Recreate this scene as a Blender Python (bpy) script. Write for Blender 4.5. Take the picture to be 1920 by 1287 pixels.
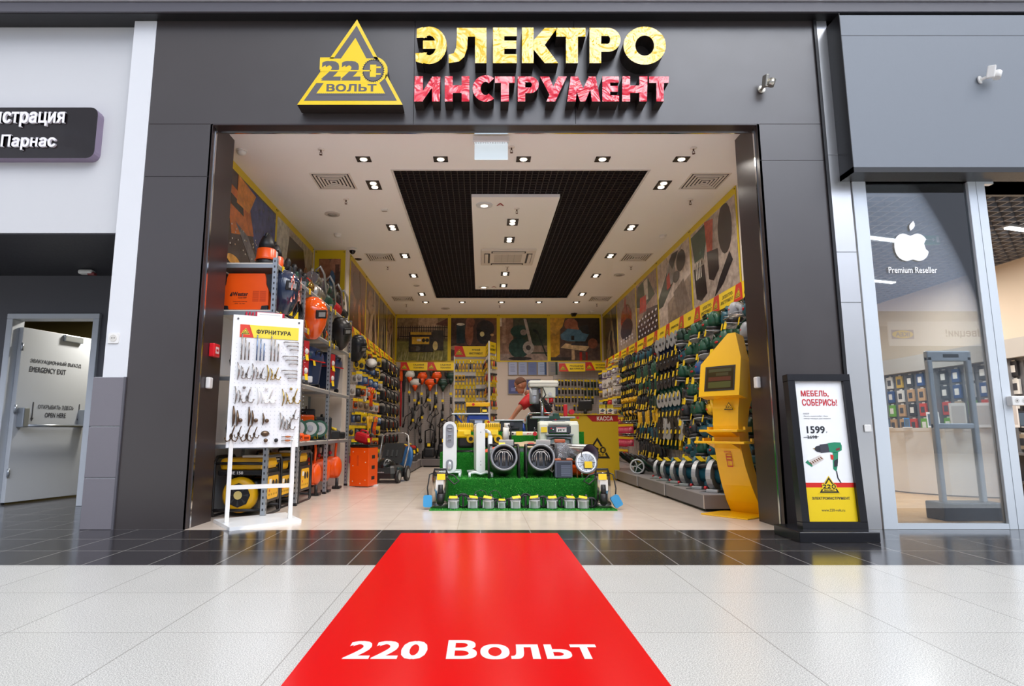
import bpy, math, random
import numpy as np
from mathutils import Matrix, Vector
S = bpy.context.scene
for o in list(bpy.data.objects): bpy.data.objects.remove(o)
PI = math.pi
# ---------------- camera, world, exposure
F_, CX, CYP, PIT, HC, YC = 1130., 903., 643., math.atan(165/1130.), .8, -5.1075
cam = bpy.data.cameras.new('camera'); co = bpy.data.objects.new('camera', cam); S.collection.objects.link(co)
cam.sensor_width = 36; cam.sensor_fit = 'HORIZONTAL'; cam.lens = 36*F_/1920; cam.shift_x = (960-CX)/1920.
co.location = (0, YC, HC); co.rotation_euler = (PI/2+PIT, 0, 0); cam.clip_start = .05; cam.clip_end = 200
S.camera = co
S.view_settings.view_transform = 'Standard'; S.view_settings.look = 'None'; S.view_settings.gamma = 1
S.view_settings.use_curve_mapping = False; S.view_settings.exposure = 0.0
try: S.cycles.use_denoising = True; S.cycles.max_bounces = 8; S.cycles.diffuse_bounces = 4; S.cycles.caustics_reflective = False; S.cycles.caustics_refractive = False; S.cycles.sample_clamp_indirect = 4
except Exception: pass
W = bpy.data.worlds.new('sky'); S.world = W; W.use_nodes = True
WT = W.node_tree; WT.nodes.clear()
def wn(t): return WT.nodes.new(t)
bg = wn('ShaderNodeBackground'); out = wn('ShaderNodeOutputWorld'); ge = wn('ShaderNodeTexCoord'); sx = wn('ShaderNodeSeparateXYZ'); rp = wn('ShaderNodeValToRGB'); nz = wn('ShaderNodeTexNoise'); mx = wn('ShaderNodeMix')
WT.links.new(ge.outputs['Generated'], sx.inputs[0]); WT.links.new(sx.outputs['Z'], rp.inputs[0])
for ps_, cl_ in ((.14, (.42, .58, 1, 1)), (.42, (.55, .7, 1, 1)), (.68, (.97, .98, 1, 1))): rp.color_ramp.elements.new(ps_).color = cl_
rp.color_ramp.elements[0].color = (.85, .86, .88, 1); rp.color_ramp.elements[-1].color = (1, .99, .97, 1)
nz.inputs['Scale'].default_value = 2.2; nz.inputs['Detail'].default_value = 4
WT.links.new(ge.outputs['Generated'], nz.inputs['Vector'])
mx.data_type = 'RGBA'; WT.links.new(nz.outputs[0], mx.inputs[0]); WT.links.new(rp.outputs[0], mx.inputs[6]); mx.inputs[7].default_value = (.95, .96, 1, 1)
WT.links.new(mx.outputs[2], bg.inputs[0])
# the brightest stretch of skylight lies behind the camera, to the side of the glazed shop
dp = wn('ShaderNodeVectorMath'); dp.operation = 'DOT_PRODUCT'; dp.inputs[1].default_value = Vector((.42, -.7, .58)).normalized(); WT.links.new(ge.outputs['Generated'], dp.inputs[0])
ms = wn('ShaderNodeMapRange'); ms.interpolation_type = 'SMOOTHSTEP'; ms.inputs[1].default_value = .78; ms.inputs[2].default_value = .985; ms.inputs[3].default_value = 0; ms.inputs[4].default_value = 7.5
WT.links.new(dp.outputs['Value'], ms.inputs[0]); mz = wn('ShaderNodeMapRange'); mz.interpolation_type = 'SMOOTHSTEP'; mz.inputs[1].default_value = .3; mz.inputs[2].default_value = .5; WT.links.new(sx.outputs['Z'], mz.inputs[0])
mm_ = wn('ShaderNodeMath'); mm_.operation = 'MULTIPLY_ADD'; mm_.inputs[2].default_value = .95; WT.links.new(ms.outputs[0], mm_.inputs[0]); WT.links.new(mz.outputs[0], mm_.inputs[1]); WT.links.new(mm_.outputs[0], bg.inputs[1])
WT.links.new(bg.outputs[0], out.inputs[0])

# ---------------- pixel of the photograph -> point on a real plane
_c, _s = math.cos(PIT), math.sin(PIT)
def ray(u, v):
    a = (u-CX)/F_; b = (CYP-v)/F_
    return a, _c-_s*b, _s+_c*b
def PY(u, v, Y): d = ray(u, v); t = (Y-YC)/d[1]; return Vector((d[0]*t, Y, HC+d[2]*t))
def PZ(u, v, Z): d = ray(u, v); t = (Z-HC)/d[2]; return Vector((d[0]*t, YC+d[1]*t, Z))
def PX(u, v, X): d = ray(u, v); t = X/d[0]; return Vector((X, YC+d[1]*t, HC+d[2]*t))

# ---------------- materials
def lin(h):
    c = [int(h[i:i+2], 16)/255 for i in (0, 2, 4)]
    return tuple(x/12.92 if x <= .04045 else ((x+.055)/1.055)**2.4 for x in c)+(1,)
MC = {}
def M(h, r=.45, m=0., bump=0., bs=60., coat=0., emit=0.):
    k = (h, r, m, bump, bs, coat, emit)
    if k in MC: return MC[k]
    mt = bpy.data.materials.new('mat_'+h); mt.use_nodes = True; nt = mt.node_tree; p = nt.nodes['Principled BSDF']
    p.inputs['Base Color'].default_value = lin(h); p.inputs['Metallic'].default_value = m
    tc = nt.nodes.new('ShaderNodeTexCoord'); n = nt.nodes.new('ShaderNodeTexNoise'); n.inputs['Scale'].default_value = bs
    mr = nt.nodes.new('ShaderNodeMapRange'); mr.inputs[3].default_value = max(.02, r*.85); mr.inputs[4].default_value = min(1, r*1.15+.01)
    nt.links.new(tc.outputs['Object'], n.inputs['Vector']); nt.links.new(n.outputs[0], mr.inputs[0]); nt.links.new(mr.outputs[0], p.inputs['Roughness'])
    if bump:
        b = nt.nodes.new('ShaderNodeBump'); b.inputs['Strength'].default_value = bump; b.inputs['Distance'].default_value = .02
        nt.links.new(n.outputs[0], b.inputs['Height']); nt.links.new(b.outputs[0], p.inputs['Normal'])
    if coat: p.inputs['Coat Weight'].default_value = coat; p.inputs['Coat Roughness'].default_value = .08
    if emit: p.inputs['Emission Color'].default_value = lin(h); p.inputs['Emission Strength'].default_value = emit
    MC[k] = mt; return mt
def MPR(h):
    k = ('print', h)
    if k not in MC:
        mt = bpy.data.materials.new('print_'+h); mt.use_nodes = True; nt = mt.node_tree; p = nt.nodes['Principled BSDF']; L = nt.links.new; tc = nt.nodes.new('ShaderNodeTexCoord'); n = nt.nodes.new('ShaderNodeTexNoise'); n.inputs['Scale'].default_value = 9; n.inputs['Detail'].default_value = 8; n.inputs['Roughness'].default_value = .7
        r = nt.nodes.new('ShaderNodeValToRGB'); c = lin(h); r.color_ramp.elements[0].position = .3; r.color_ramp.elements[1].position = .72; r.color_ramp.elements[0].color = tuple(x*.55 for x in c[:3])+(1,); r.color_ramp.elements[1].color = tuple(min(1, x*1.5+.01) for x in c[:3])+(1,)
        L(tc.outputs['Object'], n.inputs[0]); L(n.outputs[0], r.inputs[0]); L(r.outputs[0], p.inputs['Base Color']); p.inputs['Roughness'].default_value = .22; MC[k] = mt
    return MC[k]
def spec(m, v):
    m.node_tree.nodes['Principled BSDF'].inputs['Specular IOR Level'].default_value = v; return m
def tiles(name, h, hm, w, hgt, mort=.004, r=.3, speck=None, off=(0, 0), spec=.5, var=.04, bumpy=0):
    mt = bpy.data.materials.new(name); mt.use_nodes = True; nt = mt.node_tree; p = nt.nodes['Principled BSDF']; L = nt.links.new
    tc = nt.nodes.new('ShaderNodeTexCoord'); mp = nt.nodes.new('ShaderNodeMapping'); mp.inputs['Location'].default_value = (off[0], off[1], 0)
    L(tc.outputs['Object'], mp.inputs[0]); b = nt.nodes.new('ShaderNodeTexBrick'); L(mp.outputs[0], b.inputs[0]); b.offset = 0; b.squash = 1
    b.inputs['Scale'].default_value = 1; b.inputs['Brick Width'].default_value = w; b.inputs['Row Height'].default_value = hgt; b.inputs['Mortar Size'].default_value = mort; b.inputs['Mortar Smooth'].default_value = .2
    c = lin(h); b.inputs['Color1'].default_value = c; b.inputs['Color2'].default_value = tuple(x*(1-var) for x in c[:3])+(1,); b.inputs['Mortar'].default_value = lin(hm)
    col = b.outputs[0]
    if speck:
        n = nt.nodes.new('ShaderNodeTexNoise'); n.inputs['Scale'].default_value = speck[0]; n.inputs['Detail'].default_value = 3; L(tc.outputs['Object'], n.inputs[0])
        rr = nt.nodes.new('ShaderNodeValToRGB'); rr.color_ramp.elements[0].position = .38; rr.color_ramp.elements[1].position = .62; rr.color_ramp.elements[0].color = (0, 0, 0, 1); L(n.outputs[0], rr.inputs[0])
        x = nt.nodes.new('ShaderNodeMix'); x.data_type = 'RGBA'; x.blend_type = 'MULTIPLY'; x.inputs[0].default_value = speck[1]; L(col, x.inputs[6]); L(rr.outputs[0], x.inputs[7]); col = x.outputs[2]
        n2 = nt.nodes.new('ShaderNodeTexNoise'); n2.inputs['Scale'].default_value = 3; n2.inputs['Detail'].default_value = 5; L(tc.outputs['Object'], n2.inputs[0])
        m2 = nt.nodes.new('ShaderNodeMapRange'); m2.inputs[3].default_value = r*.7; m2.inputs[4].default_value = r*1.35; L(n2.outputs[0], m2.inputs[0]); L(m2.outputs[0], p.inputs['Roughness'])
    else: p.inputs['Roughness'].default_value = r
    L(col, p.inputs['Base Color']); p.inputs['Specular IOR Level'].default_value = spec
    return mt
def glassmat(name, tint=(.93, .97, .97), refl=1.0):
    mt = bpy.data.materials.new(name); mt.use_nodes = True; nt = mt.node_tree; nt.nodes.clear(); L = nt.links.new
    o = nt.nodes.new('ShaderNodeOutputMaterial'); t = nt.nodes.new('ShaderNodeBsdfTransparent'); t.inputs[0].default_value = tint+(1,)
    g = nt.nodes.new('ShaderNodeBsdfGlossy'); g.inputs['Roughness'].default_value = .01; f = nt.nodes.new('ShaderNodeFresnel'); f.inputs[0].default_value = 1.5
    k = nt.nodes.new('ShaderNodeMath'); k.operation = 'MULTIPLY'; k.inputs[1].default_value = refl; k.use_clamp = True; L(f.outputs[0], k.inputs[0])
    m = nt.nodes.new('ShaderNodeMixShader'); L(k.outputs[0], m.inputs[0]); L(t.outputs[0], m.inputs[1]); L(g.outputs[0], m.inputs[2]); L(m.outputs[0], o.inputs[0])
    return mt

# ---------------- mesh builder
def basis(o, x, y):
    x = Vector(x).normalized(); y = Vector(y).normalized(); z = x.cross(y); o = Vector(o)
    return Matrix(((x.x, y.x, z.x, o.x), (x.y, y.y, z.y, o.y), (x.z, y.z, z.z, o.z), (0, 0, 0, 1)))
def TR(x=0, y=0, z=0, rx=0, ry=0, rz=0, s=1):
    return Matrix.Translation((x, y, z)) @ Matrix.Rotation(rz, 4, 'Z') @ Matrix.Rotation(ry, 4, 'Y') @ Matrix.Rotation(rx, 4, 'X') @ Matrix.Scale(s, 4)
class MB:
    def __init__(s, T=None): s.v = []; s.f = []; s.mi = []; s.sm = []; s.mats = []; s.T = T
    def add(s, vs, fs, mat, smooth=False):
        b = len(s.v)
        if mat not in s.mats: s.mats.append(mat)
        k = s.mats.index(mat)
        s.v += [tuple(s.T @ Vector(q)) for q in vs] if s.T is not None else [tuple(q) for q in vs]
        s.f += [tuple(i+b for i in f) for f in fs]; s.mi += [k]*len(fs)
        s.sm += (smooth if isinstance(smooth, list) else [smooth]*len(fs))
        return s
    def box(s, x0, x1, y0, y1, z0, z1, mat, bev=0):
        if bev:
            cx, cy = (x0+x1)/2, (y0+y1)/2; bev = min(bev, (x1-x0)*.49, (y1-y0)*.49, (z1-z0)*.49)
            def ring(i, z):
                hx, hy = (x1-x0)/2-i, (y1-y0)/2-i; c = max(bev-i, bev*.3); q = c*.3; P = []
                for sx_, sy_, o in ((1, 1, 0), (-1, 1, 1), (-1, -1, 0), (1, -1, 1)):
                    t = [(hx, hy-c), (hx-q, hy-q), (hx-c, hy)]
                    if o: t = t[::-1]
                    P += [(cx+sx_*a, cy+sy_*b, z) for a, b in t]
                return P
            R = [ring(bev, z0), ring(bev*.3, z0+bev*.3), ring(0, z0+bev), ring(0, z1-bev), ring(bev*.3, z1-bev*.3), ring(bev, z1)]
            return s.loft(R, mat, smooth=False)
        return s.add([(x0, y0, z0), (x1, y0, z0), (x1, y1, z0), (x0, y1, z0), (x0, y0, z1), (x1, y0, z1), (x1, y1, z1), (x0, y1, z1)],
                     [(0, 3, 2, 1), (4, 5, 6, 7), (0, 1, 5, 4), (1, 2, 6, 5), (2, 3, 7, 6), (3, 0, 4, 7)], mat)
    def cb(s, cx, cy, cz, sx_, sy_, sz_, mat, bev=0): return s.box(cx-sx_/2, cx+sx_/2, cy-sy_/2, cy+sy_/2, cz-sz_/2, cz+sz_/2, mat, bev)
    def rb(s, T, sx_, sy_, sz_, mat, bev=0):
        o = s.T; s.T = (o @ T) if o is not None else T; s.cb(0, 0, 0, sx_, sy_, sz_, mat, bev); s.T = o; return s
    def loft(s, rings, mat, smooth=True, caps=True, closed=True, loop=False):
        n = len(rings[0]); vs = [p for r in rings for p in r]; fs = []; m = len(rings)
        for i in range(m if loop else m-1):
            a = i*n; b = ((i+1) % m)*n
            for j in range(n if closed else n-1):
                k = (j+1) % n; fs.append((a+j, a+k, b+k, b+j))
        sm = [smooth]*len(fs)
        if caps and not loop: fs += [tuple(range(n))[::-1], tuple((m-1)*n+i for i in range(n))]; sm += [False, False]
        return s.add(vs, fs, mat, sm)
    def cyl(s, p0, p1, r0, mat, r1=None, n=12, caps=True, smooth=True):
        p0 = Vector(p0); p1 = Vector(p1); r1 = r0 if r1 is None else r1; d = (p1-p0).normalized()
        a = d.cross(Vector((0, 0, 1)) if abs(d.z) < .9 else Vector((1, 0, 0))).normalized(); b = d.cross(a)
        R = [[tuple(p+(a*math.cos(2*PI*i/n)+b*math.sin(2*PI*i/n))*r) for i in range(n)] for p, r in ((p0, r0), (p1, r1))]
        return s.loft(R, mat, smooth, caps)
    def tube(s, pts, r, mat, n=6, loop=False, smooth=True):
        P = [Vector(p) for p in pts]; R = []; m = len(P); up = None
        for i, p in enumerate(P):
            d = ((P[(i+1) % m]-P[i-1]) if loop else (P[min(i+1, m-1)]-P[max(i-1, 0)])).normalized()
            if up is None: up = d.cross(Vector((0, 0, 1)) if abs(d.z) < .9 else Vector((1, 0, 0))).normalized()
            up = (up-d*up.dot(d)); up = up.normalized() if up.length > 1e-6 else d.orthogonal().normalized(); b = d.cross(up)
            rr = r[i] if isinstance(r, (list, tuple)) else r
            R.append([tuple(p+(up*math.cos(2*PI*k/n)+b*math.sin(2*PI*k/n))*rr) for k in range(n)])
        return s.loft(R, mat, smooth, loop=loop)
    def ell(s, c, r, mat, nu=12, nv=8, z0=-1., z1=1.):
        R = []
        a0, a1 = math.asin(z0), math.asin(z1)
        for i in range(nv+1):
            t = a0+(a1-a0)*i/nv; q = max(math.cos(t), .02)
            R.append([(c[0]+r[0]*q*math.cos(2*PI*j/nu), c[1]+r[1]*q*math.sin(2*PI*j/nu), c[2]+r[2]*math.sin(t)) for j in range(nu)])
        return s.loft(R, mat)
    def lathe(s, prof, mat, n=20, T=None, smooth=True, caps=True):
        o = s.T
        if T is not None: s.T = (o @ T) if o is not None else T
        s.loft([[(r*math.cos(2*PI*j/n), r*math.sin(2*PI*j/n), z) for j in range(n)] for r, z in prof], mat, smooth, caps); s.T = o; return s
    def prism(s, poly, d0, d1, mat, T=None, side=None, smooth=False, cap0=True):
        """poly in local xy, extruded from z=d0 to z=d1"""
        a = sum(poly[i][0]*poly[(i+1) % len(poly)][1]-poly[(i+1) % len(poly)][0]*poly[i][1] for i in range(len(poly)))
        if a < 0: poly = poly[::-1]
        o = s.T
        if T is not None: s.T = (o @ T) if o is not None else T
        n = len(poly); lo = [(x, y, d0) for x, y in poly]; hi = [(x, y, d1) for x, y in poly]
        s.add(lo+hi, [(i, (i+1) % n, n+(i+1) % n, n+i) for i in range(n)], side or mat, smooth)
        s.add(hi, [tuple(range(n))], mat)
        if cap0: s.add(lo, [tuple(range(n))[::-1]], side or mat)
        s.T = o; return s
    def flat(s, poly, z, mat, T=None):
        a = sum(poly[i][0]*poly[(i+1) % len(poly)][1]-poly[(i+1) % len(poly)][0]*poly[i][1] for i in range(len(poly)))
        if a < 0: poly = poly[::-1]
        o = s.T
        if T is not None: s.T = (o @ T) if o is not None else T
        s.add([(x, y, z) for x, y in poly], [tuple(range(len(poly)))], mat); s.T = o; return s
    def text(s, body, w, h, mat, T, z=.002, depth=0., bold=.02, ref=None):
        vs, fs = textgeo(body, bold, depth); x0, y0, x1, y1 = textbox(ref or body, bold)
        bx0, by0, bx1, by1 = textbox(body, bold)
        k = h/(y1-y0); kx = (w/(bx1-bx0)) if w else k
        o = s.T; s.T = (o @ T) if o is not None else T
        s.add([((x-(bx0+bx1)/2)*kx, (y-(y0+y1)/2)*k, z+zz*depth) for x, y, zz in vs], fs, mat); s.T = o; return s
    def art(s, shapes, w, h, T, z=.001):
        """flat printed picture: shapes in 0..1 coordinates"""
        for i, q in enumerate(shapes):
            m = MPR(q[-1]); zz = z+.0005*i
            if q[0] == 'r': P = [(q[1], q[2]), (q[3], q[2]), (q[3], q[4]), (q[1], q[4])]
            elif q[0] == 'e':
                a = q[5] if len(q) > 6 else 0
                P = []
                for k in range(18):
                    t = 2*PI*k/18; x, y = q[3]*math.cos(t), q[4]*math.sin(t)
                    P.append((q[1]+x*math.cos(a)-y*math.sin(a), q[2]+x*math.sin(a)+y*math.cos(a)))
            else: P = q[1]
            P = [((min(max(x, 0), 1)-.5)*w, (min(max(y, 0), 1)-.5)*h) for x, y in P]
            s.flat(P, zz, m, T)
        return s
    def build(s, name, parent=None, loc=None):
        me = bpy.data.meshes.new(name); me.from_pydata(s.v, [], s.f)
        for m in s.mats: me.materials.append(m)
        me.polygons.foreach_set('material_index', s.mi); me.polygons.foreach_set('use_smooth', s.sm); me.update()
        o = bpy.data.objects.new(name, me); S.collection.objects.link(o)
        if parent is not None: o.parent = parent
        if loc is not None: o.location = loc
        return o
TX = {}
from mathutils.geometry import delaunay_2d_cdt
def union(verts, edges):
    """clean filled shape from closed, possibly overlapping, directed outlines (non-zero winding)"""
    V, E, F, _, _, _ = delaunay_2d_cdt([Vector(v) for v in verts], edges, [], 0, 1e-5)
    if not F: return [], []
    va = np.array([(v[0], v[1]) for v in V]); C = np.array([va[list(f)].mean(0) for f in F])
    A = np.array([verts[i] for i, j in edges]); B = np.array([verts[j] for i, j in edges]); W_ = np.zeros(len(C))
    for k in range(0, len(C), 400):
        x, y = C[k:k+400, 0:1], C[k:k+400, 1:2]; cr_ = (B[:, 0]-A[:, 0])*(y-A[:, 1])-(x-A[:, 0])*(B[:, 1]-A[:, 1])
        W_[k:k+400] = ((A[:, 1] <= y) & (B[:, 1] > y) & (cr_ > 0)).sum(1)-((A[:, 1] > y) & (B[:, 1] <= y) & (cr_ < 0)).sum(1)
    return [tuple(v) for v in va], [tuple(f) for f, w in zip(F, W_) if abs(w) > .5]
def textgeo(body, bold, depth):
    k = (body, bold, depth > 0)
    if k not in TX:
        cu = bpy.data.curves.new('lettering', 'FONT'); cu.body = body; cu.size = 1; cu.resolution_u = 3; cu.align_x = 'CENTER'; cu.fill_mode = 'NONE'; cu.space_line = .82; cu.space_character = 1+bold*1.6
        ob = bpy.data.objects.new('lettering', cu); S.collection.objects.link(ob)
        dg = bpy.context.evaluated_depsgraph_get(); me = bpy.data.meshes.new_from_object(ob.evaluated_get(dg))
        vs = [(v.co.x, v.co.y) for v in me.vertices]; es = [tuple(e.vertices) for e in me.edges]
        bpy.data.objects.remove(ob); bpy.data.curves.remove(cu); bpy.data.meshes.remove(me)
        # give every outline one direction, in vertex order
        nx = {}
        for i, j in es: nx.setdefault(i, []).append(j); nx.setdefault(j, []).append(i)
        done = set(); de = []
        for st in range(len(vs)):
            if st in done or len(nx.get(st, ())) != 2: continue
            i, pv = st, None; j = min(nx[st], key=lambda q: abs(q-st))
            while True:
                done.add(i); de.append((i, j)); i, pv = j, i
                if i == st: break
                n_ = [q for q in nx[i] if q != pv]; j = n_[0] if n_ else st
        P, E = [], []
        for ox, oy in (((bold, bold*.6), (-bold, bold*.6), (bold, -bold*.6), (-bold, -bold*.6)) if bold else ((0, 0),)):
            n = len(P); P += [(x+ox, y+oy) for x, y in vs]; E += [(i+n, j+n) for i, j in de]
        V, F = union(P, E); V3 = [(x, y, 0.) for x, y in V]
        if depth:
            n = len(V3); V3 = [(x, y, 1.) for x, y in V]; n = len(V3); V3 += [(x, y, 0.) for x, y in P]+[(x, y, 1.) for x, y in P]; F = F+[(n+i, n+j, n+len(P)+j, n+len(P)+i) for i, j in E]
        TX[k] = (V3, F)
    return TX[k]
def textbox(body, bold):
    vs = textgeo(body, bold, 0)[0]; xs = [v[0] for v in vs]; ys = [v[1] for v in vs]
    return min(xs), min(ys), max(xs), max(ys)

# ---------------- objects
def tag(o, label, cat, group=None, kind=None):
    o['label'] = label; o['category'] = cat
    if group: o['group'] = group
    if kind: o['kind'] = kind
    return o
def thing(name, label, cat, loc=(0, 0, 0), rz=0, group=None, rx=0, ry=0):
    o = bpy.data.objects.new(name, None); S.collection.objects.link(o); o.location = loc; o.rotation_euler = (rx, ry, rz); o.empty_display_size = .05
    return tag(o, label, cat, group)
def struct(mb, name, label=None):
    o = mb.build(name); o['kind'] = 'structure'
    if label: o['label'] = label; o['category'] = name.split('_')[0]
    return o
def dup(root, loc, rot=None, label=None, group=None, scale=None):
    r = root.copy(); S.collection.objects.link(r); r.location = loc
    if rot is not None: r.rotation_euler = rot
    if scale is not None: r.scale = (scale,)*3
    if label: r['label'] = label
    if group: r['group'] = group
    for ch in list(root.children):
        c = ch.copy(); S.collection.objects.link(c); c.parent = r
        for g in list(ch.children):
            d = g.copy(); S.collection.objects.link(d); d.parent = c
    return r
ORD = ['zeroth', 'first', 'second', 'third', 'fourth', 'fifth', 'sixth', 'seventh', 'eighth', 'ninth', 'tenth', 'eleventh', 'twelfth', 'thirteenth', 'fourteenth', 'fifteenth', 'sixteenth', 'seventeenth', 'eighteenth', 'nineteenth', 'twentieth', 'twenty-first', 'twenty-second', 'twenty-third', 'twenty-fourth']
def FACE(o): return basis(o, (1, 0, 0), (0, 0, 1))      # plane facing the camera (-Y)
def RW(o): return basis(o, (0, -1, 0), (0, 0, 1))       # plane facing -X
def LW(o): return basis(o, (0, 1, 0), (0, 0, 1))        # plane facing +X
def FL(o): return basis(o, (1, 0, 0), (0, 1, 0))        # plane facing up
YEL, RED, BLK, WHT = 'f2cf10', 'd8281c', '191718', 'f2f2f0'
def rr2(x0, y0, x1, y1, r, n=4):
    P = []
    for cx, cy, a in ((x1-r, y1-r, 0), (x0+r, y1-r, 1), (x0+r, y0+r, 2), (x1-r, y0+r, 3)):
        P += [(cx+r*math.cos(PI/2*(a+i/n)), cy+r*math.sin(PI/2*(a+i/n))) for i in range(n+1)]
    return P
def circ(cx, cy, r, n=20, ry=None, a0=0, a1=2*PI):
    k = n if abs(a1-a0-2*PI) < 1e-6 else n+1
    return [(cx+r*math.cos(a0+(a1-a0)*i/n), cy+(ry or r)*math.sin(a0+(a1-a0)*i/n)) for i in range(k)]
def emblem(mb, T, w, dark='2b2626', yel=YEL, z=.001, border=True, detail=False):
    """the triangular 220 mark, drawn flat on plane T, w metres wide, centred"""
    k = w/1270.
    def q(P): return [((x-744)*k, (597-y)*k) for x, y in P]
    Y, D = M(yel, .4), M(dark, .4); d = .0006
    if border:
        for P in ([(797, 100), (1380, 1095), (108, 1095)], [(362, 548), (620, 548), (620, 700), (362, 692)], circ(1020, 710, 170)): mb.flat(q(P), z, Y, T)
    mb.flat(q([(795, 175), (1310, 1050), (188, 1050)]), z+d, D, T)
    mb.flat(q([(785, 320), (1165, 968), (335, 968)]), z+2*d, Y, T)
    mb.flat(q([(362, 565), (1012, 562), (1188, 660), (1160, 790), (1095, 845), (325, 848), (395, 700), (362, 690)]), z+3*d, Y, T)
    def tt(s, x0, y0, x1, y1, b, zz): mb.text(s, (x1-x0)*k, (y1-y0)*k, D, T @ Matrix.Translation((((x0+x1)/2-744)*k, (597-(y0+y1)/2)*k, 0)), zz, 0, b)
    tt('22', 386, 592, 862, 820, .05, z+4*d)
    mb.flat(q(circ(1015, 705, 128)), z+4*d, D, T)
    if detail:
        for i in range(32):
            a = 2*PI*i/32; P = [(1015+r*math.cos(a+o), 705+r*math.sin(a+o)) for r, o in ((120, -.09), (144, -.05), (120, .1))]; mb.flat(q(P), z+4*d, D, T)
        for i in range(33):
            x = 340+i*25; mb.flat(q([(x, 985), (x+25, 985), (x+4, 962)]), z+4*d, D, T)
    for P in ([(975, 635), (1050, 635), (1050, 778), (975, 778)], [(1048, 656), (1106, 656), (1106, 675), (1048, 675)], [(1048, 735), (1106, 735), (1106, 754), (1048, 754)], [(370, 697), (985, 697), (985, 714), (370, 714)]):
        mb.flat(q(P), z+5*d, Y, T)
    tt('ВОЛЬТ', 455, 860, 1060, 946, .04, z+4*d)
    return mb
# ================= the setting
XL, XL2, XR, YB, HT = -2.63, -2.12, 2.96, 9.4, 3.63
OL, OR_, OT = -2.43, 2.49, 3.55
g_mall = tiles('light_terrazzo', 'f4f3ee', 'c6c3bd', .60, .60, .003, .22, (230, .5), (.1, .15), .6, .03)
g_dark = tiles('dark_granite_tile', '3a383b', '96938f', .40, .443, .005, .16, (300, .35), (.01, 0), .8, .1)
g_shop = tiles('cream_tile', 'dccdbf', 'c9b8a8', .60, .60, .004, .22, (5, .04), (.2, .1), .6, .03)
g_wood = tiles('wood_board', 'd2a878', 'b98d5e', 1.6, .14, .002, .35, (7, .12), (0, 0), .4, .12)
pnl = spec(M('3a3332', .32, 0, 0, 4), 1.0); brown = M('33292a', .3); white = M('cbcbcd', .6); wht2 = M('dfe0e3', .45)
dgrey = M('3d3d42', .55); alu = M('c9d0d8', .35, .6); steel = M('e2e2e2', .3, .85); blk = M('1a191b', .35)
cream = M('e6dcd3', .7)
m = MB(); m.box(-13, 22, -17, -1.327, -.1, 0, g_mall); struct(m, 'floor')
m = MB(); m.box(-13, 15, -1.327, -.02, -.1, 0, g_dark); m.box(-13, -2.43, -.02, .14, -.1, 0, g_dark); m.box(-13, -2.76, .14, 6, -.1, 0, g_dark); m.box(2.49, 15, -.02, .035, -.1, 0, g_dark); struct(m, 'floor.001')
m = MB(); m.box(OL, OR_, -.02, .14, -.1, 0, g_shop); m.box(XL-.1, 3.0, .14, YB+.1, -.1, 0, g_shop); struct(m, 'floor.002')
m = MB(); m.box(3.0, 12, .035, 11, -.1, .004, g_wood); struct(m, 'floor.003')
# shop front in dark panels with seams
m = MB(); g = .004
for x0, x1, z0, z1 in ((-3.01, -2.43-g, 0, 3.05-g), (-3.01, -2.43-g, 3.05, 3.55-g), (-3.01, -.62, 3.55, 4.575), (-.616, .85, 3.55, 4.575), (.854, 3.085, 3.55, 4.575),
                       (2.49, 3.085, 3.2+g, 3.55-g), (2.49, 3.085, 0, 3.2)):
    m.box(x0, x1, 0, .14, z0, z1, pnl)
m.box(-3.0, -2.44, .03, .15, 0, 3.56, blk); m.box(2.5, 3.08, .03, .15, 0, 3.56, blk); m.box(-3, 3.08, .04, .14, 3.54, 4.57, blk)
struct(m, 'wall_front', 'dark brown panelled shop front around the wide opening')
m = MB()   # reveals of the opening
m.box(OL-.12, OL, 0.14, .47, 0, HT, brown); m.box(OR_, OR_+.12, .14, .47, 0, HT, brown); m.box(OL-.01, OR_+.01, .0, .15, OT-.012, OT, brown)
m.box(OL-.02, OL+.001, 0, .15, 0, OT, brown); m.box(OR_-.001, OR_+.02, 0, .15, 0, OT, brown)
m.box(XL-.1, OL-.1, .15, .47, 0, HT, brown); m.box(OR_+.1, XR+.15, .15, .47, 0, HT, brown)
struct(m, 'trim_1', 'dark brown reveal lining the shop opening')
m = MB(); ch = M('dfe3e8', .12, 1.)
m.box(OL, OL+.006, .06, .085, 0, OT-.012, ch); m.box(OR_-.006, OR_, .06, .085, 0, OT-.012, ch); m.box(OL, OR_, .13, .15, OT-.02, OT-.012, ch)
struct(m, 'trim_2', 'thin polished metal strip around the shop opening')
# shop shell
m = MB(); m.box(XL-.12, XL, .14, 4.2, 0, HT+.6, cream); m.box(XL-.12, XL2, 4.06, 4.28, 0, HT+.6, cream); m.box(XL2-.12, XL2, 4.28, YB, 0, HT+.6, cream); struct(m, 'wall_left')
m = MB(); m.box(XR, XR+.12, .14, YB, 0, HT+.6, cream); struct(m, 'wall_right')
m = MB(); m.box(XL-.1, XR+.12, YB, YB+.12, 0, HT+.6, M('cdbfb4', .7)); struct(m, 'wall_back')
m = MB(); ceil = M('fffdfb', .75)
gx0, gx1, gy0, gy1 = -.97, 1.825, 1.158, 7.55
m.box(XL, XR, .14, gy0, HT, HT+.06, ceil); m.box(XL, XR, gy1, YB, HT, HT+.06, ceil); m.box(XL, gx0, gy0, gy1, HT, HT+.06, ceil); m.box(gx1, XR, gy0, gy1, HT, HT+.06, ceil)
m.box(XL-.1, XR+.1, .1, YB+.1, HT+.55, HT+.6, blk)
e = M('d8d4d0', .5)
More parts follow.
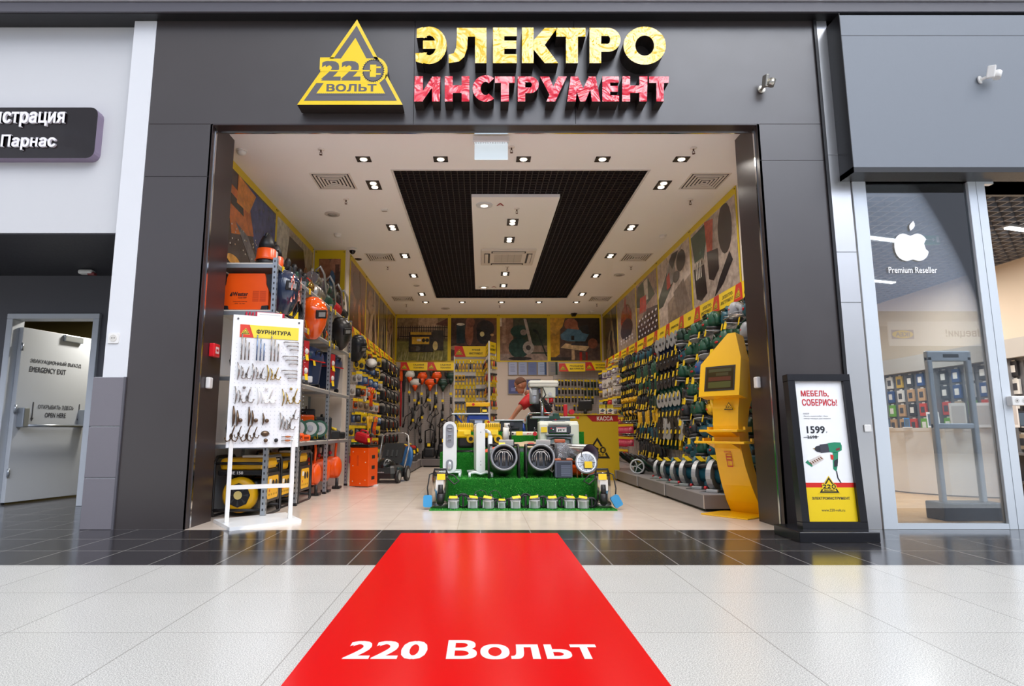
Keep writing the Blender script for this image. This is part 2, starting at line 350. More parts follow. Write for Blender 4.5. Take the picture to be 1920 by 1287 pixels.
m.box(gx0-.025, gx0, gy0-.025, gy1+.025, HT-.006, HT+.08, e); m.box(gx1, gx1+.025, gy0-.025, gy1+.025, HT-.006, HT+.08, e); m.box(gx0, gx1, gy0-.025, gy0, HT-.006, HT+.08, e); m.box(gx0, gx1, gy1, gy1+.025, HT-.006, HT+.08, e)
struct(m, 'ceiling')
m = MB(); gm = M('2a2222', .45)
px0, px1, py0, py1 = -.123, .949, 1.853, 6.65
n = 40
for i in range(1, n):
    x = gx0+(gx1-gx0)*i/n
    m.box(x-.004, x+.004, gy0, gy1, HT+.01, HT+.05, gm)
n = 92
for i in range(1, n):
    y = gy0+(gy1-gy0)*i/n
    m.box(gx0, gx1, y-.004, y+.004, HT+.01, HT+.05, gm)
struct(m, 'ceiling.001', 'black open cell grille set into the shop ceiling')
m = MB(); m.box(px0, px1, py0, py1, 3.6, 3.68, ceil); struct(m, 'ceiling.002', 'pale rectangular raft in the middle of the black grille')
# beam and cladding above the fronts
m = MB(); m.box(-13, 15, -.123, .2, 4.575, 4.665, M('55535a', .45)); m.box(-13, 15, -.1, .2, 4.57, 4.576, blk); m.box(-13, 15, -.105, 0.3, 4.665, 4.70, blk); struct(m, 'trim_3', 'dark steel beam running above the shop fronts')
m = MB(); x = -12.6
cl = M('dcdce2', .35, .2); cg = M('8b8590', .5)
while x < 14:
    m.box(x+.012, x+1.558, -.17, -.13, 4.70, 6.1, cl, .006); m.box(x+.07, x+1.5, -.175, -.165, 4.725, 4.735, cg); x += 1.57
m.box(-13, 15, -.13, .3, 4.68, 6.1, M('b8b4bc', .5)); struct(m, 'wall_upper', 'pale metal panels of the gallery above the beam')
# left neighbour: white wall over an alcove with the emergency exit
m = MB(); m.box(-13, -3.2, .09, .3, 2.555, 4.575, white); m.box(-13, -3.2, .302, 1.7, 2.556, 2.6, dgrey); m.box(-13, -3.2, .1, .298, 2.545, 2.554, dgrey)
struct(m, 'wall_left.001', 'white wall panel above the dark alcove')
ax = -5.34; bx = -4.3
m = MB(); a = M('55555b', .6)
m.box(-13, ax, 1.6, 1.72, 0, 2.56, a); m.box(bx, -3.0, 1.6, 1.72, 0, 2.56, a); m.box(ax, bx, 1.6, 1.72, 2.1, 2.56, a); m.box(-3.12, -3.02, .28, 1.6, 0, 2.56, a)
m.box(-8, -7.9, 1.73, 5, 0, 3, M('8a7f55', .7)); m.box(-8, -2.8, 4.2, 4.3, 0, 3, M('9a8d5c', .7)); m.box(-3.6, -3.5, 1.42, 4.3, 0, 3, M('8a7f55', .7)); m.box(-8, -2.8, 1.73, 4.3, 2.6, 2.7, M('8a8050', .7))
struct(m, 'wall_alcove', 'dark grey alcove wall around the emergency exit')
m = MB(); df = M('c6cbd2', .4)
m.box(ax, ax+.07, 1.56, 1.74, 0, 2.05, df, .006); m.box(bx-.07, bx, 1.56, 1.74, 0, 2.05, df, .006); m.box(ax, bx, 1.56, 1.74, 2.05, 2.11, df, .006)
d1 = struct(m, 'door_1', 'grey steel emergency exit door standing ajar in the alcove'); 
DT = TR(ax+.1, 1.66, 0, 0, 0, math.radians(76))
m = MB(DT); m.box(0, .92, -.03, .03, .02, 1.97, M('c2c6cc', .42), .004); m.build('door_leaf', d1)
m = MB(); k = M('3a3a40', .5)
P = DT @ FACE((.45, -.032, 1.56)); m.text('ЭВАКУАЦИОННЫЙ ВЫХОД', .66, .062, k, P @ Matrix.Translation((0, .045, 0)), .001); m.text('EMERGENCY EXIT', .46, .062, k, P @ Matrix.Translation((-.1, -.055, 0)), .001)
P = DT @ FACE((.5, -.032, 1.03)); m.text('ОТКРЫВАТЬ ЗДЕСЬ', .46, .055, k, P @ Matrix.Translation((0, .045, 0)), .001); m.text('OPEN HERE', .27, .055, k, P @ Matrix.Translation((0, -.045, 0)), .001)
for sx_ in (-.29, .31):
    m.flat([(sx_-.006, .1), (sx_+.006, .1), (sx_+.006, -.08), (sx_-.006, -.08)], .001, k, P); m.flat([(sx_-.02, -.08), (sx_+.02, -.08), (sx_, -.12)], .001, k, P)
m.build('lettering', d1)
m = MB(DT); b = M('aeb4bc', .3, .7)
m.cyl((.06, -.11, .86), (.86, -.11, .86), .018, b, n=10); m.box(.03, .1, -.13, -.03, .84, 1.06, b, .01); m.box(.8, .88, -.13, -.03, .84, 1.06, b, .01); m.build('push_bar', d1)
m = MB(DT); m.box(.5, .75, -.07, -.03, 1.88, 1.96, b, .008)
for z in (.3, 1.0, 1.7): m.cyl((0, -.04, z), (0, -.04, z+.09), .014, b)
m.build('hinge', d1)
# white pier with stone plinth
m = MB(); m.box(-3.22, -3.015, 0, .32, 1.253, 4.575, wht2); struct(m, 'column_1', 'white pier between the alcove and the dark shop front')
m = MB(); st = M('78747a', .5, 0, .06, 220)
for z0, z1 in ((0, .41), (.418, .832), (.84, 1.25)): m.box(-3.29, -3.025, -.012, .33, z0, z1, st, .004)
m.box(-3.285, -3.03, 0, .32, 0, 1.253, M('cfd3d6', .4)); m.box(-3.03, -3.012, -.015, .02, 0, 1.253, M('5c5a60', .4)); struct(m, 'trim_4', 'speckled grey stone plinth around the white pier')
# right neighbour
m = MB(); m.box(3.095, 3.285, .0, .3, 0, 4.575, steel, .004); m.box(3.07, 3.097, -.02, .3, 0, 4.575, blk)
for z in (1.9, 3.25, 2.35): m.box(3.1, 3.282, -.004, 0, z, z+.004, M('8f9296', .4))
struct(m, 'column_2', 'brushed steel pier to the side of the dark shop front')
m = MB(); gp = M('7d838b', .5, .1); x0 = 3.2
m.box(x0, 12, -.2, .0, 3.045, 4.48, gp); m.box(x0-.004, 12, -.198, .35, 3.0, 3.05, blk); m.box(x0-.004, x0, -.198, 0, 3.0, 4.5, blk); m.box(x0, 12, 0.0, .3, 3.0, 4.6, blk); m.box(x0, 12, -.202, -.19, 4.28, 4.284, M('666b73', .5))
struct(m, 'wall_right.001', 'blue grey fascia panel with a black edge over the glazed shop')
m = MB(); fr = M('dfe6ec', .35, .3)
m.box(3.30, 3.42, -.0, .06, 0, 3.05, fr, .004); m.box(4.33, 4.48, -.0, .06, 0, 3.05, fr, .004); m.box(3.415, 4.335, .004, .056, 3.0, 3.055, fr); m.box(3.415, 4.335, .004, .056, .002, .045, fr)
m.box(4.48, 4.56, .0, .05, 2.98, 3.06, fr); m.box(4.4, 4.402, -.002, 0, 0, 3.05, M('7e858c', .4))
w1 = struct(m, 'window_1', 'tall glass pane with pale frame at the neighbouring shop')
glass = glassmat('shop_glass', (.88, .93, .97), 2.6)
m = MB(); m.box(3.42, 4.33, .028, .034, .045, 3.0, glass); m.build('pane', w1)
m = MB(); ww = M('ffffff', .5)
# bitten fruit mark on the glass
P = FACE(PY(1709, 463, .02)); s = .148
ap = []
for k in range(40):
    t = 2*PI*k/40; r = 1+.06*math.cos(2*t)-.04*math.cos(4*t)
    x, y = r*math.cos(t), r*math.sin(t)*.98
    if y > .6: y -= .18*math.exp(-(x/.28)**2)
    if y < -.6: y += .12*math.exp(-(x/.22)**2)
    if (x-1.18)**2+(y-.12)**2 < .42**2:
        dx, dy = x-1.18, y-.12; l = math.hypot(dx, dy); x, y = 1.18+dx/l*.42, .12+dy/l*.42
    ap.append((x*s, y*s))
m.flat(ap, .001, ww, P)
lf = [(s*(.05+.35*math.cos(.9)*t+.18*math.sin(PI*t)), s*(1.0+.62*t)) for t in (0, .25, .5, .75, 1)]+[(s*(.05+.35*math.cos(.9)*t-.16*math.sin(PI*t)), s*(1.0+.62*t)) for t in (.75, .5, .25)]
m.flat(lf, .001, ww, P)
a, b = PY(1666, 506, .02), PY(1757, 506, .02); m.text('Premium Reseller', b.x-a.x, .055, ww, FACE((a+b)/2), .001, 0, .012)
m.build('window_mark', w1)['label'] = 'white fruit mark and reseller lettering'
# neighbour's interior shell
bw = M('d9c8b4', .7); m = MB()
m.box(7.0, 7.1, .1, 10.5, 0, 3.4, bw); m.box(3.1, 7.1, 10.4, 10.5, 0, 3.4, bw); m.box(3.1, 3.14, .1, 10.5, 0, 3.4, bw); struct(m, 'wall_neighbour')
m = MB(); m.box(3.1, 12, .05, 10.5, 3.5, 3.6, M('5a5658', .7))
gk = M('77767a', .5)
for i in range(50): y = .1+i*.14; m.box(3.14, 7, y-.007, y+.007, 3.02, 3.07, gk)
for i in range(28): x = 3.2+i*.14; m.box(x-.007, x+.007, .1, 7.2, 3.02, 3.07, gk)
struct(m, 'ceiling.003', 'dark open grid ceiling of the neighbouring shop')
# opposite side of the mall and the roof steelwork (seen in reflections)
m = MB(); m.box(-13, 22, -17, -16.8, 0, 5.2, M('d8d6d2', .6)); m.box(-13, 22, -16.79, -16.6, 2.9, 4.6, M('8c9096', .5)); m.box(-13, 22, -16.79, -16.7, 0, 2.9, M('9fa6ac', .3)); struct(m, 'wall_opposite')
m = MB(); rs = M('5c646e', .5, .3)
for i in range(12):
    x = -13+i*3.0
    m.box(x-.08, x+.08, -17, .5, 11.0, 11.25, rs); m.box(x-.05, x+.05, -17, .5, 9.9, 10.05, rs)
    for j in range(9): m.cyl((x, -17+j*2, 10), (x, -16+j*2, 11.1), .045, rs, n=6); m.cyl((x, -16+j*2, 11.1), (x, -15+j*2, 10), .045, rs, n=6)
for j in range(9): m.box(-13, 21, -17.06+j*2.1, -16.94+j*2.1, 11.25, 11.4, rs)
struct(m, 'roof')
m = MB(); wb = M('f6f6f4', .6)
P = basis((15.87, -15.5, 4.15), (-1, 0, 0), (0, 0, 1))
m.prism([(-2.2, -.43), (1.72, -.43), (1.72, .43), (-2.2, .43)], -.06, 0, wb, P); bd = m.build('billboard'); tag(bd, 'white hanging billboard with yellow and blue oval on the opposite side of the mall', 'billboard')
m = MB(); m.flat([(.86, -.19), (1.64, -.19), (1.64, .13), (.86, .13)], .004, M('2a57a8', .5), P); m.flat([(1.25+.37*math.cos(t*PI/12), -.03+.14*math.sin(t*PI/12)) for t in range(24)], .006, M('f5d21c', .5), P)
m.text('IKEA', .5, .15, M('2a57a8', .5), P @ Matrix.Translation((1.25, -.03, 0)), .008, 0, .04); m.text('с Швеции!', 1.7, .33, M('8a8c8e', .5), P @ Matrix.Translation((-1.1, -.0, 0)), .004); m.build('lettering', bd)
# ================= things on and before the shop fronts
# floor sticker carpet
m = MB(); cr = spec(M('e6020c', .22), .15); m.box(-.635, .6, -3.25, -.182, .0, .002, cr); cp = m.build('carpet_runner'); tag(cp, 'long red floor runner leading from the mall into the shop', 'carpet')
m = MB(); a, b = PZ(640, 1237, .002), PZ(1130, 1237, .002); c = PZ(900, 1201, .002)
m.text('220 Вольт', b.x-a.x, c.y-a.y, M('f4f2f2', .4), FL(((a.x+b.x)/2, (a.y+c.y)/2, .002)), .001, 0, .03); m.build('lettering', cp)['label'] = 'white lettering 220 Вольт'
# --- big letters
def front(poly, Y, sc, ox, oy): return [tuple(PY(ox+x/sc, oy+y/sc, Y)) for x, y in poly]
def solid(mb, P, Y0, Y1, mat, side):
    Q = [(p[0], p[2]) for p in P]; mb.prism(Q, -Y1, -Y0, mat, basis((0, 0, 0), (1, 0, 0), (0, 0, 1)), side)
def letter_solid(mb, polys, d, mat, side):
    P, E = [], []
    for q in polys:
        q = [(p[0], p[2]) for p in q]; a = sum(q[i][0]*q[(i+1) % len(q)][1]-q[(i+1) % len(q)][0]*q[i][1] for i in range(len(q)))
        if a < 0: q = q[::-1]
        n = len(P); P += q; E += [(n+i, n+(i+1) % len(q)) for i in range(len(q))]
    V, F = union(P, E); mb.add([(x, -d, z) for x, z in V], F, mat)
    ec = {}
    for f in F:
        for i in range(len(f)): a, b = f[i], f[(i+1) % len(f)]; ec[(a, b)] = 1
    for (a, b) in ec:
        if (b, a) not in ec: (x0, z0), (x1, z1) = V[a], V[b]; mb.add([(x0, -d, z0), (x1, -d, z1), (x1, 0, z1), (x0, 0, z0)], [(0, 3, 2, 1)], side)
def ringseg(cx, cy, rx, ry, ix, iy, a0, a1, n=18):
    o = [(cx+rx*math.cos(a0+(a1-a0)*i/n), cy+ry*math.sin(a0+(a1-a0)*i/n)) for i in range(n+1)]
    i_ = [(cx+ix*math.cos(a0+(a1-a0)*i/n), cy+iy*math.sin(a0+(a1-a0)*i/n)) for i in range(n+1)]
    return [[o[k], o[k+1], i_[k+1], i_[k]] for k in range(n)]
R_ = math.radians
LET1 = {'Э': ringseg(165, 238, 122, 130, 48, 68, R_(-135), R_(135))+[[(80, 124), (122, 111), (150, 184), (78, 186)], [(70, 292), (150, 288), (122, 366), (72, 350)], [(122, 205), (222, 205), (222, 262), (122, 262)]],
 'Л': [[(483, 117), (562, 117), (562, 362), (483, 362)], [(357, 117), (484, 117), (484, 178), (357, 178)], [(357, 170), (433, 170), (428, 260), (408, 318), (372, 350), (300, 362), (300, 303), (335, 292), (352, 255)]],
 'Е': [[(607, 115), (685, 115), (685, 362), (607, 362)], [(680, 115), (772, 115), (772, 175), (680, 175)], [(680, 205), (768, 205), (768, 262), (680, 262)], [(680, 300), (772, 300), (772, 362), (680, 362)]],
 'К': [[(807, 115), (888, 115), (888, 362), (807, 362)], [(886, 205), (965, 117), (1052, 117), (962, 240), (886, 262)], [(886, 205), (962, 232), (1058, 362), (965, 362), (886, 265)]],
 'Т': [[(1045, 117), (1248, 117), (1248, 178), (1045, 178)], [(1112, 176), (1195, 176), (1195, 362), (1112, 362)]],
 'Р': [[(1275, 117), (1356, 117), (1356, 362), (1275, 362)]]+ringseg(1402, 200, 88, 83, 16, 27, R_(-90), R_(90))+[[(1354, 117), (1404, 117), (1404, 173), (1354, 173)], [(1354, 227), (1404, 227), (1404, 283), (1354, 283)]],
 'О': ringseg(1657, 240, 147, 132, 65, 70, 0, 2*PI, 36)}
LET2 = [('И', [[(65, 452), (122, 452), (122, 627), (60, 627)], [(185, 455), (242, 455), (238, 627), (185, 627)], [(118, 560), (186, 455), (186, 530), (118, 627)]]),
 ('Н', [[(273, 452), (328, 452), (328, 627), (273, 627)], [(390, 452), (443, 452), (443, 627), (390, 627)], [(326, 514), (392, 514), (392, 568), (326, 568)]]),
 ('С', ringseg(556, 537, 90, 92, 34, 46, R_(50), R_(310))),
 ('Т', [[(620, 454), (757, 454), (757, 498), (620, 498)], [(662, 496), (717, 496), (717, 627), (662, 627)]]),
 ('Р', [[(778, 454), (830, 454), (830, 627), (778, 627)]]+ringseg(862, 512, 62, 58, 14, 18, R_(-90), R_(90))+[[(829, 454), (863, 454), (863, 494), (829, 494)], [(829, 530), (863, 530), (863, 570), (829, 570)]]),
 ('У', [[(932, 454), (996, 454), (1032, 545), (1000, 584)], [(1058, 454), (1118, 454), (1038, 627), (977, 627), (996, 584)]]),
 ('М', [[(1145, 454), (1195, 454), (1180, 627), (1120, 627)], [(1150, 454), (1195, 454), (1240, 556), (1240, 627), (1210, 627)], [(1270, 454), (1318, 454), (1246, 627), (1214, 627), (1214, 575)], [(1268, 454), (1318, 454), (1350, 627), (1292, 627)]]),
 ('Е', [[(1364, 454), (1418, 454), (1418, 627), (1364, 627)], [(1415, 454), (1478, 454), (1478, 496), (1415, 496)], [(1415, 519), (1472, 519), (1472, 560), (1415, 560)], [(1415, 584), (1480, 584), (1480, 627), (1415, 627)]]),
 ('Н', [[(1503, 452), (1556, 452), (1556, 627), (1500, 627)], [(1620, 452), (1677, 452), (1672, 627), (1620, 627)], [(1554, 516), (1622, 516), (1622, 568), (1554, 568)]]),
 ('Т', [[(1687, 454), (1825, 454), (1822, 498), (1687, 498)], [(1738, 496), (1790, 496), (1788, 627), (1738, 627)]])]
def wavy(h, sc, st):
    mt = bpy.data.materials.new('acrylic_'+h); mt.use_nodes = True; nt = mt.node_tree; p = nt.nodes['Principled BSDF']; p.inputs['Base Color'].default_value = lin(h); p.inputs['Roughness'].default_value = .06
    p.inputs['Coat Weight'].default_value = 1; p.inputs['Coat Roughness'].default_value = .02; p.inputs['Coat IOR'].default_value = 1.55
    tc = nt.nodes.new('ShaderNodeTexCoord'); n = nt.nodes.new('ShaderNodeTexNoise'); n.inputs['Scale'].default_value = sc; n.inputs['Distortion'].default_value = 1.2; b = nt.nodes.new('ShaderNodeBump'); b.inputs['Strength'].default_value = st; b.inputs['Distance'].default_value = .05
    nt.links.new(tc.outputs['Object'], n.inputs[0]); nt.links.new(n.outputs[0], b.inputs['Height']); nt.links.new(b.outputs[0], p.inputs['Normal']); nt.links.new(b.outputs[0], p.inputs['Coat Normal']); return mt
yac, rac = wavy('ffcf14', 4.5, .4), wavy('ee2a40', 5.5, .9); sd = M('231c18', .4)
for LL, mat, nm, lb in ((LET1, yac, 'ЭЛЕКТРО', 'upper row of yellow raised letters on the dark shop fascia'), (LET2, rac, 'ИНСТРУМЕНТ', 'lower row of red raised letters on the dark shop fascia')):
    t = thing('shop_sign', lb, 'sign', (0, 0, 4)); items = LL if isinstance(LL, list) else list(LL.items())
    for ch_, polys in items:
        m = MB(Matrix.Translation((0, 0, -4)))
        letter_solid(m, [front(P, -.15, 3.692, 760, 20) for P in polys], .15, mat, sd)
        m.build('letter', t)
# --- triangular sign
K_ = basis((0, 0, 0), (1, 0, 0), (0, 0, 1)); Yl = M(YEL, .22, 0, 0, 60, .5)
t = thing('triangle_sign', 'yellow triangular sign with dark numerals beside the raised letters', 'sign', (-1.16, 0, 4))
m = MB(Matrix.Translation((1.16, 0, -4)))
A, B = PY(557, 196, -.15), PY(755, 196, -.15); k = (B.x-A.x)/1272.; ctr = Vector(((A.x+B.x)/2, -.15, A.z+(1095-597)*k*1.0))
zk = (PY(665, 36, -.15).z-A.z)/(995*k)
Pl = basis(ctr, (1, 0, 0), (0, 0, 1)) @ Matrix.Diagonal((1, zk, 1, 1)); Pl = Matrix.Translation((0, 0, (zk-1)*(1095-597)*k)) @ Pl
def q_(P): return [((x-744)*k, (597-y)*k) for x, y in P]
m.prism(q_([(797, 100), (1380, 1095), (108, 1095)]), -.14, 0, Yl, Pl, sd); m.prism(q_([(362, 548), (620, 548), (620, 700), (362, 692)]), -.14, 0, Yl, Pl, sd); m.prism(q_(circ(1020, 710, 170, 32)), -.14, 0, Yl, Pl, sd)
m.build('body', t)
m = MB(Matrix.Translation((1.16, 0, -4))); emblem(m, Pl, 1270*k, '5f5c60', YEL, .001, False, True); m.build('emblem', t)
# --- registration sign on the left white wall
t = thing('wall_sign', 'black rounded sign with white lettering on the white wall', 'sign', (-4.4, .09, 3.57))
P = basis((0, 0, 0), (1, 0, 0), (0, 0, 1)); a, b = PY(185, 201, .0), PY(185, 296, .0); zt, zb = a.z-3.57, b.z-3.57; xr = a.x+4.4
m = MB(); m.prism(rr2(-1.4, zb, xr, zt, .07), 0, .09, M('241f21', .15, 0, .25, 5), P, M('8d7f96', .5)); m.build('body', t)
m = MB(); w_ = M('f3f0f6', .4); a, b = PY(-22, 222, 0), PY(124, 222, 0); m.text('гистрация', b.x-a.x, .145, w_, P @ Matrix.Translation(((a.x+b.x)/2+4.4, PY(60, 225, 0).z-3.57, .09)), .0, .02, .03)
a, b = PY(5, 266, 0), PY(107, 266, 0); m.text('Парнас', b.x-a.x, .145, w_, P @ Matrix.Translation(((a.x+b.x)/2+4.4, PY(60, 268, 0).z-3.57, .09)), 0, .02, .03); m.build('lettering', t)
# --- small fittings
wp = M('eceae6', .35)
def camera_on_bracket(p, lb, mat, rz=0):
    t = thing('bracket_lamp', lb, 'bracket', p, rz)
    m = MB(); m.cyl((0, 0, 0), (0, -.012, 0), .035, mat); m.cyl((0, 0, 0), (0, -.07, .0), .012, mat); m.build('wall_plate', t)
    m = MB(); m.rb(TR(0, -.09, .03, .2, 0, .3), .03, .06, .11, mat, .008); m.build('arm', t)
    m = MB(); m.cyl((.03, -.11, -.03), (.05, -.12, .03), .03, mat); m.build('clamp', t)
camera_on_bracket(PY(1427, 168, 0), 'small chrome clamp bracket on the dark fascia beside the raised letters', M('b9b4a8', .25, .8))
camera_on_bracket(PY(1836, 150, -.2), 'small white bracket on the blue grey fascia', wp, .5)
t = thing('alarm_sounder', 'small white emergency lamp on the alcove soffit', 'lamp', PZ(163, 506, 2.545)); t.rotation_euler = (0, 0, 0)
m = MB(); m.box(-.08, .08, -.04, .04, -.05, 0, wp, .02); m.build('body', t); m = MB(); m.box(.02, .1, -.03, .03, -.06, -.03, M('8a3a3a', .4), .01); m.build('lens', t)
def socket(p, lb, T):
    t = thing('wall_socket', lb, 'socket', p); m = MB(T(Vector((0, 0, 0)))); m.prism(rr2(-.045, -.045, .045, .045, .01), 0, .012, wp); m.build('cover', t)
    m = MB(T(Vector((0, 0, 0)))); m.prism(circ(0, 0, .03), .012, .016, M('d8d4cc', .4)); [m.flat(circ(x, 0, .005, 8), .017, M('4a4540')) for x in (-.01, .01)]; m.build('insert', t)
socket(PY(214, 634, 0), 'white power socket on the white pier', FACE)
t = thing('wall_socket', 'white double socket box on the metal frame of the glazed shop', 'socket', PY(1902, 752, 0)); m = MB(); m.box(-.07, .07, -.06, 0, -.04, .04, wp, .006); m.build('box', t)
m = MB(FACE((0, -.06, 0)))
for x in (-.03, .03): m.flat(circ(x, 0, .02, 14), .001, M('cfccc6', .4)); m.flat(circ(x, 0, .006, 8), .002, M('55504a'))
m.build('insert', t)
t = thing('fire_call_point', 'red fire call point on the dark reveal of the shop opening', 'call point', PX(397, 657, OL)); m = MB(); m.box(0, .05, -.06, .06, -.06, .06, M('e0202a', .3), .008); m.build('body', t)
m = MB(LW((.05, 0, 0))); m.flat([(-.035, -.03), (.035, -.03), (.035, .03), (-.035, .03)], .001, M('f3d9d6', .4)); m.flat([(-.02, -.01), (.02, -.01), (.02, .01), (-.02, .01)], .002, M('d02028')); m.build('face', t)
for p, lb, sgn in ((PX(388, 718, OL), 'small white sensor on the reveal below the red call point', 1), (PX(1424, 717, OR_), 'small white sensor on the reveal behind the yellow kiosk', -1)):
    m = MB(); m.box(0 if sgn > 0 else -.04, .04 if sgn > 0 else 0, -.035, .035, -.05, .05, wp, .01); o = m.build('sensor', None, p); tag(o, lb, 'sensor')
m = MB(); m.box(-.03, .03, -.012, 0, -.03, .03, wp, .004); tag(m.build('door_tag', None, PY(1626, 803, -.0)), 'small white tag on the steel pier beside the poster stand', 'tag')
# --- poster stand
F2 = PY(1560, 1018, -.594)
t = thing('poster_stand', 'black framed advertising stand with a drill poster at the shop corner', 'poster stand', (2.59, -.42, 0))
m = MB(Matrix.Translation((-2.59, .42, 0))); bk = M('1d1d21', .22, 0, .03, 150)
m.box(2.3, 2.885, -.594, -.2, 0, .075, bk, .006); m.build('base', t)
a, b = PY(1497, 984, -.42), PY(1612, 984, -.42); top = PY(1545, 705, -.36)
T = basis(((PY(1502, 990, -.44).x+PY(1624, 990, -.44).x)/2-2.59, -.42+.42-.02, .072), (1, 0, .0), (0, .06, 1)); hh = top.z-.06; wv = (PY(1624, 990, -.44).x-PY(1502, 990, -.44).x)/2
m = MB(T)
for P in ([(-wv, 0), (wv, 0), (wv, .055), (-wv, .055)], [(-wv, hh-.055), (wv, hh-.055), (wv, hh), (-wv, hh)], [(-wv, .05), (-wv+.055, .05), (-wv+.055, hh-.05), (-wv, hh-.05)], [(wv-.055, .05), (wv, .05), (wv, hh-.05), (wv-.055, hh-.05)]): m.prism(P, -.05, .03, bk)
m.box(-wv+.01, wv-.01, .01, hh-.01, -.045, 0, bk); m.build('frame', t)
m = MB(T); iw = wv-.055; y0, y1 = .055, hh-.055; H = y1-y0
m.flat([(-iw, y0), (iw, y0), (iw, y1), (-iw, y1)], .002, M('f4f5f6', .35)); m.flat([(-iw, y0), (iw, y0), (iw, y0+.235*H), (-iw, y0+.235*H)], .003, M(YEL, .35)); m.flat([(-iw, y0+.235*H), (iw, y0+.235*H), (iw, y0+.268*H), (-iw, y0+.268*H)], .003, M(RED, .35))
def at(fx, fy): return Matrix.Translation(((fx-.5)*2*iw, y0+fy*H, 0))
rd = M('c4202c', .4); dk = M('2a2a30', .4); gy = M('8a8a8c', .5)
m.text('МЕБЕЛЬ,', 2*iw*.57, .05*H, rd, at(.42, .908), .004, 0, .03); m.text('СОБЕРИСЬ!', 2*iw*.72, .05*H, rd, at(.5, .845), .004, 0, .03)
for i, (s_, w__) in enumerate((('НАБОР', .12), ('Дрель-шуруповёрт 10мм', .5), ('набор насадок для мебели', .55))): m.text(s_, 2*iw*w__, .011*H, gy, at(.14+w__/2, .762-i*.018), .004)
m.text('1599', 2*iw*.37, .052*H, dk, at(.36, .645), .004, 0, .03); m.text('Р', None, .012*H, gy, at(.58, .627), .004); m.text('2698', 2*iw*.2, .022*H, dk, at(.27, .592), .004); m.flat([(-.5*iw-.06, y0+.587*H), (-.3*iw+.02, y0+.594*H), (-.3*iw+.02, y0+.598*H), (-.5*iw-.06, y0+.591*H)], .005, dk)
g = M('1f8a63', .4); b2 = M('2b2b33', .4)
def pq(P): return [((x-395)/360*2*iw, y0+(1065-y)/935*H) for x, y in P]
m.flat(pq([(320, 585), (335, 572), (360, 568), (362, 615), (335, 610), (322, 600)]), .004, b2); m.flat(pq([(360, 562), (420, 555), (428, 612), (362, 618)]), .005, M('3b3b45')); m.flat(pq([(420, 553), (470, 546), (515, 548), (522, 570), (518, 600), (490, 612), (470, 618), (425, 612)]), .004, g)
m.flat(pq([(450, 612), (490, 612), (480, 680), (462, 740), (440, 725)]), .004, g); m.flat(pq([(452, 670), (482, 655), (474, 705), (448, 712)]), .005, b2); m.flat(pq([(430, 628), (452, 632), (448, 664), (432, 660)]), .005, M(RED)); m.flat(pq([(475, 590), (505, 580), (504, 598), (476, 604)]), .005, M('7a3030'))
m.flat(pq([(458, 738), (466, 738), (470, 780), (488, 815), (482, 817), (462, 785)]), .004, b2); m.flat(pq([(305, 588), (322, 584), (322, 596)]), .004, M('a08850'))
m.flat(pq([(242, 680), (262, 665), (300, 700), (285, 710)]), .004, g); m.flat(pq([(262, 670), (355, 632), (382, 660), (295, 705)]), .0045, M('d8cfc8'))
for i in range(6): m.flat(pq([(270+i*16, 682-i*7), (278+i*16, 678-i*7), (292+i*16, 692-i*7), (286+i*16, 696-i*7)]), .005, M('7a4a2a'))
m.text('ЭЛЕКТРОИНСТРУМЕНТ', 2*iw*.76, .02*H, dk, at(.51, .16), .004, 0, .04); m.text('www.220-volt.ru', 2*iw*.47, .018*H, M('6f6430'), at(.53, .078), .004)
emblem(m, at(.49, .255), 2*iw*.45, '1f1b1a', YEL, .006); m.build('poster', t)
# --- yellow information kiosk
t = thing('information_kiosk', 'bright yellow curved touch screen kiosk by the edge of the opening', 'kiosk', (2.36, .78, 0), R_(37))
ky = M('f6bd06', .35, 0, 0, 60, .2)
# local: front is -x, width along y
prof = [(.30, .0), (.215, .12), (.13, .28), (.06, .46), (.01, .66), (0, .85), (.015, 1.02), (.06, 1.2), (.12, 1.38), (.2, 1.52)]
dep = [.10, .12, .14, .15, .16, .17, .2, .25, .27, .2]; wd = [.17, .165, .155, .145, .135, .13, .135, .14, .15, .15]
m = MB()
m.loft([[(x, -w__, z), (x+d, -w__, z), (x+d, w__, z), (x, w__, z)] for (x, z), d, w__ in zip(prof, dep, wd)], ky, False); m.build('body', t)
m = MB(); m.box(-.12, .46, -.24, .24, 0, .012, ky, .004); m.build('base', t)
m = MB(basis((-.03, 0, 1.16), (0, -1, 0), (.2, 0, 1))); hp = [(-.23, -.03), (.2, -.03), (.2, .34), (.13, .6), (.05, .6), (-.23, .3)]
m.prism(hp, -.11, .035, ky); m.build('screen_housing', t)
m = MB(basis((-.03, 0, 1.16), (0, -1, 0), (.2, 0, 1))); m.prism([(-.17, .02), (.15, .02), (.15, .27), (-.17, .27)], .03, .038, M('2c2622', .3)); m.flat([(-.155, .035), (.135, .035), (.135, .255), (-.155, .255)], .0385, M('3f3520', .08, 0, 0, 60, 1))
for i, (a, b, c, d, h_) in enumerate(((-.13, .05, .11, .11, '54552a'), (-.13, .12, .11, .16, '5d3422'), (-.05, .17, .08, .2, '4a4426'), (-.13, .21, .11, .24, '4b4a2c'))): m.flat([(a, b), (c, b), (c, d), (a, d)], .039, M(h_, .2))
m.build('screen', t)
for z, w__ in ((.79, .2), (.68, .26)):
    m = MB(); m.box(-.14, .1, -w__, w__, z, z+.022, ky, .004); m.box(.0, .12, -w__, -w__+.02, z, z+.05, ky); m.box(.0, .12, w__-.02, w__, z, z+.05, ky)
    m.prism([(-.13, z), (.05, z), (.05, z-.13), (.01, z-.05)], -.13, .13, ky, basis((0, 0, 0), (1, 0, 0), (0, 0, 1))); m.build('shelf', t)
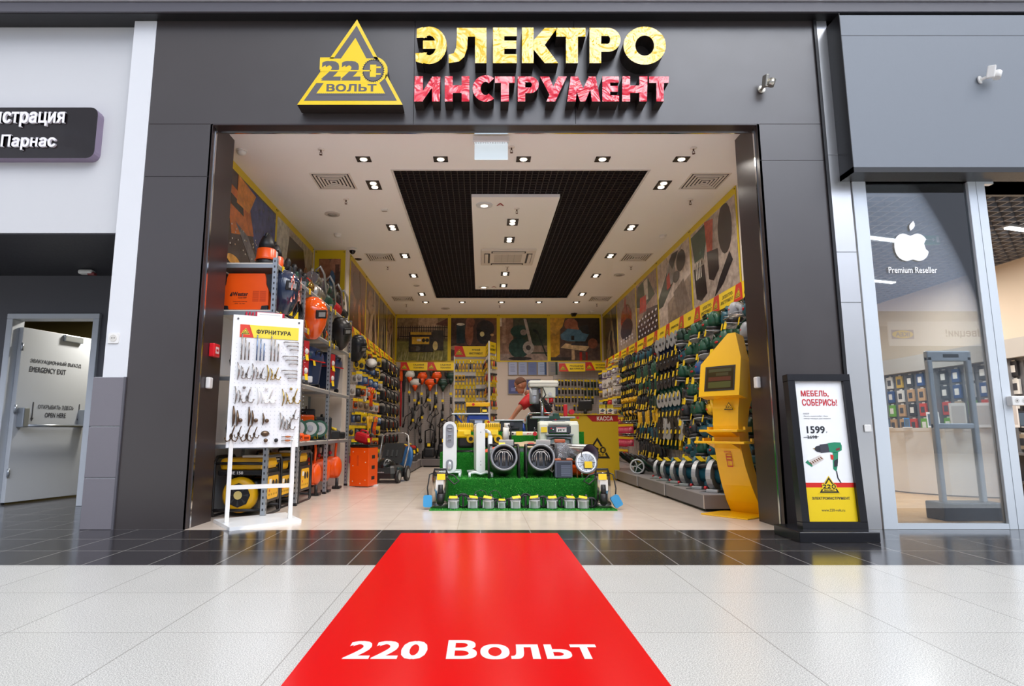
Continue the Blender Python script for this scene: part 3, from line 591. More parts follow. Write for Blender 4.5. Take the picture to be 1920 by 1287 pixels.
m = MB(); P = basis((-.0 - .004, .0, .98), (0, -1, 0), (0.03, 0, 1)); emblem(m, P @ Matrix.Translation((.05, .06, .006)), .11, '3a3006', 'f6bd06', .002, False)
m.text('ВХОД', .07, .02, rd, basis((.02, 0, .6), (0, -1, 0), (-.05, 0, 1)), .012); 
for a, b, c, d in ((-.03, .52, .03, .53), (-.03, .55, .03, .56), (-.03, .58, .03, .585), (-.03, .46, .03, .47), (-.03, .46, -.024, .58), (.024, .46, .03, .58)): m.flat([(a, b-.5), (c, b-.5), (c, d-.5), (a, d-.5)], .012, rd, basis((.05, 0, .5), (0, -1, 0), (-.2, 0, 1)))
m.build('markings', t)
m = MB(basis((.3, -.151, 1.27), (1, 0, 0), (0, 0, 1))); m.flat(circ(0, 0, .05, 4), .003, wp); m.flat(circ(0, 0, .02, 12), .004, M('40444a')); m.build('sticker', t)
# --- pegboard display of furniture fittings
t = thing('pegboard_stand', 'white pegboard stand of furniture fittings at the entrance', 'display stand', (-2.0, .27, 0))
A, B, C, D = PZ(400, 980, 0), PZ(430, 996, 0), PZ(565, 980, 0), PZ(535, 966, 0)
bs = [(p.x+2.0, p.y-.27) for p in (A, B, C, D)]
m = MB(); m.prism(bs, 0, .028, M('eef0f2', .3)); m.build('base', t)
LB, RB = PZ(420, 986, 0), PZ(547, 978, 0); x_ = (RB-LB).normalized(); ang = math.atan2(x_.y, x_.x); o = (LB+RB)/2-Vector((2.0*-1, .27, 0)); wl = (RB-LB).length
PT = Matrix.Translation((o.x, o.y, 0)) @ Matrix.Rotation(ang, 4, 'Z'); m = MB(PT); hw = wl/2+.0
m.box(-hw, -hw+.035, -.02, .02, .028, .72, wp, .003); m.box(hw-.035, hw, -.02, .02, .028, .72, wp, .003); m.box(-hw, hw, -.018, .018, .30, .335, wp); m.build('frame', t)
z0, z1 = .655, 1.83; bw_ = hw+.025
m = MB(PT); pegw = M('f3f4f5', .4); m.box(-bw_, bw_, -.012, .016, z0, z1, pegw, .003)
dk2 = M('b9bcc0', .6); PB = FACE((0, -.012, 0))
for i in range(18):
    for j in range(26):
        x = -bw_+.04+i*.035; z = z0+.04+j*.035
        if z < z1-.24: m.flat(circ(x, z, .0035, 5), .0008, dk2, PB)
for x in (-bw_+.04, bw_-.04):
    for z in (z0+.035, z1-.035): m.prism(circ(x, z, .009, 10), 0, .006, M('6d6a68', .3, .8), PB)
m.build('board', t)
PB = PT @ FACE((0, -.012, 0))
m = MB(PB); m.prism([(-bw_+.06, z1-.2), (bw_-.04, z1-.2), (bw_-.04, z1-.085), (-bw_+.06, z1-.085)], .001, .005, M('f4df45', .4)); m.flat([(-bw_+.06, z1-.2), (-bw_+.17, z1-.2), (-bw_+.13, z1-.085), (-bw_+.06, z1-.085)], .0055, M('e0402a', .4)); m.flat([(-bw_+.165, z1-.2), (-bw_+.178, z1-.2), (-bw_+.138, z1-.085), (-bw_+.125, z1-.085)], .006, M('d83a22', .4))
m.build('header', t); m = MB(PB); m.text('ФУРНИТУРА', .3, .042, M('2a2416', .4), Matrix.Translation((.045, z1-.142, 0)), .0062, 0, .04); emblem(m, Matrix.Translation((-bw_+.105, z1-.145, 0)), .075, '2a2416', 'f4df45', .0065); m.build('lettering', t)
# fittings hanging on it, each a thing of its own
sil, brz, gld, cop, blu = M('a8a09a', .25, .85), M('6e5a48', .3, .85), M('b99e63', .25, .85), M('b9642e', .35, .3), M('7e92b4', .25, .85)
PBW = Matrix.Translation((-2.0, .27, 0)) @ PB
def ph(fx, fy): # fractions of the board face
    return ((fx-.5)*2*bw_, z0+(1-fy)*(z1-z0))
def fit(mb, nm, lb, cat, grp): o = mb.build(nm); tag(o, lb, cat, grp)
def bx_(px, py): return ph((px-70)/640., (py-150)/1125.)   # crop of the photograph, slant removed below
col_ = ['silver', 'bluish', 'brown grey']
for g_, (px, mat) in enumerate(((155, sil), (290, blu), (418, sil))):
    for i in range(3):
        x, zt = bx_(px+i*32, 318+i*34); _, zb_ = bx_(0, 540); m = MB(PBW @ Matrix.Translation((x, 0, 0))); m.tube([(0, zb_, .03), (0, zt, .03)], .006, mat, 8)
        for z in (zb_+.02, zt-.02): m.cyl((0, z, 0), (0, z, .03), .004, mat, n=6)
        fit(m, 'rail_pull', f'{["long", "medium", "short"][i]} upright {col_[g_]} rail handle in the {ORD[g_+1]} trio on the white pegboard', 'handle', 'furniture handles on the pegboard')
for g_, py in enumerate((365, 490, 615)):
    for i in range(3):
        (x0_, z), (x1_, _) = bx_(535+i*30-g_*4, py+i*33), bx_(672, 0); m = MB(PBW); m.tube([(x0_, z, 0), (x0_+.008, z, .03), (x1_-.008, z, .03), (x1_, z, 0)], .005, sil, 8)
        fit(m, 'wire_pull', f'{["long", "medium", "short"][i]} horizontal wire handle in the {["top", "middle", "bottom"][g_]} set on the white pegboard', 'handle', 'furniture handles on the pegboard')
def bow(x, z0_, z1_, mat, r=.007, lean=.01):
    m = MB(PBW); pts = [(x+lean*math.sin(PI*k/6)-lean*.5*k/6, z0_+(z1_-z0_)*k/6, .004+.03*math.sin(PI*k/6)) for k in range(7)]; m.tube(pts, [r*.5, r*.8, r*1.1, r*1.2, r*1.1, r*.8, r*.5], mat, 8); return m
def hook(x, z, mat, big=1.):
    m = MB(PBW); m.prism(circ(x, z, .012*big, 12, .02*big), 0, .006, mat)
    for s_ in (-1, 1): m.tube([(x, z-.01, .006), (x+s_*.012*big, z-.03*big, .02), (x+s_*.03*big, z-.035*big, .03), (x+s_*.04*big, z-.015*big, .035)], .0045*big, mat, 7); m.ell((x+s_*.04*big, z-.012*big, .035), (.007*big,)*3, mat, 8, 5)
    m.tube([(x, z, .006), (x+.012*big, z+.05*big, .03), (x+.02*big, z+.075*big, .035)], .005*big, mat, 7); return m
def knob(x, z, mat, r=.014):
    m = MB(PBW); m.lathe([(r*.45, 0), (r*.4, .015), (r, .022), (r*.9, .03), (r*.4, .034)], mat, 12, Matrix.Translation((x, z, 0))); return m
rows = ['upper', 'middle', 'lower']
for g_, (py, dx, mats, nms, offs) in enumerate(((560, 0, (sil, sil, gld), ('polished', 'steel', 'brass'), (135, 265, 395)), (765, -8, (sil, wp, gld), ('polished', 'pale', 'brass'), (125, 322, 545)))):
    for c_ in range(3):
        mat = mats[c_]; px = offs[c_]
        x, zt = bx_(px, py+5*c_); _, zb_ = bx_(0, py+145+5*c_); fit(bow(x, zb_, zt, mat), 'bow_pull', f'larger {nms[c_]} bow handle in the {rows[g_]} fittings row of the pegboard', 'handle', 'furniture handles on the pegboard')
        x, zt = bx_(px+34, py+30+5*c_); _, zb_ = bx_(0, py+130+5*c_); fit(bow(x, zb_, zt, mat), 'bow_pull', f'smaller {nms[c_]} bow handle in the {rows[g_]} fittings row of the pegboard', 'handle', 'furniture handles on the pegboard')
        x, z = bx_(px+(75 if g_ == 0 else 105), py+(105 if g_ == 0 else 95)); fit(hook(x, z, mat, 1. if g_ == 0 else 1.25), 'coat_hook', f'{nms[c_]} double coat hook in the {rows[g_]} fittings row of the pegboard', 'hook', 'coat hooks on the pegboard')
        if g_: x, z = bx_(px+72, py+8); fit(knob(x, z, mat), 'cabinet_knob', f'{nms[c_]} round knob above the hook in the middle fittings row', 'knob', 'cabinet knobs on the pegboard')
for i, (px, py0, py1, r) in enumerate(((118, 930, 1095, .011), (152, 965, 1095, .01), (252, 935, 1095, .01), (282, 965, 1095, .009), (378, 985, 1085, .008))):
    x, zt = bx_(px, py0); _, zb_ = bx_(0, py1); fit(bow(x, zb_, zt, brz, r, .004), 'bow_pull', f'dark bronze bow handle, {ORD[i+1]} along the bronze row of the pegboard', 'handle', 'furniture handles on the pegboard')
for i, (px, py) in enumerate(((180, 1048), (315, 1048), (412, 1050), (410, 1215), (503, 1215))): x, z = bx_(px, py); fit(knob(x, z, brz if i < 4 else blk, .018), 'cabinet_knob', f'{"dark bronze" if i < 4 else "black"} round knob, {ORD[i+1]} along the bronze fittings of the pegboard', 'knob', 'cabinet knobs on the pegboard')
for i, (px, py, b_) in enumerate(((110, 1180, 1.25), (172, 1160, .9), (243, 1180, 1.25), (308, 1165, .9), (655, 1010, .9), (620, 1090, 1.1))): x, z = bx_(px, py); fit(hook(x, z, brz if i < 4 else sil, b_), 'coat_hook', f'{"bronze" if i < 4 else "silver"} double coat hook, {ORD[i+1]} along the lowest rows of the pegboard', 'hook', 'coat hooks on the pegboard')
for i, px in enumerate((535, 566, 600)): x, zt = bx_(px, 980+i*30); _, zb_ = bx_(0, 1125); fit(bow(x, zb_, zt, sil), 'bow_pull', f'silver bow handle, {ORD[i+1]} of three in the lower corner of the pegboard', 'handle', 'furniture handles on the pegboard')
x, z = bx_(403, 1150); m = MB(PBW @ Matrix.Translation((x, z, 0))); m.ell((0, -.008, .004), (.036, .026, .022), brz, 14, 8, 0, 1); m.prism(circ(0, -.01, .037, 14, .02, 0, PI), 0, .02, brz); fit(m, 'cup_pull', 'dark bronze cup pull near the bottom of the white pegboard', 'handle', None)
for i, py in enumerate((1185, 1218)):
    (x0_, z), (x1_, _) = bx_(555, py), bx_(658, 0); m = MB(PBW); m.tube([(x0_, z, 0), (x0_+.01, z, .025), (x1_-.01, z, .025), (x1_, z, 0)], .004, sil, 7); m.tube([(x0_+.025, z, .026), ((x0_+x1_)/2, z, .027), (x1_-.025, z, .026)], [.006, .009, .006], cop, 8)
    fit(m, 'wooden_pull', f'{["upper", "lower"][i]} wooden grip handle at the bottom corner of the pegboard', 'handle', 'wooden grip handles')
# red folders behind the top of the pegboard
Q = PT
for i in range(3):
    m = MB(Matrix.Translation((-2.0, .27, 0)) @ PT @ TR(-.19+i*.022, .09, z1-.16, 0, .03*i, 0)); m.box(-.007, .007, -.02, .1, -.06, .21, M('c01836', .3), .002); o = m.build('brochure'); tag(o, f'thin crimson folder, {ORD[i+1]} in the file standing behind the pegboard', 'folder', 'crimson folders')
t = thing('paper_holder', 'crimson holder with white printed sheet above the pegboard', 'holder', (-2.0, .27, 0)); m = MB(PT @ TR(.0, .06, z1-.12)); m.box(-.115, .14, 0, .012, 0, .175, M('c01836', .3)); m.build('holder', t)
m = MB(PT @ TR(.0, .06, z1-.12)); m.box(-.1, .12, -.006, -.001, 0, .17, M('f5f4f2', .4)); [m.box(-.08, .1-(i % 3)*.02, -.007, -.006, .15-.022*i, .154-.022*i, M('b4b0b0', .5)) for i in range(5)]; m.build('sheet', t)
# ================= ceiling fittings, posters and sign bands of the shop
lampd = M('2c2420', .4); lamp_on = M('fff0d8', .4, 0, 0, 60, 0, 6.)
def lamp(name, energy, size, col=(1, .86, .72), spread=2.4, kind='AREA'):
    l = bpy.data.lights.new(name, kind); l.energy = energy; l.color = col
    if kind == 'AREA': l.shape = 'DISK'; l.size = size; l.spread = spread
    return l
LAMP = lamp('lamp_bulb', 7.2, .12, (1, .93, .86))
def downlight(p, n, lb):
    t = thing('downlight', lb, 'ceiling light', p, 0, 'square ceiling downlights'); w, d = (.075, .06) if n == 1 else (.075, .125)
    m = MB()
    for a, b, c, e in ((-w, -w+.012, -d, d), (w-.012, w, -d, d), (-w, w, -d, -d+.012), (-w, w, d-.012, d)): m.box(a, b, c, e, -.008, .0, lampd)
    m.box(-w+.01, w-.01, -d+.01, d-.01, -.003, -.001, lampd); m.build('frame', t)
    for k in range(n):
        y = 0 if n == 1 else (-.055, .055)[k]; m = MB(); m.lathe([(.0, -.004), (.03, -.006), (.034, -.012), (.038, -.006)], lamp_on, 14, Matrix.Translation((0, y, 0))); m.build('bulb', t)
    o = bpy.data.objects.new('lamp_light', LAMP); S.collection.objects.link(o); o.parent = t; o.location = (0, 0, -.03); return t
FX = [-1.24, -.43, .44, 1.27, 2.1]
for i, x in enumerate(FX): downlight((x, .88, HT), 1, f'single square downlight in the row above the entrance, {ORD[i+1]} from the rack side')
SY = [1.555, 3.03, 4.41, 5.68, 7.19]
for i, y in enumerate(SY): downlight((-1.25, y, HT), 2, f'double square downlight on the rack side of the ceiling grille, {ORD[i+1]} from the entrance'); downlight((2.1, y, HT), 2, f'double square downlight on the power tool side of the grille, {ORD[i+1]} from the entrance')
for i, x in enumerate(FX): downlight((x, 7.975, HT), 1, f'single square downlight in the row before the back wall, {ORD[i+1]} from the rack side')
for i, (u, v) in enumerate(((961, 416), (955, 449), (947, 513), (944, 535))): downlight(PZ(u, v, 3.6), 2, f'double square downlight on the central ceiling raft, {ORD[i+1]} from the entrance')
for p, lb in ((PZ(908, 384, 3.6), 'round downlight at the near end of the central raft'), (PZ(907, 538, 3.6), 'round downlight at the far end of the central raft')):
    t = thing('round_downlight', lb, 'ceiling light', p); m = MB(); m.lathe([(.105, 0), (.1, -.012), (.09, -.014)], wht2, 24); m.build('rim', t); m = MB(); m.lathe([(.09, -.012), (.0, -.016)], lamp_on, 24); m.build('diffuser', t)
    o = bpy.data.objects.new('lamp_light', LAMP); S.collection.objects.link(o); o.parent = t; o.location = (0, 0, -.04)
    m = MB(basis((.2, -.02, -.002), (1, 0, 0), (0, -1, 0))); m.text('A', .1, .1, M('9a3a34', .5), Matrix.Identity(4), .0); o = m.build('emergency_mark', None, p); tag(o, 'small red letter A beside the '+lb, 'mark')
vw = M('e9e2da', .5); vd = M('3a3532', .6)
for i, (x, y) in enumerate(((-1.69, 1.45), (-1.66, 4.5), (-1.7, 7.65), (2.55, 1.45), (2.54, 4.5), (2.56, 7.65))):
    t = thing('ceiling_diffuser', f'square white air diffuser on the {"rack" if i < 3 else "power tool"} side of the ceiling, {ORD[i % 3+1]} from the entrance', 'air vent', (x, y, HT), 0, 'square ceiling diffusers')
    m = MB(); s = .225
    for k in range(6):
        a = s-k*.037; b = a-.02; z0_, z1_ = -.006-.002*k, .0+.012
        for q in ((-a, a, -a, -b), (-a, a, b, a), (-a, -b, -b, b), (b, a, -b, b)): m.box(q[0], q[1], q[2], q[3], z0_, z0_+.006, vw)
    m.build('louvre', t); m = MB(); m.box(-s+.01, s-.01, -s+.01, s-.01, -.002, 0, vd); m.build('backing', t)
t = thing('air_conditioner', 'white ceiling cassette air conditioner on the central raft', 'air conditioner', PZ(952, 481, 3.6)); m = MB(); s = .43
m.box(-s, s, -s, s, -.03, 0, vw, .012); m.build('body', t)
m = MB(); m.box(-.22, .22, -.22, .22, -.036, -.029, M('d6cec4', .5)); [m.box(x-.004, x+.004, -.22, .22, -.039, -.034, M('b9b0a6', .5)) for x in (-.1, 0, .1)]; [m.box(-.22, .22, -.2+j*.05, -.196+j*.05, -.038, -.034, M('c4bcb2', .5)) for j in range(9)]; m.build('grille', t)
for a in range(4):
    m = MB(Matrix.Rotation(a*PI/2, 4, 'Z')); m.box(-.27, .27, -.38, -.29, -.034, -.029, vd); m.box(-.25, .25, -.37, -.32, -.042, -.034, vw, .003); m.build('flap', t)
brs = M('6a5148', .35, .6)
for i, (u, v, z) in enumerate(((602, 279, HT), (649, 373, HT), (727, 499, HT), (762, 570, HT), (1300, 277, HT), (1294, 374, HT), (1183, 499, HT), (1119, 569, HT), (959, 275, HT), (969, 391, 3.6), (951, 500, 3.6), (937, 572, HT))):
    lb = f'small hanging sprinkler head on the {"rack side of the ceiling" if i < 4 else "power tool side of the ceiling" if i < 8 else "middle line of the ceiling"}, {ORD[i % 4+1]} from the entrance'
    t = thing('sprinkler', lb, 'sprinkler', PZ(u, v, z), 0, 'ceiling sprinklers'); m = MB(); m.lathe([(.035, 0), (.033, -.008), (.012, -.012)], vw, 12); m.build('escutcheon', t)
    m = MB(); m.cyl((0, 0, -.01), (0, 0, -.035), .008, brs, n=8); m.tube([(-.004, 0, -.03), (-.014, 0, -.045), (0, 0, -.06), (.014, 0, -.045), (.004, 0, -.03)], .003, brs, 5); m.cyl((0, 0, -.06), (0, 0, -.064), .016, brs, n=10); m.build('head', t)
for i, (u, v) in enumerate(((453, 282), (633, 439), (764, 582), (1243, 441), (1110, 582))):
    t = thing('smoke_detector', 'white dome smoke detector on the ceiling, '+('in the entrance corner by the rack', 'beyond the first loudspeaker', 'at the far end of the rack side', 'midway along the power tool side', 'at the far end of the power tool side')[i], 'smoke detector', PZ(u, v, HT), 0, 'smoke detectors')
    m = MB(); m.lathe([(.055, 0), (.055, -.012)], wp, 16); m.build('base', t); m = MB(); m.lathe([(.048, -.012), (.046, -.03), (.03, -.045), (.012, -.05)], wp, 16); m.build('sensor_head', t)
for i, (u, v) in enumerate(((623, 401), (781, 535), (835, 578), (1161, 515))):
    t = thing('ceiling_speaker', 'flat round pale ceiling loudspeaker '+('near the entrance on the rack side', 'small one midway on the rack side', 'in front of the back wall', 'on the power tool side')[i], 'speaker', PZ(u, v, HT), 0, 'ceiling loudspeakers'); r = .1 if i != 1 else .06
    m = MB(); m.lathe([(r, 0), (r, -.008), (r*.9, -.012)], M('cfc8c2', .5), 22); m.build('rim', t); m = MB(); m.lathe([(r*.9, -.011), (0.001, -.014)], M('b5aea8', .7, 0, .4, 500), 22); m.build('grille', t)
m = MB(); m.prism(rr2(-.045, -.03, .045, .03, .01), -.02, 0, wp); m.box(-.03, .03, -.015, .015, -.024, -.02, M('a89d94', .5)); tag(m.build('detector_box', None, PZ(721, 393, HT)), 'tiny square white detector box on the ceiling near the second downlight', 'detector')
def dome(p, lb, hang=0):
    t = thing('dome_camera', lb, 'camera', p); m = MB(); m.lathe([(.075, 0), (.075, -.02), (.06, -.035)], wp, 18); m.build('base', t); m = MB(); m.ell((0, 0, -.03), (.05, .05, .06), M('1b1718', .1), 14, 8, -1, .2); m.build('lens', t)
dome(PZ(661, 466, HT), 'white domed security camera on the ceiling beside the hand poster pillar')
t = thing('dome_camera', 'dark domed security camera below the white one at the pillar', 'camera', PX(672, 480, -2.05)); m = MB(); m.ell((0, 0, 0), (.085, .085, .075), M('3a3030', .15), 16, 10); m.build('lens', t); m = MB(); m.lathe([(.075, .03), (.085, .05), (.05, .09)], M('4a4040', .4), 16); m.cyl((-.07, 0, .03), (0, 0, .06), .02, M('4a4040')); m.build('bracket', t)
t = thing('dome_camera', 'small black security camera above the jigsaw poster on the back wall', 'camera', PY(1076, 588, YB-.08)); m = MB(); m.prism([(-.09, .03), (.09, .03), (.04, -.06), (-.04, -.06)], -.06, .08, blk, FACE((0, 0, 0))); m.build('body', t); m = MB(); m.cyl((0, -.05, -.0), (0, -.1, -.02), .03, M('26211f', .1)); m.build('lens', t)
t = thing('exit_sign', 'unlit hanging exit light with added glow in its clear panel above the entrance', 'exit light', PY(921, 278, .35)); m = MB(); m.box(-.175, .175, -.03, .03, .06, .115, M('e6e2e0', .4), .008); m.build('housing', t)
m = MB(); m.box(-.16, .16, -.006, .006, -.115, .06, M('d9e6ec', .15, 0, 0, 60, 0, .55)); m.build('panel', t); m = MB(); [m.box(-.15+i*.023, -.14+i*.023, -.012, -.006, .045, .06, M('f5f8fa', .4)) for i in range(14)]; m.build('light_strip', t)  # clear panel is given a faint glow of its own, though the light is off

# --- posters on the upper walls
BG = {'dusk': '3c2f3a'}
def chart(kind):
    r = random.Random(sum(map(ord, kind)))
    if kind == 'generator':
        s = [('r', 0, .42, 1, 1, '8a7358'), ('r', .42, .72, .8, 1, 'b79c80'), ('p', [(.75, .85), (1, 1), (1, .8)], '5e3a30'), ('r', 0, .3, 1, .52, '59512f'), ('r', 0, 0, 1, .45, '7e7a3e')]
        s += [('r', .03+i*.045, .5, .042+i*.045, .82, '2b231f') for i in range(21)]+[('r', 0, .76, 1, .78, '2b231f'), ('r', .05, .55, 1, .57, '2b231f')]
        s += [('p', [(x, 0), (x+.03, 0), (x+.05, .1+r.random()*.25)], r.choice(['948f55', '6b6a33', 'a59f6a'])) for x in [r.random() for _ in range(40)]]
        s += [('r', .24, .2, .72, .66, '221d1a'), ('r', .27, .6, .68, .66, 'c9a338'), ('r', .3, .38, .64, .55, 'd8ad2f'), ('r', .4, .45, .48, .5, 'f0ead8'), ('e', .53, .47, .035, .045, '1e1a18'), ('e', .6, .47, .035, .045, '1e1a18'), ('r', .72, .24, .92, .7, '2b2622'), ('e', .76, .34, .05, .11, 'd2bf80'), ('e', .4, .28, .07, .06, '55504a'), ('r', .28, .22, .38, .32, '3a2c1c')]
    elif kind == 'grinder':
        s = [('r', 0, 0, 1, 1, '4a342c'), ('r', .75, .3, 1, 1, '6a4128'), ('e', .75, .75, .2, .2, '231a1c'), ('e', .72, .6, .16, .22, '1d191d'), ('p', [(.0, .1), (.9, .3), (1, .2), (1, 0), (0, 0)], '6b4d40'), ('r', .12, .4, .3, .85, '20343c'), ('e', .21, .85, .09, .03, 'd9d4c8'), ('e', .4, .65, .09, .3, '8f5b44'), ('e', .42, .9, .1, .12, '7b4a38'), ('e', .68, .62, .05, .06, 'f8e0a0'), ('e', .9, .6, .04, .03, 'c9a070'), ('e', .1, .3, .15, .05, 'b58d6a')]
    elif kind == 'compressor':
        s = [('r', 0, 0, 1, 1, '3b3f30'), ('r', 0, 0, .28, 1, '8a6a58'), ('r', .0, .8, .04, 1, 'd8c8b8'), ('r', .05, .4, .12, 1, 'a58672'), ('r', 0, 0, 1, .16, '8d7a70'), ('e', .7, .6, .3, .3, '2c3a2a'), ('r', .6, .2, 1, .35, '7d6a5c'), ('e', .4, .3, .22, .24, '1d3a33'), ('e', .6, .3, .12, .15, '9c938c'), ('e', .6, .3, .05, .06, '3a3634'), ('e', .42, .68, .2, .15, '1f4038'), ('e', .5, .66, .07, .07, '8d8480'), ('p', [(.5, .98), (.56, .98), (.68, .4), (.62, .4)], 'a79d98'), ('p', [(.7, .75), (.8, .7), (1, .1), (.97, .1), (.8, .6), (.7, .7)], '1a2622'), ('e', .42, .05, .25, .04, '2b2522')]
    elif kind == 'jigsaw':
        s = [('r', 0, 0, 1, 1, '55423c'), ('r', .5, .4, 1, 1, '2a211f'), ('p', [(0, 0), (.18, .15), (.2, .7), (0, 1)], 'b98a1e'), ('p', [(0, 1), (.3, 1), (.25, .8), (.1, .6), (0, .7)], 'd0a030'), ('e', .42, .85, .14, .14, '9a5f48'), ('e', .5, .75, .08, .1, 'a86b50'), ('p', [(.2, .6), (.35, .75), (.6, .72), (.78, .62), (.7, .45), (.35, .45), (.22, .5)], '4f7c9c'), ('p', [(.55, .8), (.75, .85), (.8, .6), (.65, .65)], '25272c'), ('r', .42, .48, .48, .58, '201d1e'), ('p', [(.2, .3), (.7, .22), (.8, .34), (.3, .4)], 'd6b78c'), ('r', .42, .02, .48, .25, 'c0a07c'), ('r', .58, .0, .63, .2, 'b02a20'), ('r', .7, 0, .74, .2, '8a2620'), ('p', [(.4, .36), (.75, .34), (.78, .42), (.45, .42)], '34343a'), ('r', 0, 0, .4, .08, '3a3230'), ('e', .85, .4, .1, .12, '86503c')]
    elif kind == 'hand':
        s = [('r', 0, 0, 1, 1, '6e584a'), ('e', .25, .75, .3, .35, '96654e'), ('e', .8, .9, .3, .15, 'a3705a'), ('e', .15, .55, .14, .18, '8a5a45'), ('p', [(.4, 0), (.55, .65), (.85, .75), (.9, 0)], '35506e'), ('e', .62, .5, .15, .3, '47678a'), ('p', [(.75, .9), (.95, .9), (.9, .3), (.8, .3)], '5a3c34'), ('r', .5, .35, .62, .42, '22262c')]
    elif kind == 'chainsaw':
        s = [('r', 0, 0, 1, 1, '3a2c2c'), ('p', [(.35, .98), (1, .98), (1, 0), (.75, .15)], '2d3f78'), ('p', [(.12, .85), (.5, .8), (.6, .5), (.25, .35)], 'c86a20'), ('p', [(.2, .75), (.4, .72), (.42, .62), (.22, .64)], '201a18'), ('p', [(.3, .5), (.5, .45), (.85, .08), (.7, .05)], '6e6a6c'), ('p', [(.3, 1), (.6, .95), (.5, .7), (.3, .7)], 'd88428'), ('e', .85, .06, .15, .07, '6a4a38'), ('e', .3, .1, .1, .05, 'e09840')]
        s += [('e', r.random()*.7, r.random()*.5, .006, .008, r.choice(['e8dcc8', 'b09878'])) for _ in range(60)]
    elif kind == 'boot':
        s = [('r', 0, 0, 1, 1, 'a59a8a'), ('r', 0, 0, .3, 1, 'c0bcae'), ('p', [(.2, .2), (.3, .9), (.7, .9), (.85, .4), (.7, .2)], '2e2426'), ('e', .8, .4, .1, .3, '9a7460'), ('p', [(.9, .1), (.95, .5), (1, .1)], 'c05030')]
    elif kind in ('brown', 'wood', 'dark'):
        h = {'brown': ('80492c', '4a2c22', '9a5f38', '63402e'), 'wood': ('6b4c38', '9c7a58', '3c2c26', 'b69a7c'), 'dark': ('3e342c', '66543c', '29231f', '7d6a4c')}[kind]
        s = [('r', 0, 0, 1, 1, h[0]), ('p', [(.2, 0), (.5, .8), (.7, .6), (.5, 0)], h[3]), ('e', .35, .7, .25, .22, h[1]), ('e', .7, .3, .2, .28, h[2]), ('r', .0, .0, .2, .5, h[1]), ('p', [(.55, 1), (.65, 1), (.9, .0), (.75, 0)], h[3])]
    elif kind == 'holster':
        s = [('r', 0, 0, 1, 1, 'b3a296'), ('p', [(0, .95), (.45, .98), (.3, .55), (.1, .45)], '2d4a38'), ('p', [(.35, 1), (.55, .95), (.5, .55), (.38, .6)], 'b8452e'), ('e', .78, .72, .14, .3, '2d2124'), ('r', .08, .3, .28, .58, '9c8d80'), ('p', [(.08, .1), (.04, .5), (.3, .48), (.34, .1), (.2, .04)], '241a1c'), ('p', [(.4, .25), (.38, .6), (.62, .55), (.62, .3), (.5, .2)], '2a1d20'), ('p', [(.5, .0), (.62, .18), (.85, .42), (.9, .3), (.7, .1)], '221a20'), ('r', .1, .5, .26, .55, '4a3c38')]
        s += [('r', .1+i*.04, .34, .12+i*.04, .56, 'd6ccc0') for i in range(4)]
    elif kind == 'router':
        s = [('r', 0, 0, 1, 1, 'c2b0a4'), ('p', [(.3, 0), (.3, .3), (1, .5), (1, 0)], '8d7a6c'), ('p', [(.6, .02), (.5, .4), (.8, .5), (.95, .1)], '77675c'), ('p', [(0, .3), (0, .45), (.35, .8), (.5, .55), (.15, .3)], '2d3a33'), ('e', .45, .72, .13, .18, '8f8a88'), ('p', [(.3, .5), (.42, .52), (.4, .75), (.3, .7)], 'a8362c'), ('e', .75, .78, .13, .15, '2a2326'), ('p', [(.4, .9), (.5, .98), (.7, .95), (.5, .75)], '25202a'), ('p', [(.7, .95), (.85, 1), (.75, .9)], '9c9088'), ('e', .6, .6, .1, .08, '4a4444')]
    elif kind == 'bits':
        s = [('r', 0, 0, 1, 1, '9a8074'), ('p', [(0, .6), (.1, .95), (.6, .98), (.9, .6), (.4, .5)], '2c4436'), ('p', [(.4, .95), (.6, .97), (.6, .6), (.45, .6)], 'cfc6bc'), ('p', [(.15, .45), (.2, .72), (.5, .7), (.5, .42)], 'b5352a'), ('p', [(0, 0), (0, .25), (.5, .45), (1, .4), (1, 0)], '4a3a40')]
        s += [('r', .2+i*.07, .2, .22+i*.07, .48, '8f8480') for i in range(5)]+[('e', .1+i*.16+(j % 2)*.06, .06+j*.09, .035, .02, 'd6cdd2') for i in range(6) for j in range(4)]
    else:
        s = [('r', 0, 0, 1, 1, 'a08c7e'), ('e', .5, .55, .3, .28, '8d3c24'), ('e', .5, .35, .33, .2, '453436'), ('p', [(.4, .85), (.5, 1), (.55, .6)], 'a02c24')]+[('e', .2+i*.15, .12+j*.06, .04, .02, 'd0c4c4') for i in range(5) for j in range(2)]
    return s
yf = M('dfc41a', .4)
def poster(T, w, h, kind, lb, top=.11, side=.035, gloss=.1):
    t = thing('wall_poster', lb, 'poster', T.translation, 0, 'framed pictures around the top of the shop')
    L = T.copy(); L.translation = (0, 0, 0)
    m = MB(L); m.box(-w/2, w/2, -h/2, h/2, .004, .012, yf); m.build('frame', t)
    iw, ih = w-2*side, h-top-side*.6; C = L @ Matrix.Translation((0, -top/2+side*.3, 0)); m = MB(); m.art(chart(kind), iw, ih, C, .013); m.build('picture', t)
    m = MB(L); [m.cyl((sx_*(w/2-.02), sy_*(h/2-.03), .012), (sx_*(w/2-.02), sy_*(h/2-.03), .02), .01, M('8c7c28', .3, .6), n=8) for sx_ in (-1, 1) for sy_ in (1,)]; m.build('stud', t)
PT0, PB0 = 3.625, 2.46
hh = PT0-PB0; zc = (PT0+PB0)/2
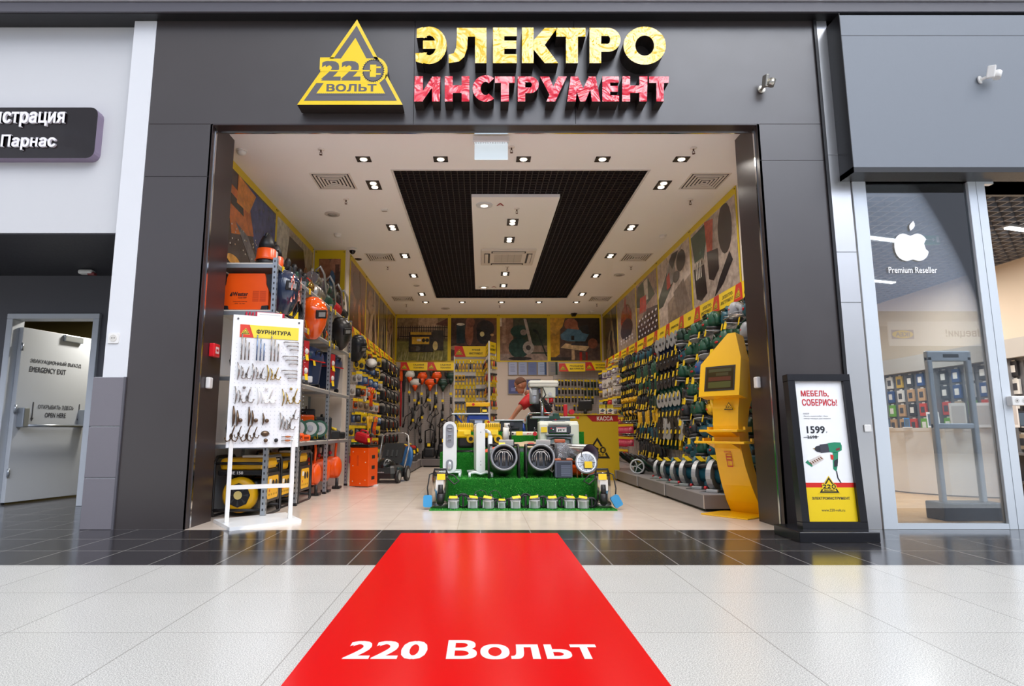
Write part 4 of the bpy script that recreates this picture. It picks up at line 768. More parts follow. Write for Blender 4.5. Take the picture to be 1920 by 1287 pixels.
for (u0, u1, k, lb) in ((741, 842.5, 'generator', 'poster of a yellow generator on grass on the back wall'), (842.5, 934.5, 'grinder', 'poster of hands grinding metal on the back wall behind the hand tool stand'), (934.5, 1029, 'compressor', 'poster of a green compressor on the back wall above the certificates'), (1029, 1128, 'jigsaw', 'poster of a blue jigsaw cutting board on the back wall')):
    a, b = PY(u0, 640, YB), PY(u1, 640, YB); poster(FACE(((a.x+b.x)/2, YB, zc)), b.x-a.x, hh, k, lb, .09, .04)
RY = [.52, 3.12, 4.75, 6.17, 7.8, 9.36]
for y0, y1, k, lb in zip([1.56]+RY[1:-1], RY[1:], ('holster', 'router', 'bits', 'brush', 'dark'), ('large poster of dark drill holsters nearest the kiosk', 'poster of a router on timber, next after the holster poster', 'poster of red handled bits over a dimpled tray', 'poster of a rust coloured wire brush on the power tool wall', 'dim poster at the far end of the power tool wall')):
    poster(RW((XR, (y0+y1)/2, zc)), y1-y0-.004, hh, k, lb, .09, .03)
for y0, y1, k, lb in ((.5, 2.28, 'chainsaw', 'large poster of an orange chainsaw throwing chips above the rack'), (2.28, 3.98, 'boot', 'poster of a dark boot in pale light above the pump shelf')): poster(LW((XL, (y0+y1)/2, zc)), y1-y0-.004, hh, k, lb, .09, .03)
poster(FACE(((XL+XL2)/2, 4.06, 3.06)), XL2-XL-.03, 1.1, 'hand', 'narrow poster of a hand gripping a blue tool on the pillar face', .14, .07)
LY = [4.3, 5.64, 7.02, 8.08, 9.36]
for y0, y1, k, lb in zip(LY[:-1], LY[1:], ('brown', 'wood', 'dark', 'wood2'), ('orange brown poster just beyond the pillar on the garden tool wall', 'poster of pale timber on the garden tool wall', 'dark poster on the garden tool wall', 'narrow dim poster at the far end of the garden tool wall')): poster(LW((XL2, (y0+y1)/2, zc)), y1-y0-.004, hh, 'wood' if k == 'wood2' else k, lb, .09, .03)
# --- yellow sign band
sy_ = M(YEL, .35); srd = M('c8281c', .4); sdk = M('2b2310', .45)
def bandsign(T, w, h, words, lb, grp='yellow department signs'):
    t = thing('department_sign', lb, 'sign', T.translation, 0, grp); L = T.copy(); L.translation = (0, 0, 0)
    m = MB(L); m.box(-w/2, w/2, -h/2, h/2, .0, .012, sy_); m.build('panel', t)
    x = -w/2; m = MB(L); m.flat([(x, -h/2), (x+h*1.15, -h/2), (x+h*.72, h/2), (x, h/2)], .0125, srd); emblem(m, L @ Matrix.Translation((x+h*.45, -.01, 0)) if False else Matrix.Translation((x+h*.45, -.008, 0)), h*.72, '2b2310', YEL, .013); m.build('emblem', t)
    m = MB(L); cx = (-w/2+h*1.1+w/2)/2; aw = w-h*1.35
    ln = words.split('|'); k_ = max(len(q) for q in ln)
    for i, q in enumerate(ln):
        hh_ = h*.22; ww = min(aw, len(q)*hh_*.82); m.text(q, ww, hh_, sdk, Matrix.Translation((cx, (len(ln)-1)*h*.16-i*h*.32, 0)), .013, 0, .035)
    m.build('lettering', t); return t
SG = ['ЭЛЕКТРО-|ИНСТРУМЕНТ']*3+['УШМ', 'ПЕРФОРАТОРЫ', 'ДРЕЛИ', 'ШУРУПОВЕРТЫ', 'ШУРУПОВЕРТЫ', 'РАСХОДНЫЕ|МАТЕРИАЛЫ', 'РАСХОДНЫЕ|МАТЕРИАЛЫ', 'РАСХОДНЫЕ|МАТЕРИАЛЫ', 'РАСХОДНЫЕ|МАТЕРИАЛЫ']
for i, w_ in enumerate(SG): y1 = 1.62+.652*i; bandsign(RW((2.9, y1-.326, 2.345)) @ Matrix.Rotation(R_(-10), 4, 'X'), .648, .215, w_, f'yellow department sign above the power tool wall, {ORD[i+1]} from the entrance')
for i in range(8): y0 = 4.3+.634*i; bandsign(LW((-2.06, y0+.317, 2.36)) @ Matrix.Rotation(R_(-10), 4, 'X'), .63, .2, 'САДОВАЯ|ТЕХНИКА' if i > 3 else 'РУЧНОЙ|ИНСТРУМЕНТ', f'yellow department sign above the garden tool wall, {ORD[i+1]} beyond the pillar')
for i, (u0, u1, v, w_, lb) in enumerate(((751, 801.5, 687, 'САДОВАЯ|ТЕХНИКА', 'garden sign on the back wall nearest the corner'), (801.5, 852, 687, 'САДОВАЯ|ТЕХНИКА', 'garden sign on the back wall beside the hand tool stand'), (1048, 1097, 689, 'РАСХОДНЫЕ|МАТЕРИАЛЫ', 'consumables sign on the back wall beside the certificates'), (1097.5, 1137, 687, 'РАСХОДНЫЕ|МАТЕРИАЛЫ', 'consumables sign on the back wall nearest the power tool corner'))):
    a, b = PY(u0, v, 9.25), PY(u1, v, 9.25); bandsign(FACE(((a.x+b.x)/2, 9.25, a.z)) @ Matrix.Rotation(R_(-8), 4, 'X'), b.x-a.x-.004, .2, w_, lb)
# ================= goods: builders (local frame: x towards the aisle, z up)
yt, blkp, grn, teal, org, gry, lgt = M('f0cc12', .45), M('1c1b1d', .45), M('1d4a38', .4), M('1c4a58', .4), M('f0560f', .3), M('8b8d92', .4), M('c9ccd0', .35)
mtl, mdk, redp, navy, crm = M('c4c6c8', .22, .9), M('55565a', .35, .7), M('c8222a', .35), M('1d2c52', .35), M('e4e0d0', .4)
HUE = {'green': M('1f5540', .4), 'teal': M('1f5868', .4), 'blue': M('28528a', .4), 'dark': M('26272b', .42), 'yellow': M('eeb81a', .4), 'red': M('b52420', .4), 'orange': org, 'grey': M('9a9da2', .4), 'dark green': M('16382c', .4), 'white': M('dcdcd8', .4), 'navy': navy}
def price(t, x, y, z, w=.05, h=.065, tilt=.2, rz=0, nm='price_tag'):
    m = MB(TR(x, y, z, 0, -tilt, rz)); m.box(-.0015, .0015, -w/2, w/2, -h/2, h/2, yt); return m.build(nm, t)
def PT_(p): return (p.x, p.y, p.z)
# --- steel rack
t = thing('storage_rack', 'galvanised slotted steel rack of pumps, saws and generators along the wall', 'rack', (-2.32, 2.3, 0)); O = Matrix.Translation((2.32, -2.3, 0))
ps = M('aeb4bb', .35, .7); hole = M('3a3d42', .6)
PYS = [.61, 1.56, 2.8, 4.02]; RX0, RX1 = -2.6, -2.02
for y in PYS:
    for x, s_ in ((RX1, 1), (RX0, -1)):
        m = MB(O); m.box(x-.02, x+.02, y-.003, y, .01, 2.48, ps); m.box(x+s_*.02-.0015, x+s_*.02+.0015, y-.0, y+.04, .01, 2.48, ps); m.box(x-.022, x+.024, y-.005, y+.042, 0, .03, blkp)
        for k in range(44 if s_ > 0 else 0):
            z = .08+k*.055; m.flat([(-.007, -.011), (.007, -.011), (.007, .011), (-.007, .011)], .001, hole, FACE((x, y-.003, z))); m.flat([(-.007, -.011), (.007, -.011), (.007, .011), (-.007, .011)], .002, hole, LW((x+.02, y+.02, z)))
        m.build('post', t)
shelf_t = M('d9d2c8', .5)
for z in (2.43, 1.96, 1.325, .685):
    for a, b in zip(PYS[:-1], PYS[1:]):
        m = MB(O); m.box(RX0-.02, RX1+.018, a+.004, b-.006, z-.012, z, shelf_t); m.box(RX1+.012, RX1+.019, a+.04, b-.006, z-.05, z-.012, ps); m.box(RX0, RX1, a+.005, a+.012, z-.05, z-.012, ps); m.build('shelf', t)
m = MB(O); m.box(-2.625, -2.615, .63, 4.02, .02, 2.4, M('dcdee2', .5)); m.build('back_panel', t)
# shelf edge price labels
for i, (a, b) in enumerate(zip(PYS[:-1], PYS[1:])):
    for k in range(3 if i else 2):
        for z in (2.405, 1.935):
            if z < 2 and k == 1: continue
            y = a+.18+k*(b-a-.25)/2; m = MB(); m.box(-.001, .001, -.03, .03, -.035, .035, yt); tag(m.build('shelf_label', None, (-1.996, y, z)), f'yellow price label on the {"topmost" if z > 2 else "second"} shelf edge of the rack, {ORD[i*3+k+1]} from the entrance', 'label', 'price labels on the rack edges')
# --- welding inverter facing the entrance
t = thing('welding_inverter', 'large orange welding inverter on the end of the rack, facing the entrance', 'welder', (-2.31, .66, 1.962))
m = MB(FACE((0, 0, 0))); w = .225; h = .375
ip = [(-w, .0), (w, 0), (w, .12), (w-.005, .2), (w-.03, .26), (w-.035, .33), (w-.05, h), (-w+.05, h), (-w+.035, .33), (-w+.03, .26), (-w+.005, .2), (-w, .12)]
m.prism([(x, .012+y*.96) for x, y in ip], -.42, 0, org); m.build('casing', t)
m = MB(FACE((0, 0, 0)))
for s_ in (-1, 1): m.prism([(s_*(w+.03), .15), (s_*(w-.0), .2), (s_*(w-.03), .27), (s_*(w-.04), h-.01), (s_*(w+.03), h)], -.4, -.02, blkp); m.prism([(s_*w, .0), (s_*(w-.07), 0), (s_*(w-.06), .045), (s_*w, .05)], -.02, .01, blkp)
m.build('corner_guard', t)
m = MB(FACE((0, 0, 0))); k = M('3a1a10', .45); m.text('Wester', .15, .042, k, Matrix.Translation((-.05, .165, 0)), .002, 0, .045); m.text('Combi 200P', .085, .014, k, Matrix.Translation((-.03, .128, 0)), .002); m.text('Сварочный инвертор', .14, .011, k, Matrix.Translation((-.05, .09, 0)), .002); m.text('ММА  TIG  МIG', .1, .01, k, Matrix.Translation((-.05, .07, 0)), .002)
m.flat([(-.155, .15), (-.13, .19), (-.125, .15), (-.14, .14)], .002, k); m.build('lettering', t)
m = MB(FACE((0, 0, 0)))
for c in range(2):
    for r_ in range(11): m.flat([(.07+c*.07, .09+r_*.01), (.13+c*.07, .09+r_*.01), (.13+c*.07, .094+r_*.01), (.07+c*.07, .094+r_*.01)], .0015, M('c03c08', .4))
m.build('vent', t)
# --- things on the top shelf
def sub_pump(loc, lb, col, s=1., rz=0):
    t = thing('submersible_pump', lb, 'pump', loc, rz, 'pumps on top of the rack'); t.scale = (s,)*3
    m = MB(); m.lathe([(.1, 0), (.1, .1), (.085, .105)], blkp, 16); m.build('base', t); m = MB(); m.lathe([(.112, .085), (.1, .11), (.095, .2), (.09, .205)], HUE[col], 18); m.build('housing', t)
    m = MB(); m.lathe([(.085, .2), (.075, .27), (.045, .34), (.015, .36)], blkp, 16); m.tube([(0, -.05, .32), (0, -.02, .37), (0, .03, .37), (0, .05, .32)], .014, blkp, 6); m.build('handle_cap', t)
    m = MB(); m.cyl((.06, .09, .02), (.06, .09, .2), .03, blkp); m.cyl((.06, .09, .2), (.06, .09, .24), .038, blkp); m.build('outlet', t); m = MB(); m.box(.085, .1, .0, .04, .12, .19, M('ece8e4', .4)); m.build('label_plate', t); return t
ZT = 2.432
sub_pump((-2.2, .86, ZT), 'orange red submersible pump with a black cap nearest the entrance on the rack top', 'orange')
sub_pump((-2.2, 1.1, ZT), 'second orange red submersible pump on the rack top', 'orange', .95, .4)
sub_pump((-2.25, 1.36, ZT), 'teal submersible pump on the rack top behind the orange ones', 'teal', .85)
for i, y in enumerate((1.2, 1.42, 1.62, 1.8)):
    t = thing('pump_controller', f'black pipe fitted pump controller on the front of the rack top, {ORD[i+1]} from the entrance', 'pump', (-2.09, y, ZT), .2*i, 'black pump controllers'); m = MB(); m.lathe([(.04, 0), (.045, .05), (.03, .07), (.035, .1), (.028, .14), (.036, .17), (.02, .21)], blkp, 12); m.build('pipe', t)
    m = MB(); m.box(-.03, .05, -.04, .05, .05, .12, (grn if i % 2 else blkp), .012); m.build('switch_box', t); m = MB(); m.cyl((0, -.05, .1), (0, -.09, .1), .025, blkp); m.build('side_outlet', t)
t = thing('brass_manifold', 'shiny brass pump manifold with red valve handle on the rack top', 'manifold', (-2.1, 2.05, ZT)); br = M('b08a4a', .2, .9)
m = MB(); m.cyl((0, -.12, .09), (0, .12, .09), .03, br); [m.cyl((0, y, .0), (0, y, .2), .02, br) for y in (-.09, -.02, .06)]; m.ell((0, .06, .12), (.05, .05, .06), br); m.build('body', t); m = MB(); m.box(-.01, .03, -.16, -.04, .16, .18, redp, .006); m.build('valve_handle', t)
def booster(loc, lb, tank, head, steel_top=True, h=.0):
    t = thing('booster_pump', lb, 'pump', loc, 0, 'booster pumps on top of the rack'); m = MB(); m.cyl((0, -.14, .13), (0, .14, .13), .11, tank, n=18); m.ell((0, .14, .13), (.11, .06, .11), tank, 16, 8); m.ell((0, -.14, .13), (.11, .06, .11), tank, 16, 8); m.build('pressure_tank', t)
    m = MB(); m.cyl((0, -.1, .31), (0, .08, .31), .075, head, n=16); m.box(-.05, .05, -.05, .05, .36, .42, blkp, .01); m.build('motor', t); m = MB(); m.cyl((0, -.1, .31), (0, -.17, .31), .085, mtl, n=16); m.cyl((0, -.15, .31), (0, -.15, .43), .022, mtl); m.build('pump_head', t)
    m = MB(); m.tube([(.04, -.15, .4), (.1, -.15, .46), (.13, -.05, .38), (.12, .1, .2), (.1, .18, .14)], .016, M('9c9ea0', .3, .8), 7); m.build('hose', t); m = MB(); m.box(-.09, .09, -.12, -.09, 0, .05, blkp); m.box(-.09, .09, .09, .12, 0, .05, blkp); m.build('foot', t); return t
booster((-2.17, 2.55, ZT), 'booster pump with a pale steel tank on the rack top', M('b9b4ae', .3, .8), mtl); booster((-2.17, 3.05, ZT), 'booster pump with a dark green tank on the rack top', grn, grn); booster((-2.17, 3.5, ZT), 'booster pump with a red tank on the rack top', redp, blkp); booster((-2.17, 3.88, ZT), 'booster pump with a black tank at the far end of the rack top', blkp, mtl)
t = thing('carton', 'small white carton on the rack top among the pumps', 'box', (-2.35, 2.5, ZT)); m = MB(); m.box(-.08, .08, -.1, .1, 0, .26, M('d9dbe6', .5), .003); m.build('box_body', t); m = MB(); m.box(.0805, .082, -.06, .06, .08, .18, M('5a6a9a', .5)); m.build('printed_panel', t)
# --- welding masks clipped to the rack front
def mask(loc, lb, mat, deco=None, rot=(0, 0, 0), s=1.):
    t = thing('welding_mask', lb, 'mask', loc, 0, 'welding masks hanging on the rack'); t.rotation_euler = rot; t.scale = (s,)*3
    m = MB(); R = []
    for z, w, d in ((-.2, .045, .06), (-.16, .075, .1), (-.08, .105, .14), (.0, .12, .15), (.07, .12, .14), (.12, .1, .11), (.15, .06, .05)): R.append([(d*max(0, math.sin(a))+(-.04 if 0 else 0), w*math.cos(a), z) for a in [PI*k/12 for k in range(13)]])
    m.loft(R, mat, True, False, False); m.ell((.0, 0, .13), (.06, .09, .04), mat, 12, 6); m.build('shell', t)
    m = MB(); m.rb(TR(.142, 0, .03, 0, .05), .02, .1, .075, blkp, .006); m.build('visor', t); m = MB(); m.flat([(-.032, -.02), (.032, -.02), (.032, .02), (-.032, .02)], .0, M('8b8b8b', .3), LW((.156, 0, .03))); m.build('lens', t)
    for s_ in (-1, 1): m = MB(); m.cyl((0, s_*.115, .06), (0, s_*.135, .06), .02, blkp); m.build('knob', t)
    if deco:
        m = MB(); r = random.Random(4)
        for k in range(26):
            a = .25+r.random()*1.5; z = -.12+r.random()*.2; x, y = .15*math.sin(a)+.004, .122*math.cos(a); n_ = Vector((x, y, 0)).normalized(); T = basis((x, y, z), Vector((-n_.y, n_.x, 0)), (0, 0, 1)); l = .03+.03*r.random()
            m.flat([(-.006, 0), (.006, 0), (.012*(r.random()-.5), l), (-.004, l*.6)], .003, deco, T); m.flat([(-.003, 0), (.003, 0), (.0, l*.6)], .0045, M('f3d8c8', .4), T)
        m.build('flame_pattern', t)
    return t
def onr(u, v, x=-2.0): p = PX(u, v, x); return (p.x, p.y, p.z)
mask(onr(533, 545), 'black welding mask with pale red flames hanging on the rack', M('26324a', .15, 0, 0, 60, .8), M('d9604a', .4), (0, .1, -.85), 1.25)
mask(onr(586, 592), 'glossy orange welding mask hanging on the rack', M('f05a10', .12, 0, 0, 60, .9), None, (0.15, .25, -.75), 1.35)
mask(onr(637, 622), 'matt black welding mask hanging behind the orange one', M('1d1c1e', .35), None, (.15, .3, -.7), 1.25)
mask(onr(668, 650), 'dark blue black welding mask at the far end of the rack', M('171b24', .3), None, (.2, .5, -.6), 1.2)
# --- second shelf: cable coils, electrode holders
Z2 = 1.962
def coil(loc, lb, mat, r=.12, grp=None, rx=0, rz=0, n=5, tk=.011):
    t = thing('cable_coil', lb, 'cable', loc, rz, grp); t.rotation_euler = (rx, 0, rz); m = MB(); rr_ = random.Random(int(loc[1]*100))
    for k in range(n): m.tube([((k-n/2)*tk*1.7+rr_.random()*.008, (r-.012*rr_.random())*math.cos(2*PI*j/18), (r-.012*rr_.random())*math.sin(2*PI*j/18)) for j in range(18)], tk, mat, 6, True)
    m.build('loop', t); m = MB(); m.box(-n*tk, n*tk, -.02, .02, -r-.02, -r+.02, mat, .006); m.box(n*tk, n*tk+.004, -.03, .03, -.1, -.02, yt); m.build('price_tag', t); return t
for i, y in enumerate((.98, 1.2, 1.4)): coil((-2.08, y, Z2+.15), f'black welding cable coil with yellow tag on the second shelf, {ORD[i+1]} from the entrance', blkp, .13, 'welding cable coils', 0, -.5)
for i in range(9):
    y = 1.75+i*.24; t = thing('electrode_holder', f'black electrode holder with yellow tag standing on the second shelf, {ORD[i+1]} beyond the cable coils', 'electrode holder', (-2.08, y, Z2), .2, 'electrode holders on the second shelf')
    m = MB(); m.tube([(0, 0, 0), (.01, 0, .12), (.03, .02, .2)], [.02, .017, .012], blkp, 8); m.build('grip', t); m = MB(); m.tube([(-.04, 0, .01), (-.06, .04, .16), (0, .07, .22), (.05, .05, .1), (.0, .06, .02)], .009, blkp if i % 2 else org, 6); m.build('lead', t); price(t, .05, 0, .06, .05, .09)
t = thing('carton', 'blue and white carton on the second shelf behind the masks', 'box', (-2.35, 1.95, Z2)); m = MB(); m.box(-.1, .1, -.14, .14, 0, .33, M('cfd4e2', .5), .003); m.build('box_body', t); m = MB(); m.box(.1005, .102, -.1, .1, .1, .25, M('33447a', .5)); m.build('printed_panel', t)
# --- third shelf: mitre saw and vacuums
Z3 = 1.327
t = thing('mitre_saw', 'compound mitre saw with big bare blade on the third shelf', 'saw', (-2.2, 1.88, Z3), -.75)
m = MB(); m.lathe([(.19, 0), (.19, .03), (.17, .045)], M('3a3c40', .4), 18); m.box(-.05, .25, -.06, .06, 0, .05, M('3a3c40', .4), .01); m.build('base', t); m = MB(); m.box(-.04, .0, -.27, .27, .045, .12, lgt, .01); m.build('fence', t)
C = (.02, -.0, .29); BT = basis(C, (0, 1, 0), (0, 0, 1)); m = MB(); m.prism(circ(0, 0, .14, 40), -.003, .003, mtl, BT); m.prism(circ(0, 0, .035, 16), .003, .02, mdk, BT); m.build('blade', t)
m = MB()
for P in ringseg(0, 0, .175, .175, .115, .115, R_(20), R_(210), 20): m.prism(P, -.02, .02, M('d2d5da', .3, .2), BT)
m.text('metabo', .1, .018, M('55585c'), BT @ Matrix.Translation((-.02, .145, 0)), .022); m.build('guard', t)
m = MB(); m.cyl((-.03, .04, .31), (-.2, .06, .33), .06, teal); m.tube([(-.05, .1, .42), (-.02, .18, .43), (.02, .22, .36)], .02, teal, 8); m.build('motor', t); m = MB(); m.tube([(-.12, -.1, .05), (-.14, -.08, .2), (-.08, 0, .3)], .025, mdk, 8); m.build('arm', t); m = MB(); m.cyl((.2, -.1, .04), (.26, -.14, .05), .025, redp); m.build('clamp_knob', t); price(t, .1, -.15, .12)
def vac(loc, lb, s=1.):
    t = thing('workshop_vacuum', lb, 'vacuum', loc, -.25, 'blue workshop vacuums'); t.scale = (s,)*3
    m = MB(); R = [[(x*a, y*b, z) for x, y in ((.15, -.17), (.17, -.1), (.17, .1), (.15, .17), (-.15, .17), (-.17, .1), (-.17, -.1), (-.15, -.17))] for z, a, b in ((.05, .8, .8), (.08, .85, .85), (.33, .98, .98))]; m.loft(R, M('1c3152', .35), False); m.build('tub', t)
    m = MB(); R = [[(x*a, y*b, z) for x, y in ((.16, -.18), (.18, -.1), (.18, .1), (.16, .18), (-.16, .18), (-.18, .1), (-.18, -.1), (-.16, -.18))] for z, a, b in ((.34, 1.02, 1.02), (.42, 1, 1), (.5, .8, .85), (.53, .5, .6))]; m.loft(R, M('233a66', .3), True); m.build('head', t)
    m = MB(); m.box(-.18, .182, -.186, .186, .33, .343, redp); m.build('trim_band', t); m = MB(); m.tube([(.17, -.06, .4), (.2, -.05, .46), (.2, .05, .46), (.17, .06, .4)], .014, blkp, 6); m.build('handle', t)
    for a, b in ((1, 1), (1, -1), (-1, 1), (-1, -1)): m = MB(); m.cyl((a*.12, b*.12-.012, .03), (a*.12, b*.12+.012, .03), .03, blkp); m.build('caster', t)
    price(t, .19, -.1, .3); return t
vac((-2.22, 2.42, Z3), 'dark blue workshop vacuum beside the mitre saw'); vac((-2.2, 3.3, Z3), 'dark blue workshop vacuum at the far end of the third shelf', 1.05)
for i, (y, z) in enumerate(((1.64, 1.72), (1.64, 1.5), (2.86, 1.72), (2.86, 1.52))):
    t = thing('tool_packet', f'red carded packet with yellow tag on the rack post, {["upper", "lower"][i % 2]} one at the {["near", "far"][i // 2]} post', 'packet', (-1.985, y, z), -.4, 'red packets on the rack posts'); m = MB(); m.box(-.01, .01, -.045, .045, -.09, .09, M('a8242c', .35)); m.build('card', t); m = MB(); m.ell((.012, 0, -.03), (.02, .03, .035), M('d8d0cc', .2), 10, 6); m.build('blister', t); price(t, .02, .0, -.1, .05, .07)
# --- fourth shelf: bench grinders, chargers, cases
Z4 = .687
def bench_grinder(loc, lb, s=1.):
    t = thing('bench_grinder', lb, 'grinder', loc, .35, 'green bench grinders'); t.scale = (s,)*3
    m = MB(); m.cyl((0, -.1, .13), (0, .1, .13), .065, grn, n=16); m.box(-.05, .05, -.06, .06, .01, .09, grn, .01); m.build('motor', t)
    for s_ in (-1, 1):
        m = MB(); m.cyl((0, s_*.11, .13), (0, s_*.17, .13), .095, grn, n=20); m.build('wheel_guard', t); m = MB(); m.cyl((0, s_*.168, .13), (0, s_*.176, .13), .07, M('a7aaa9', .7), n=20); m.cyl((0, s_*.176, .13), (0, s_*.19, .13), .03, mtl, n=12); m.build('grinding_wheel', t)
    m = MB(); m.box(-.08, .08, -.09, .09, 0, .012, blkp); m.build('base', t); price(t, .09, 0, .05); return t
for i, (x, y) in enumerate(((-2.13, 1.9), (-2.1, 2.3), (-2.1, 2.7), (-2.33, 2.1), (-2.33, 2.55))): bench_grinder((x, y, Z4), ('green bench grinder at the front of the fourth shelf, ' if i < 3 else 'green bench grinder in the rear line of the fourth shelf, ')+ORD[i % 3+1]+' from the entrance', 1.1)
for i, (x, y, s_) in enumerate(((-2.1, 1.66, 1), (-2.08, 1.84, .8))):
    t = thing('battery_charger', f'small orange battery charger at the near end of the fourth shelf, {["larger", "smaller"][i]} one', 'charger', (x+.02, y-.02, Z4), -.5); m = MB(); m.box(-.08, .08, -.09, .09, 0, .09*s_, org, .02); m.build('case', t); m = MB(); m.box(.078, .085, -.05, .05, .02, .06*s_, M('8f2c08', .4)); m.build('panel', t); m = MB(); m.tube([(-.04, -.05, .08*s_), (-.04, -.03, .12*s_), (-.04, .03, .12*s_), (-.04, .05, .08*s_)], .01, blkp, 6); m.build('handle', t)
for i, (x, y, z, w, h, mat) in enumerate(((-2.33, 1.78, .22, .2, .26, blkp), (-2.35, 2.2, .24, .22, .2, blkp), (-2.32, 2.9, .2, .12, .2, blkp), (-2.15, 3.05, 0, .2, .3, blkp), (-2.12, 3.4, 0, .22, .12, blkp), (-2.12, 3.72, 0, .18, .1, blkp), (-2.3, 2.75, .22, .14, .1, org))):
    t = thing('tool_case', f'{"orange" if mat is org else "black"} moulded tool case on the fourth shelf, {ORD[i+1]} in order from the entrance', 'case', (x, y, Z4+z), .15*i, 'tool cases on the fourth shelf'); m = MB(); m.box(-.12, .12, -w/2, w/2, 0, h, mat, .02); m.build('shell', t); m = MB(); m.tube([(.0, -.05, h-.005), (0, -.04, h+.03), (0, .04, h+.03), (0, .05, h-.005)], .01, blkp, 6); m.build('handle', t); price(t, .125, 0, h*.5, .045, .07)
# --- generators on the floor
def generator(loc, lb, rz=0, s=1., lett=False):
    t = thing('generator', lb, 'generator', loc, rz, 'yellow and black generators'); t.scale = (s,)*3; fr_ = M('201f21', .35)   # x: control panel side, -y: recoil side
    L, D, H = .33, .25, .56
    m = MB(); gy_ = M('efb410', .3)
    for s_ in (-1, 1): m.tube([(s_*.24, -D, .02), (s_*.24, -D, H-.05), (s_*.24, -D+.06, H), (s_*.24, D-.06, H), (s_*.24, D, H-.05), (s_*.24, D, .02), (s_*.24, D-.03, .0), (s_*.24, -D+.03, .0)], .016, fr_, 8, True)
    for y in (-D, D):
        for z in (.06, .5): m.cyl((-.24, y, z), (.24, y, z), .014, fr_, n=8)
    m.build('frame', t)
    m = MB(); m.box(-.21, .21, -D+.02, D-.02, .43, .55, gy_, .04); m.cyl((0, 0, .55), (0, 0, .57), .035, blkp); m.build('fuel_tank', t)
    m = MB(); m.box(-.215, .215, -D+.01, D-.01, .385, .435, blkp, .01); m.build('tank_rail', t)
    m = MB(); m.box(-.16, .16, -.17, .17, .04, .33, M('2b2b2d', .4), .03); m.cyl((0, .1, .2), (0, .22, .2), .13, M('5a5b5e', .4, .5), n=16); m.build('engine', t)
    RT = basis((.0, -.17, .2), (1, 0, 0), (0, 0, 1)); m = MB(); m.lathe([(.17, 0), (.17, .04), (.14, .07), (.105, .075)], gy_, 26, RT); m.build('recoil_cover', t)
    m = MB(); m.prism(circ(0, 0, .115, 8), .07, .082, blkp, RT); [m.flat([(.035*math.cos(a), .035*math.sin(a)), (.1*math.cos(a-.12), .1*math.sin(a-.12)), (.1*math.cos(a+.12), .1*math.sin(a+.12))], .083, M('3c3c3e', .4), RT) for a in [k*PI/4 for k in range(8)]]; m.prism(circ(0, 0, .04, 16), .08, .088, M('d8c37a', .4), RT); m.build('recoil_grille', t)
    m = MB(); m.box(.225, .25, -.22, .2, .12, .4, fr_, .01); m.build('panel_surround', t)
    PT2 = LW((.2505, -.01, .26)); m = MB(); m.flat(rr2(-.16, -.11, .15, .11, .03), .001, gy_, PT2); m.flat([(-.12, .03), (-.05, .03), (-.05, .08), (-.12, .08)], .002, M('e9e6de'), PT2); m.flat(circ(.0, .03, .04, 16), .002, blkp, PT2); m.flat(circ(.09, .03, .04, 16), .002, blkp, PT2); m.flat(circ(-.1, -.03, .015, 10), .002, redp, PT2); [m.flat([(-.13+i*.07, -.08), (-.09+i*.07, -.08), (-.09+i*.07, -.06), (-.13+i*.07, -.06)], .002, M('b8860c'), PT2) for i in range(4)]; m.build('control_panel', t)
    m = MB(); m.box(.0, .2, -.2, -.03, .552, .575, M('e8e4da', .2), .006); m.build('manual', t)
    if lett: m = MB(); k = M('e8e6e2', .4); m.text('HE 150', .13, .028, k, FACE((-.03, -D+.008, .41)), .003, 0, .03); m.build('lettering', t)
    return t
generator((-2.29, .95, .005), 'yellow and black generator nearest the entrance under the rack', 0, .98, True)
generator((-2.28, 1.98, .005), 'yellow and black generator under the second rack bay', 0, 1.); generator((-2.31, 1.47, .005), 'yellow and black generator squeezed between two others behind the pegboard', 0, .88)
# --- compressors
def compressor(loc, lb, s=1.):
    t = thing('air_compressor', lb, 'compressor', loc, 0, 'orange compressors under the rack'); t.scale = (s,)*3
    m = MB(); m.cyl((-.3, 0, .26), (.14, 0, .26), .135, org, n=20); m.ell((.14, 0, .26), (.06, .135, .135), org, 18, 8); m.ell((-.3, 0, .26), (.06, .135, .135), org, 18, 8); m.build('tank', t)
    m = MB(); m.tube([(.12, -.02, .38), (.13, -.02, .55), (.12, -.02, .68)], [.014, .016, .018], org, 8); m.build('handle', t); m = MB(); m.tube([(.12, -.02, .66), (.11, -.02, .73), (.04, -.02, .75)], .022, M('e8c21a', .4), 8); m.build('handle_grip', t)
    m = MB(); m.box(-.3, -.05, -.1, .1, .4, .62, blkp, .03); m.cyl((-.02, 0, .45), (.04, 0, .45), .09, mdk, n=14); m.build('motor', t); m = MB(); m.cyl((.02, .06, .42), (.02, .06, .52), .02, br); m.cyl((.04, .06, .5), (.06, .06, .5), .035, lgt); m.ell((.05, .0, .44), (.025, .025, .025), redp, 8, 6); m.build('gauge', t)
    m = MB(); m.cyl((.16, -.05, 0), (.16, -.05, .13), .02, blkp); m.box(.1, .2, -.06, .06, .0, .03, blkp, .006); m.build('foot', t); m = MB(); m.cyl((-.3, -.16, .1), (-.3, -.13, .1), .09, blkp); m.cyl((-.3, .13, .1), (-.3, .16, .1), .09, blkp); m.build('wheel', t); return t
compressor((-2.22, 2.62, .003), 'orange compressor nearest the generators'); compressor((-2.22, 3.05, .003), 'orange compressor in the middle under the rack', 1.08); compressor((-2.2, 3.55, .003), 'orange compressor at the far end under the rack', 1.12)
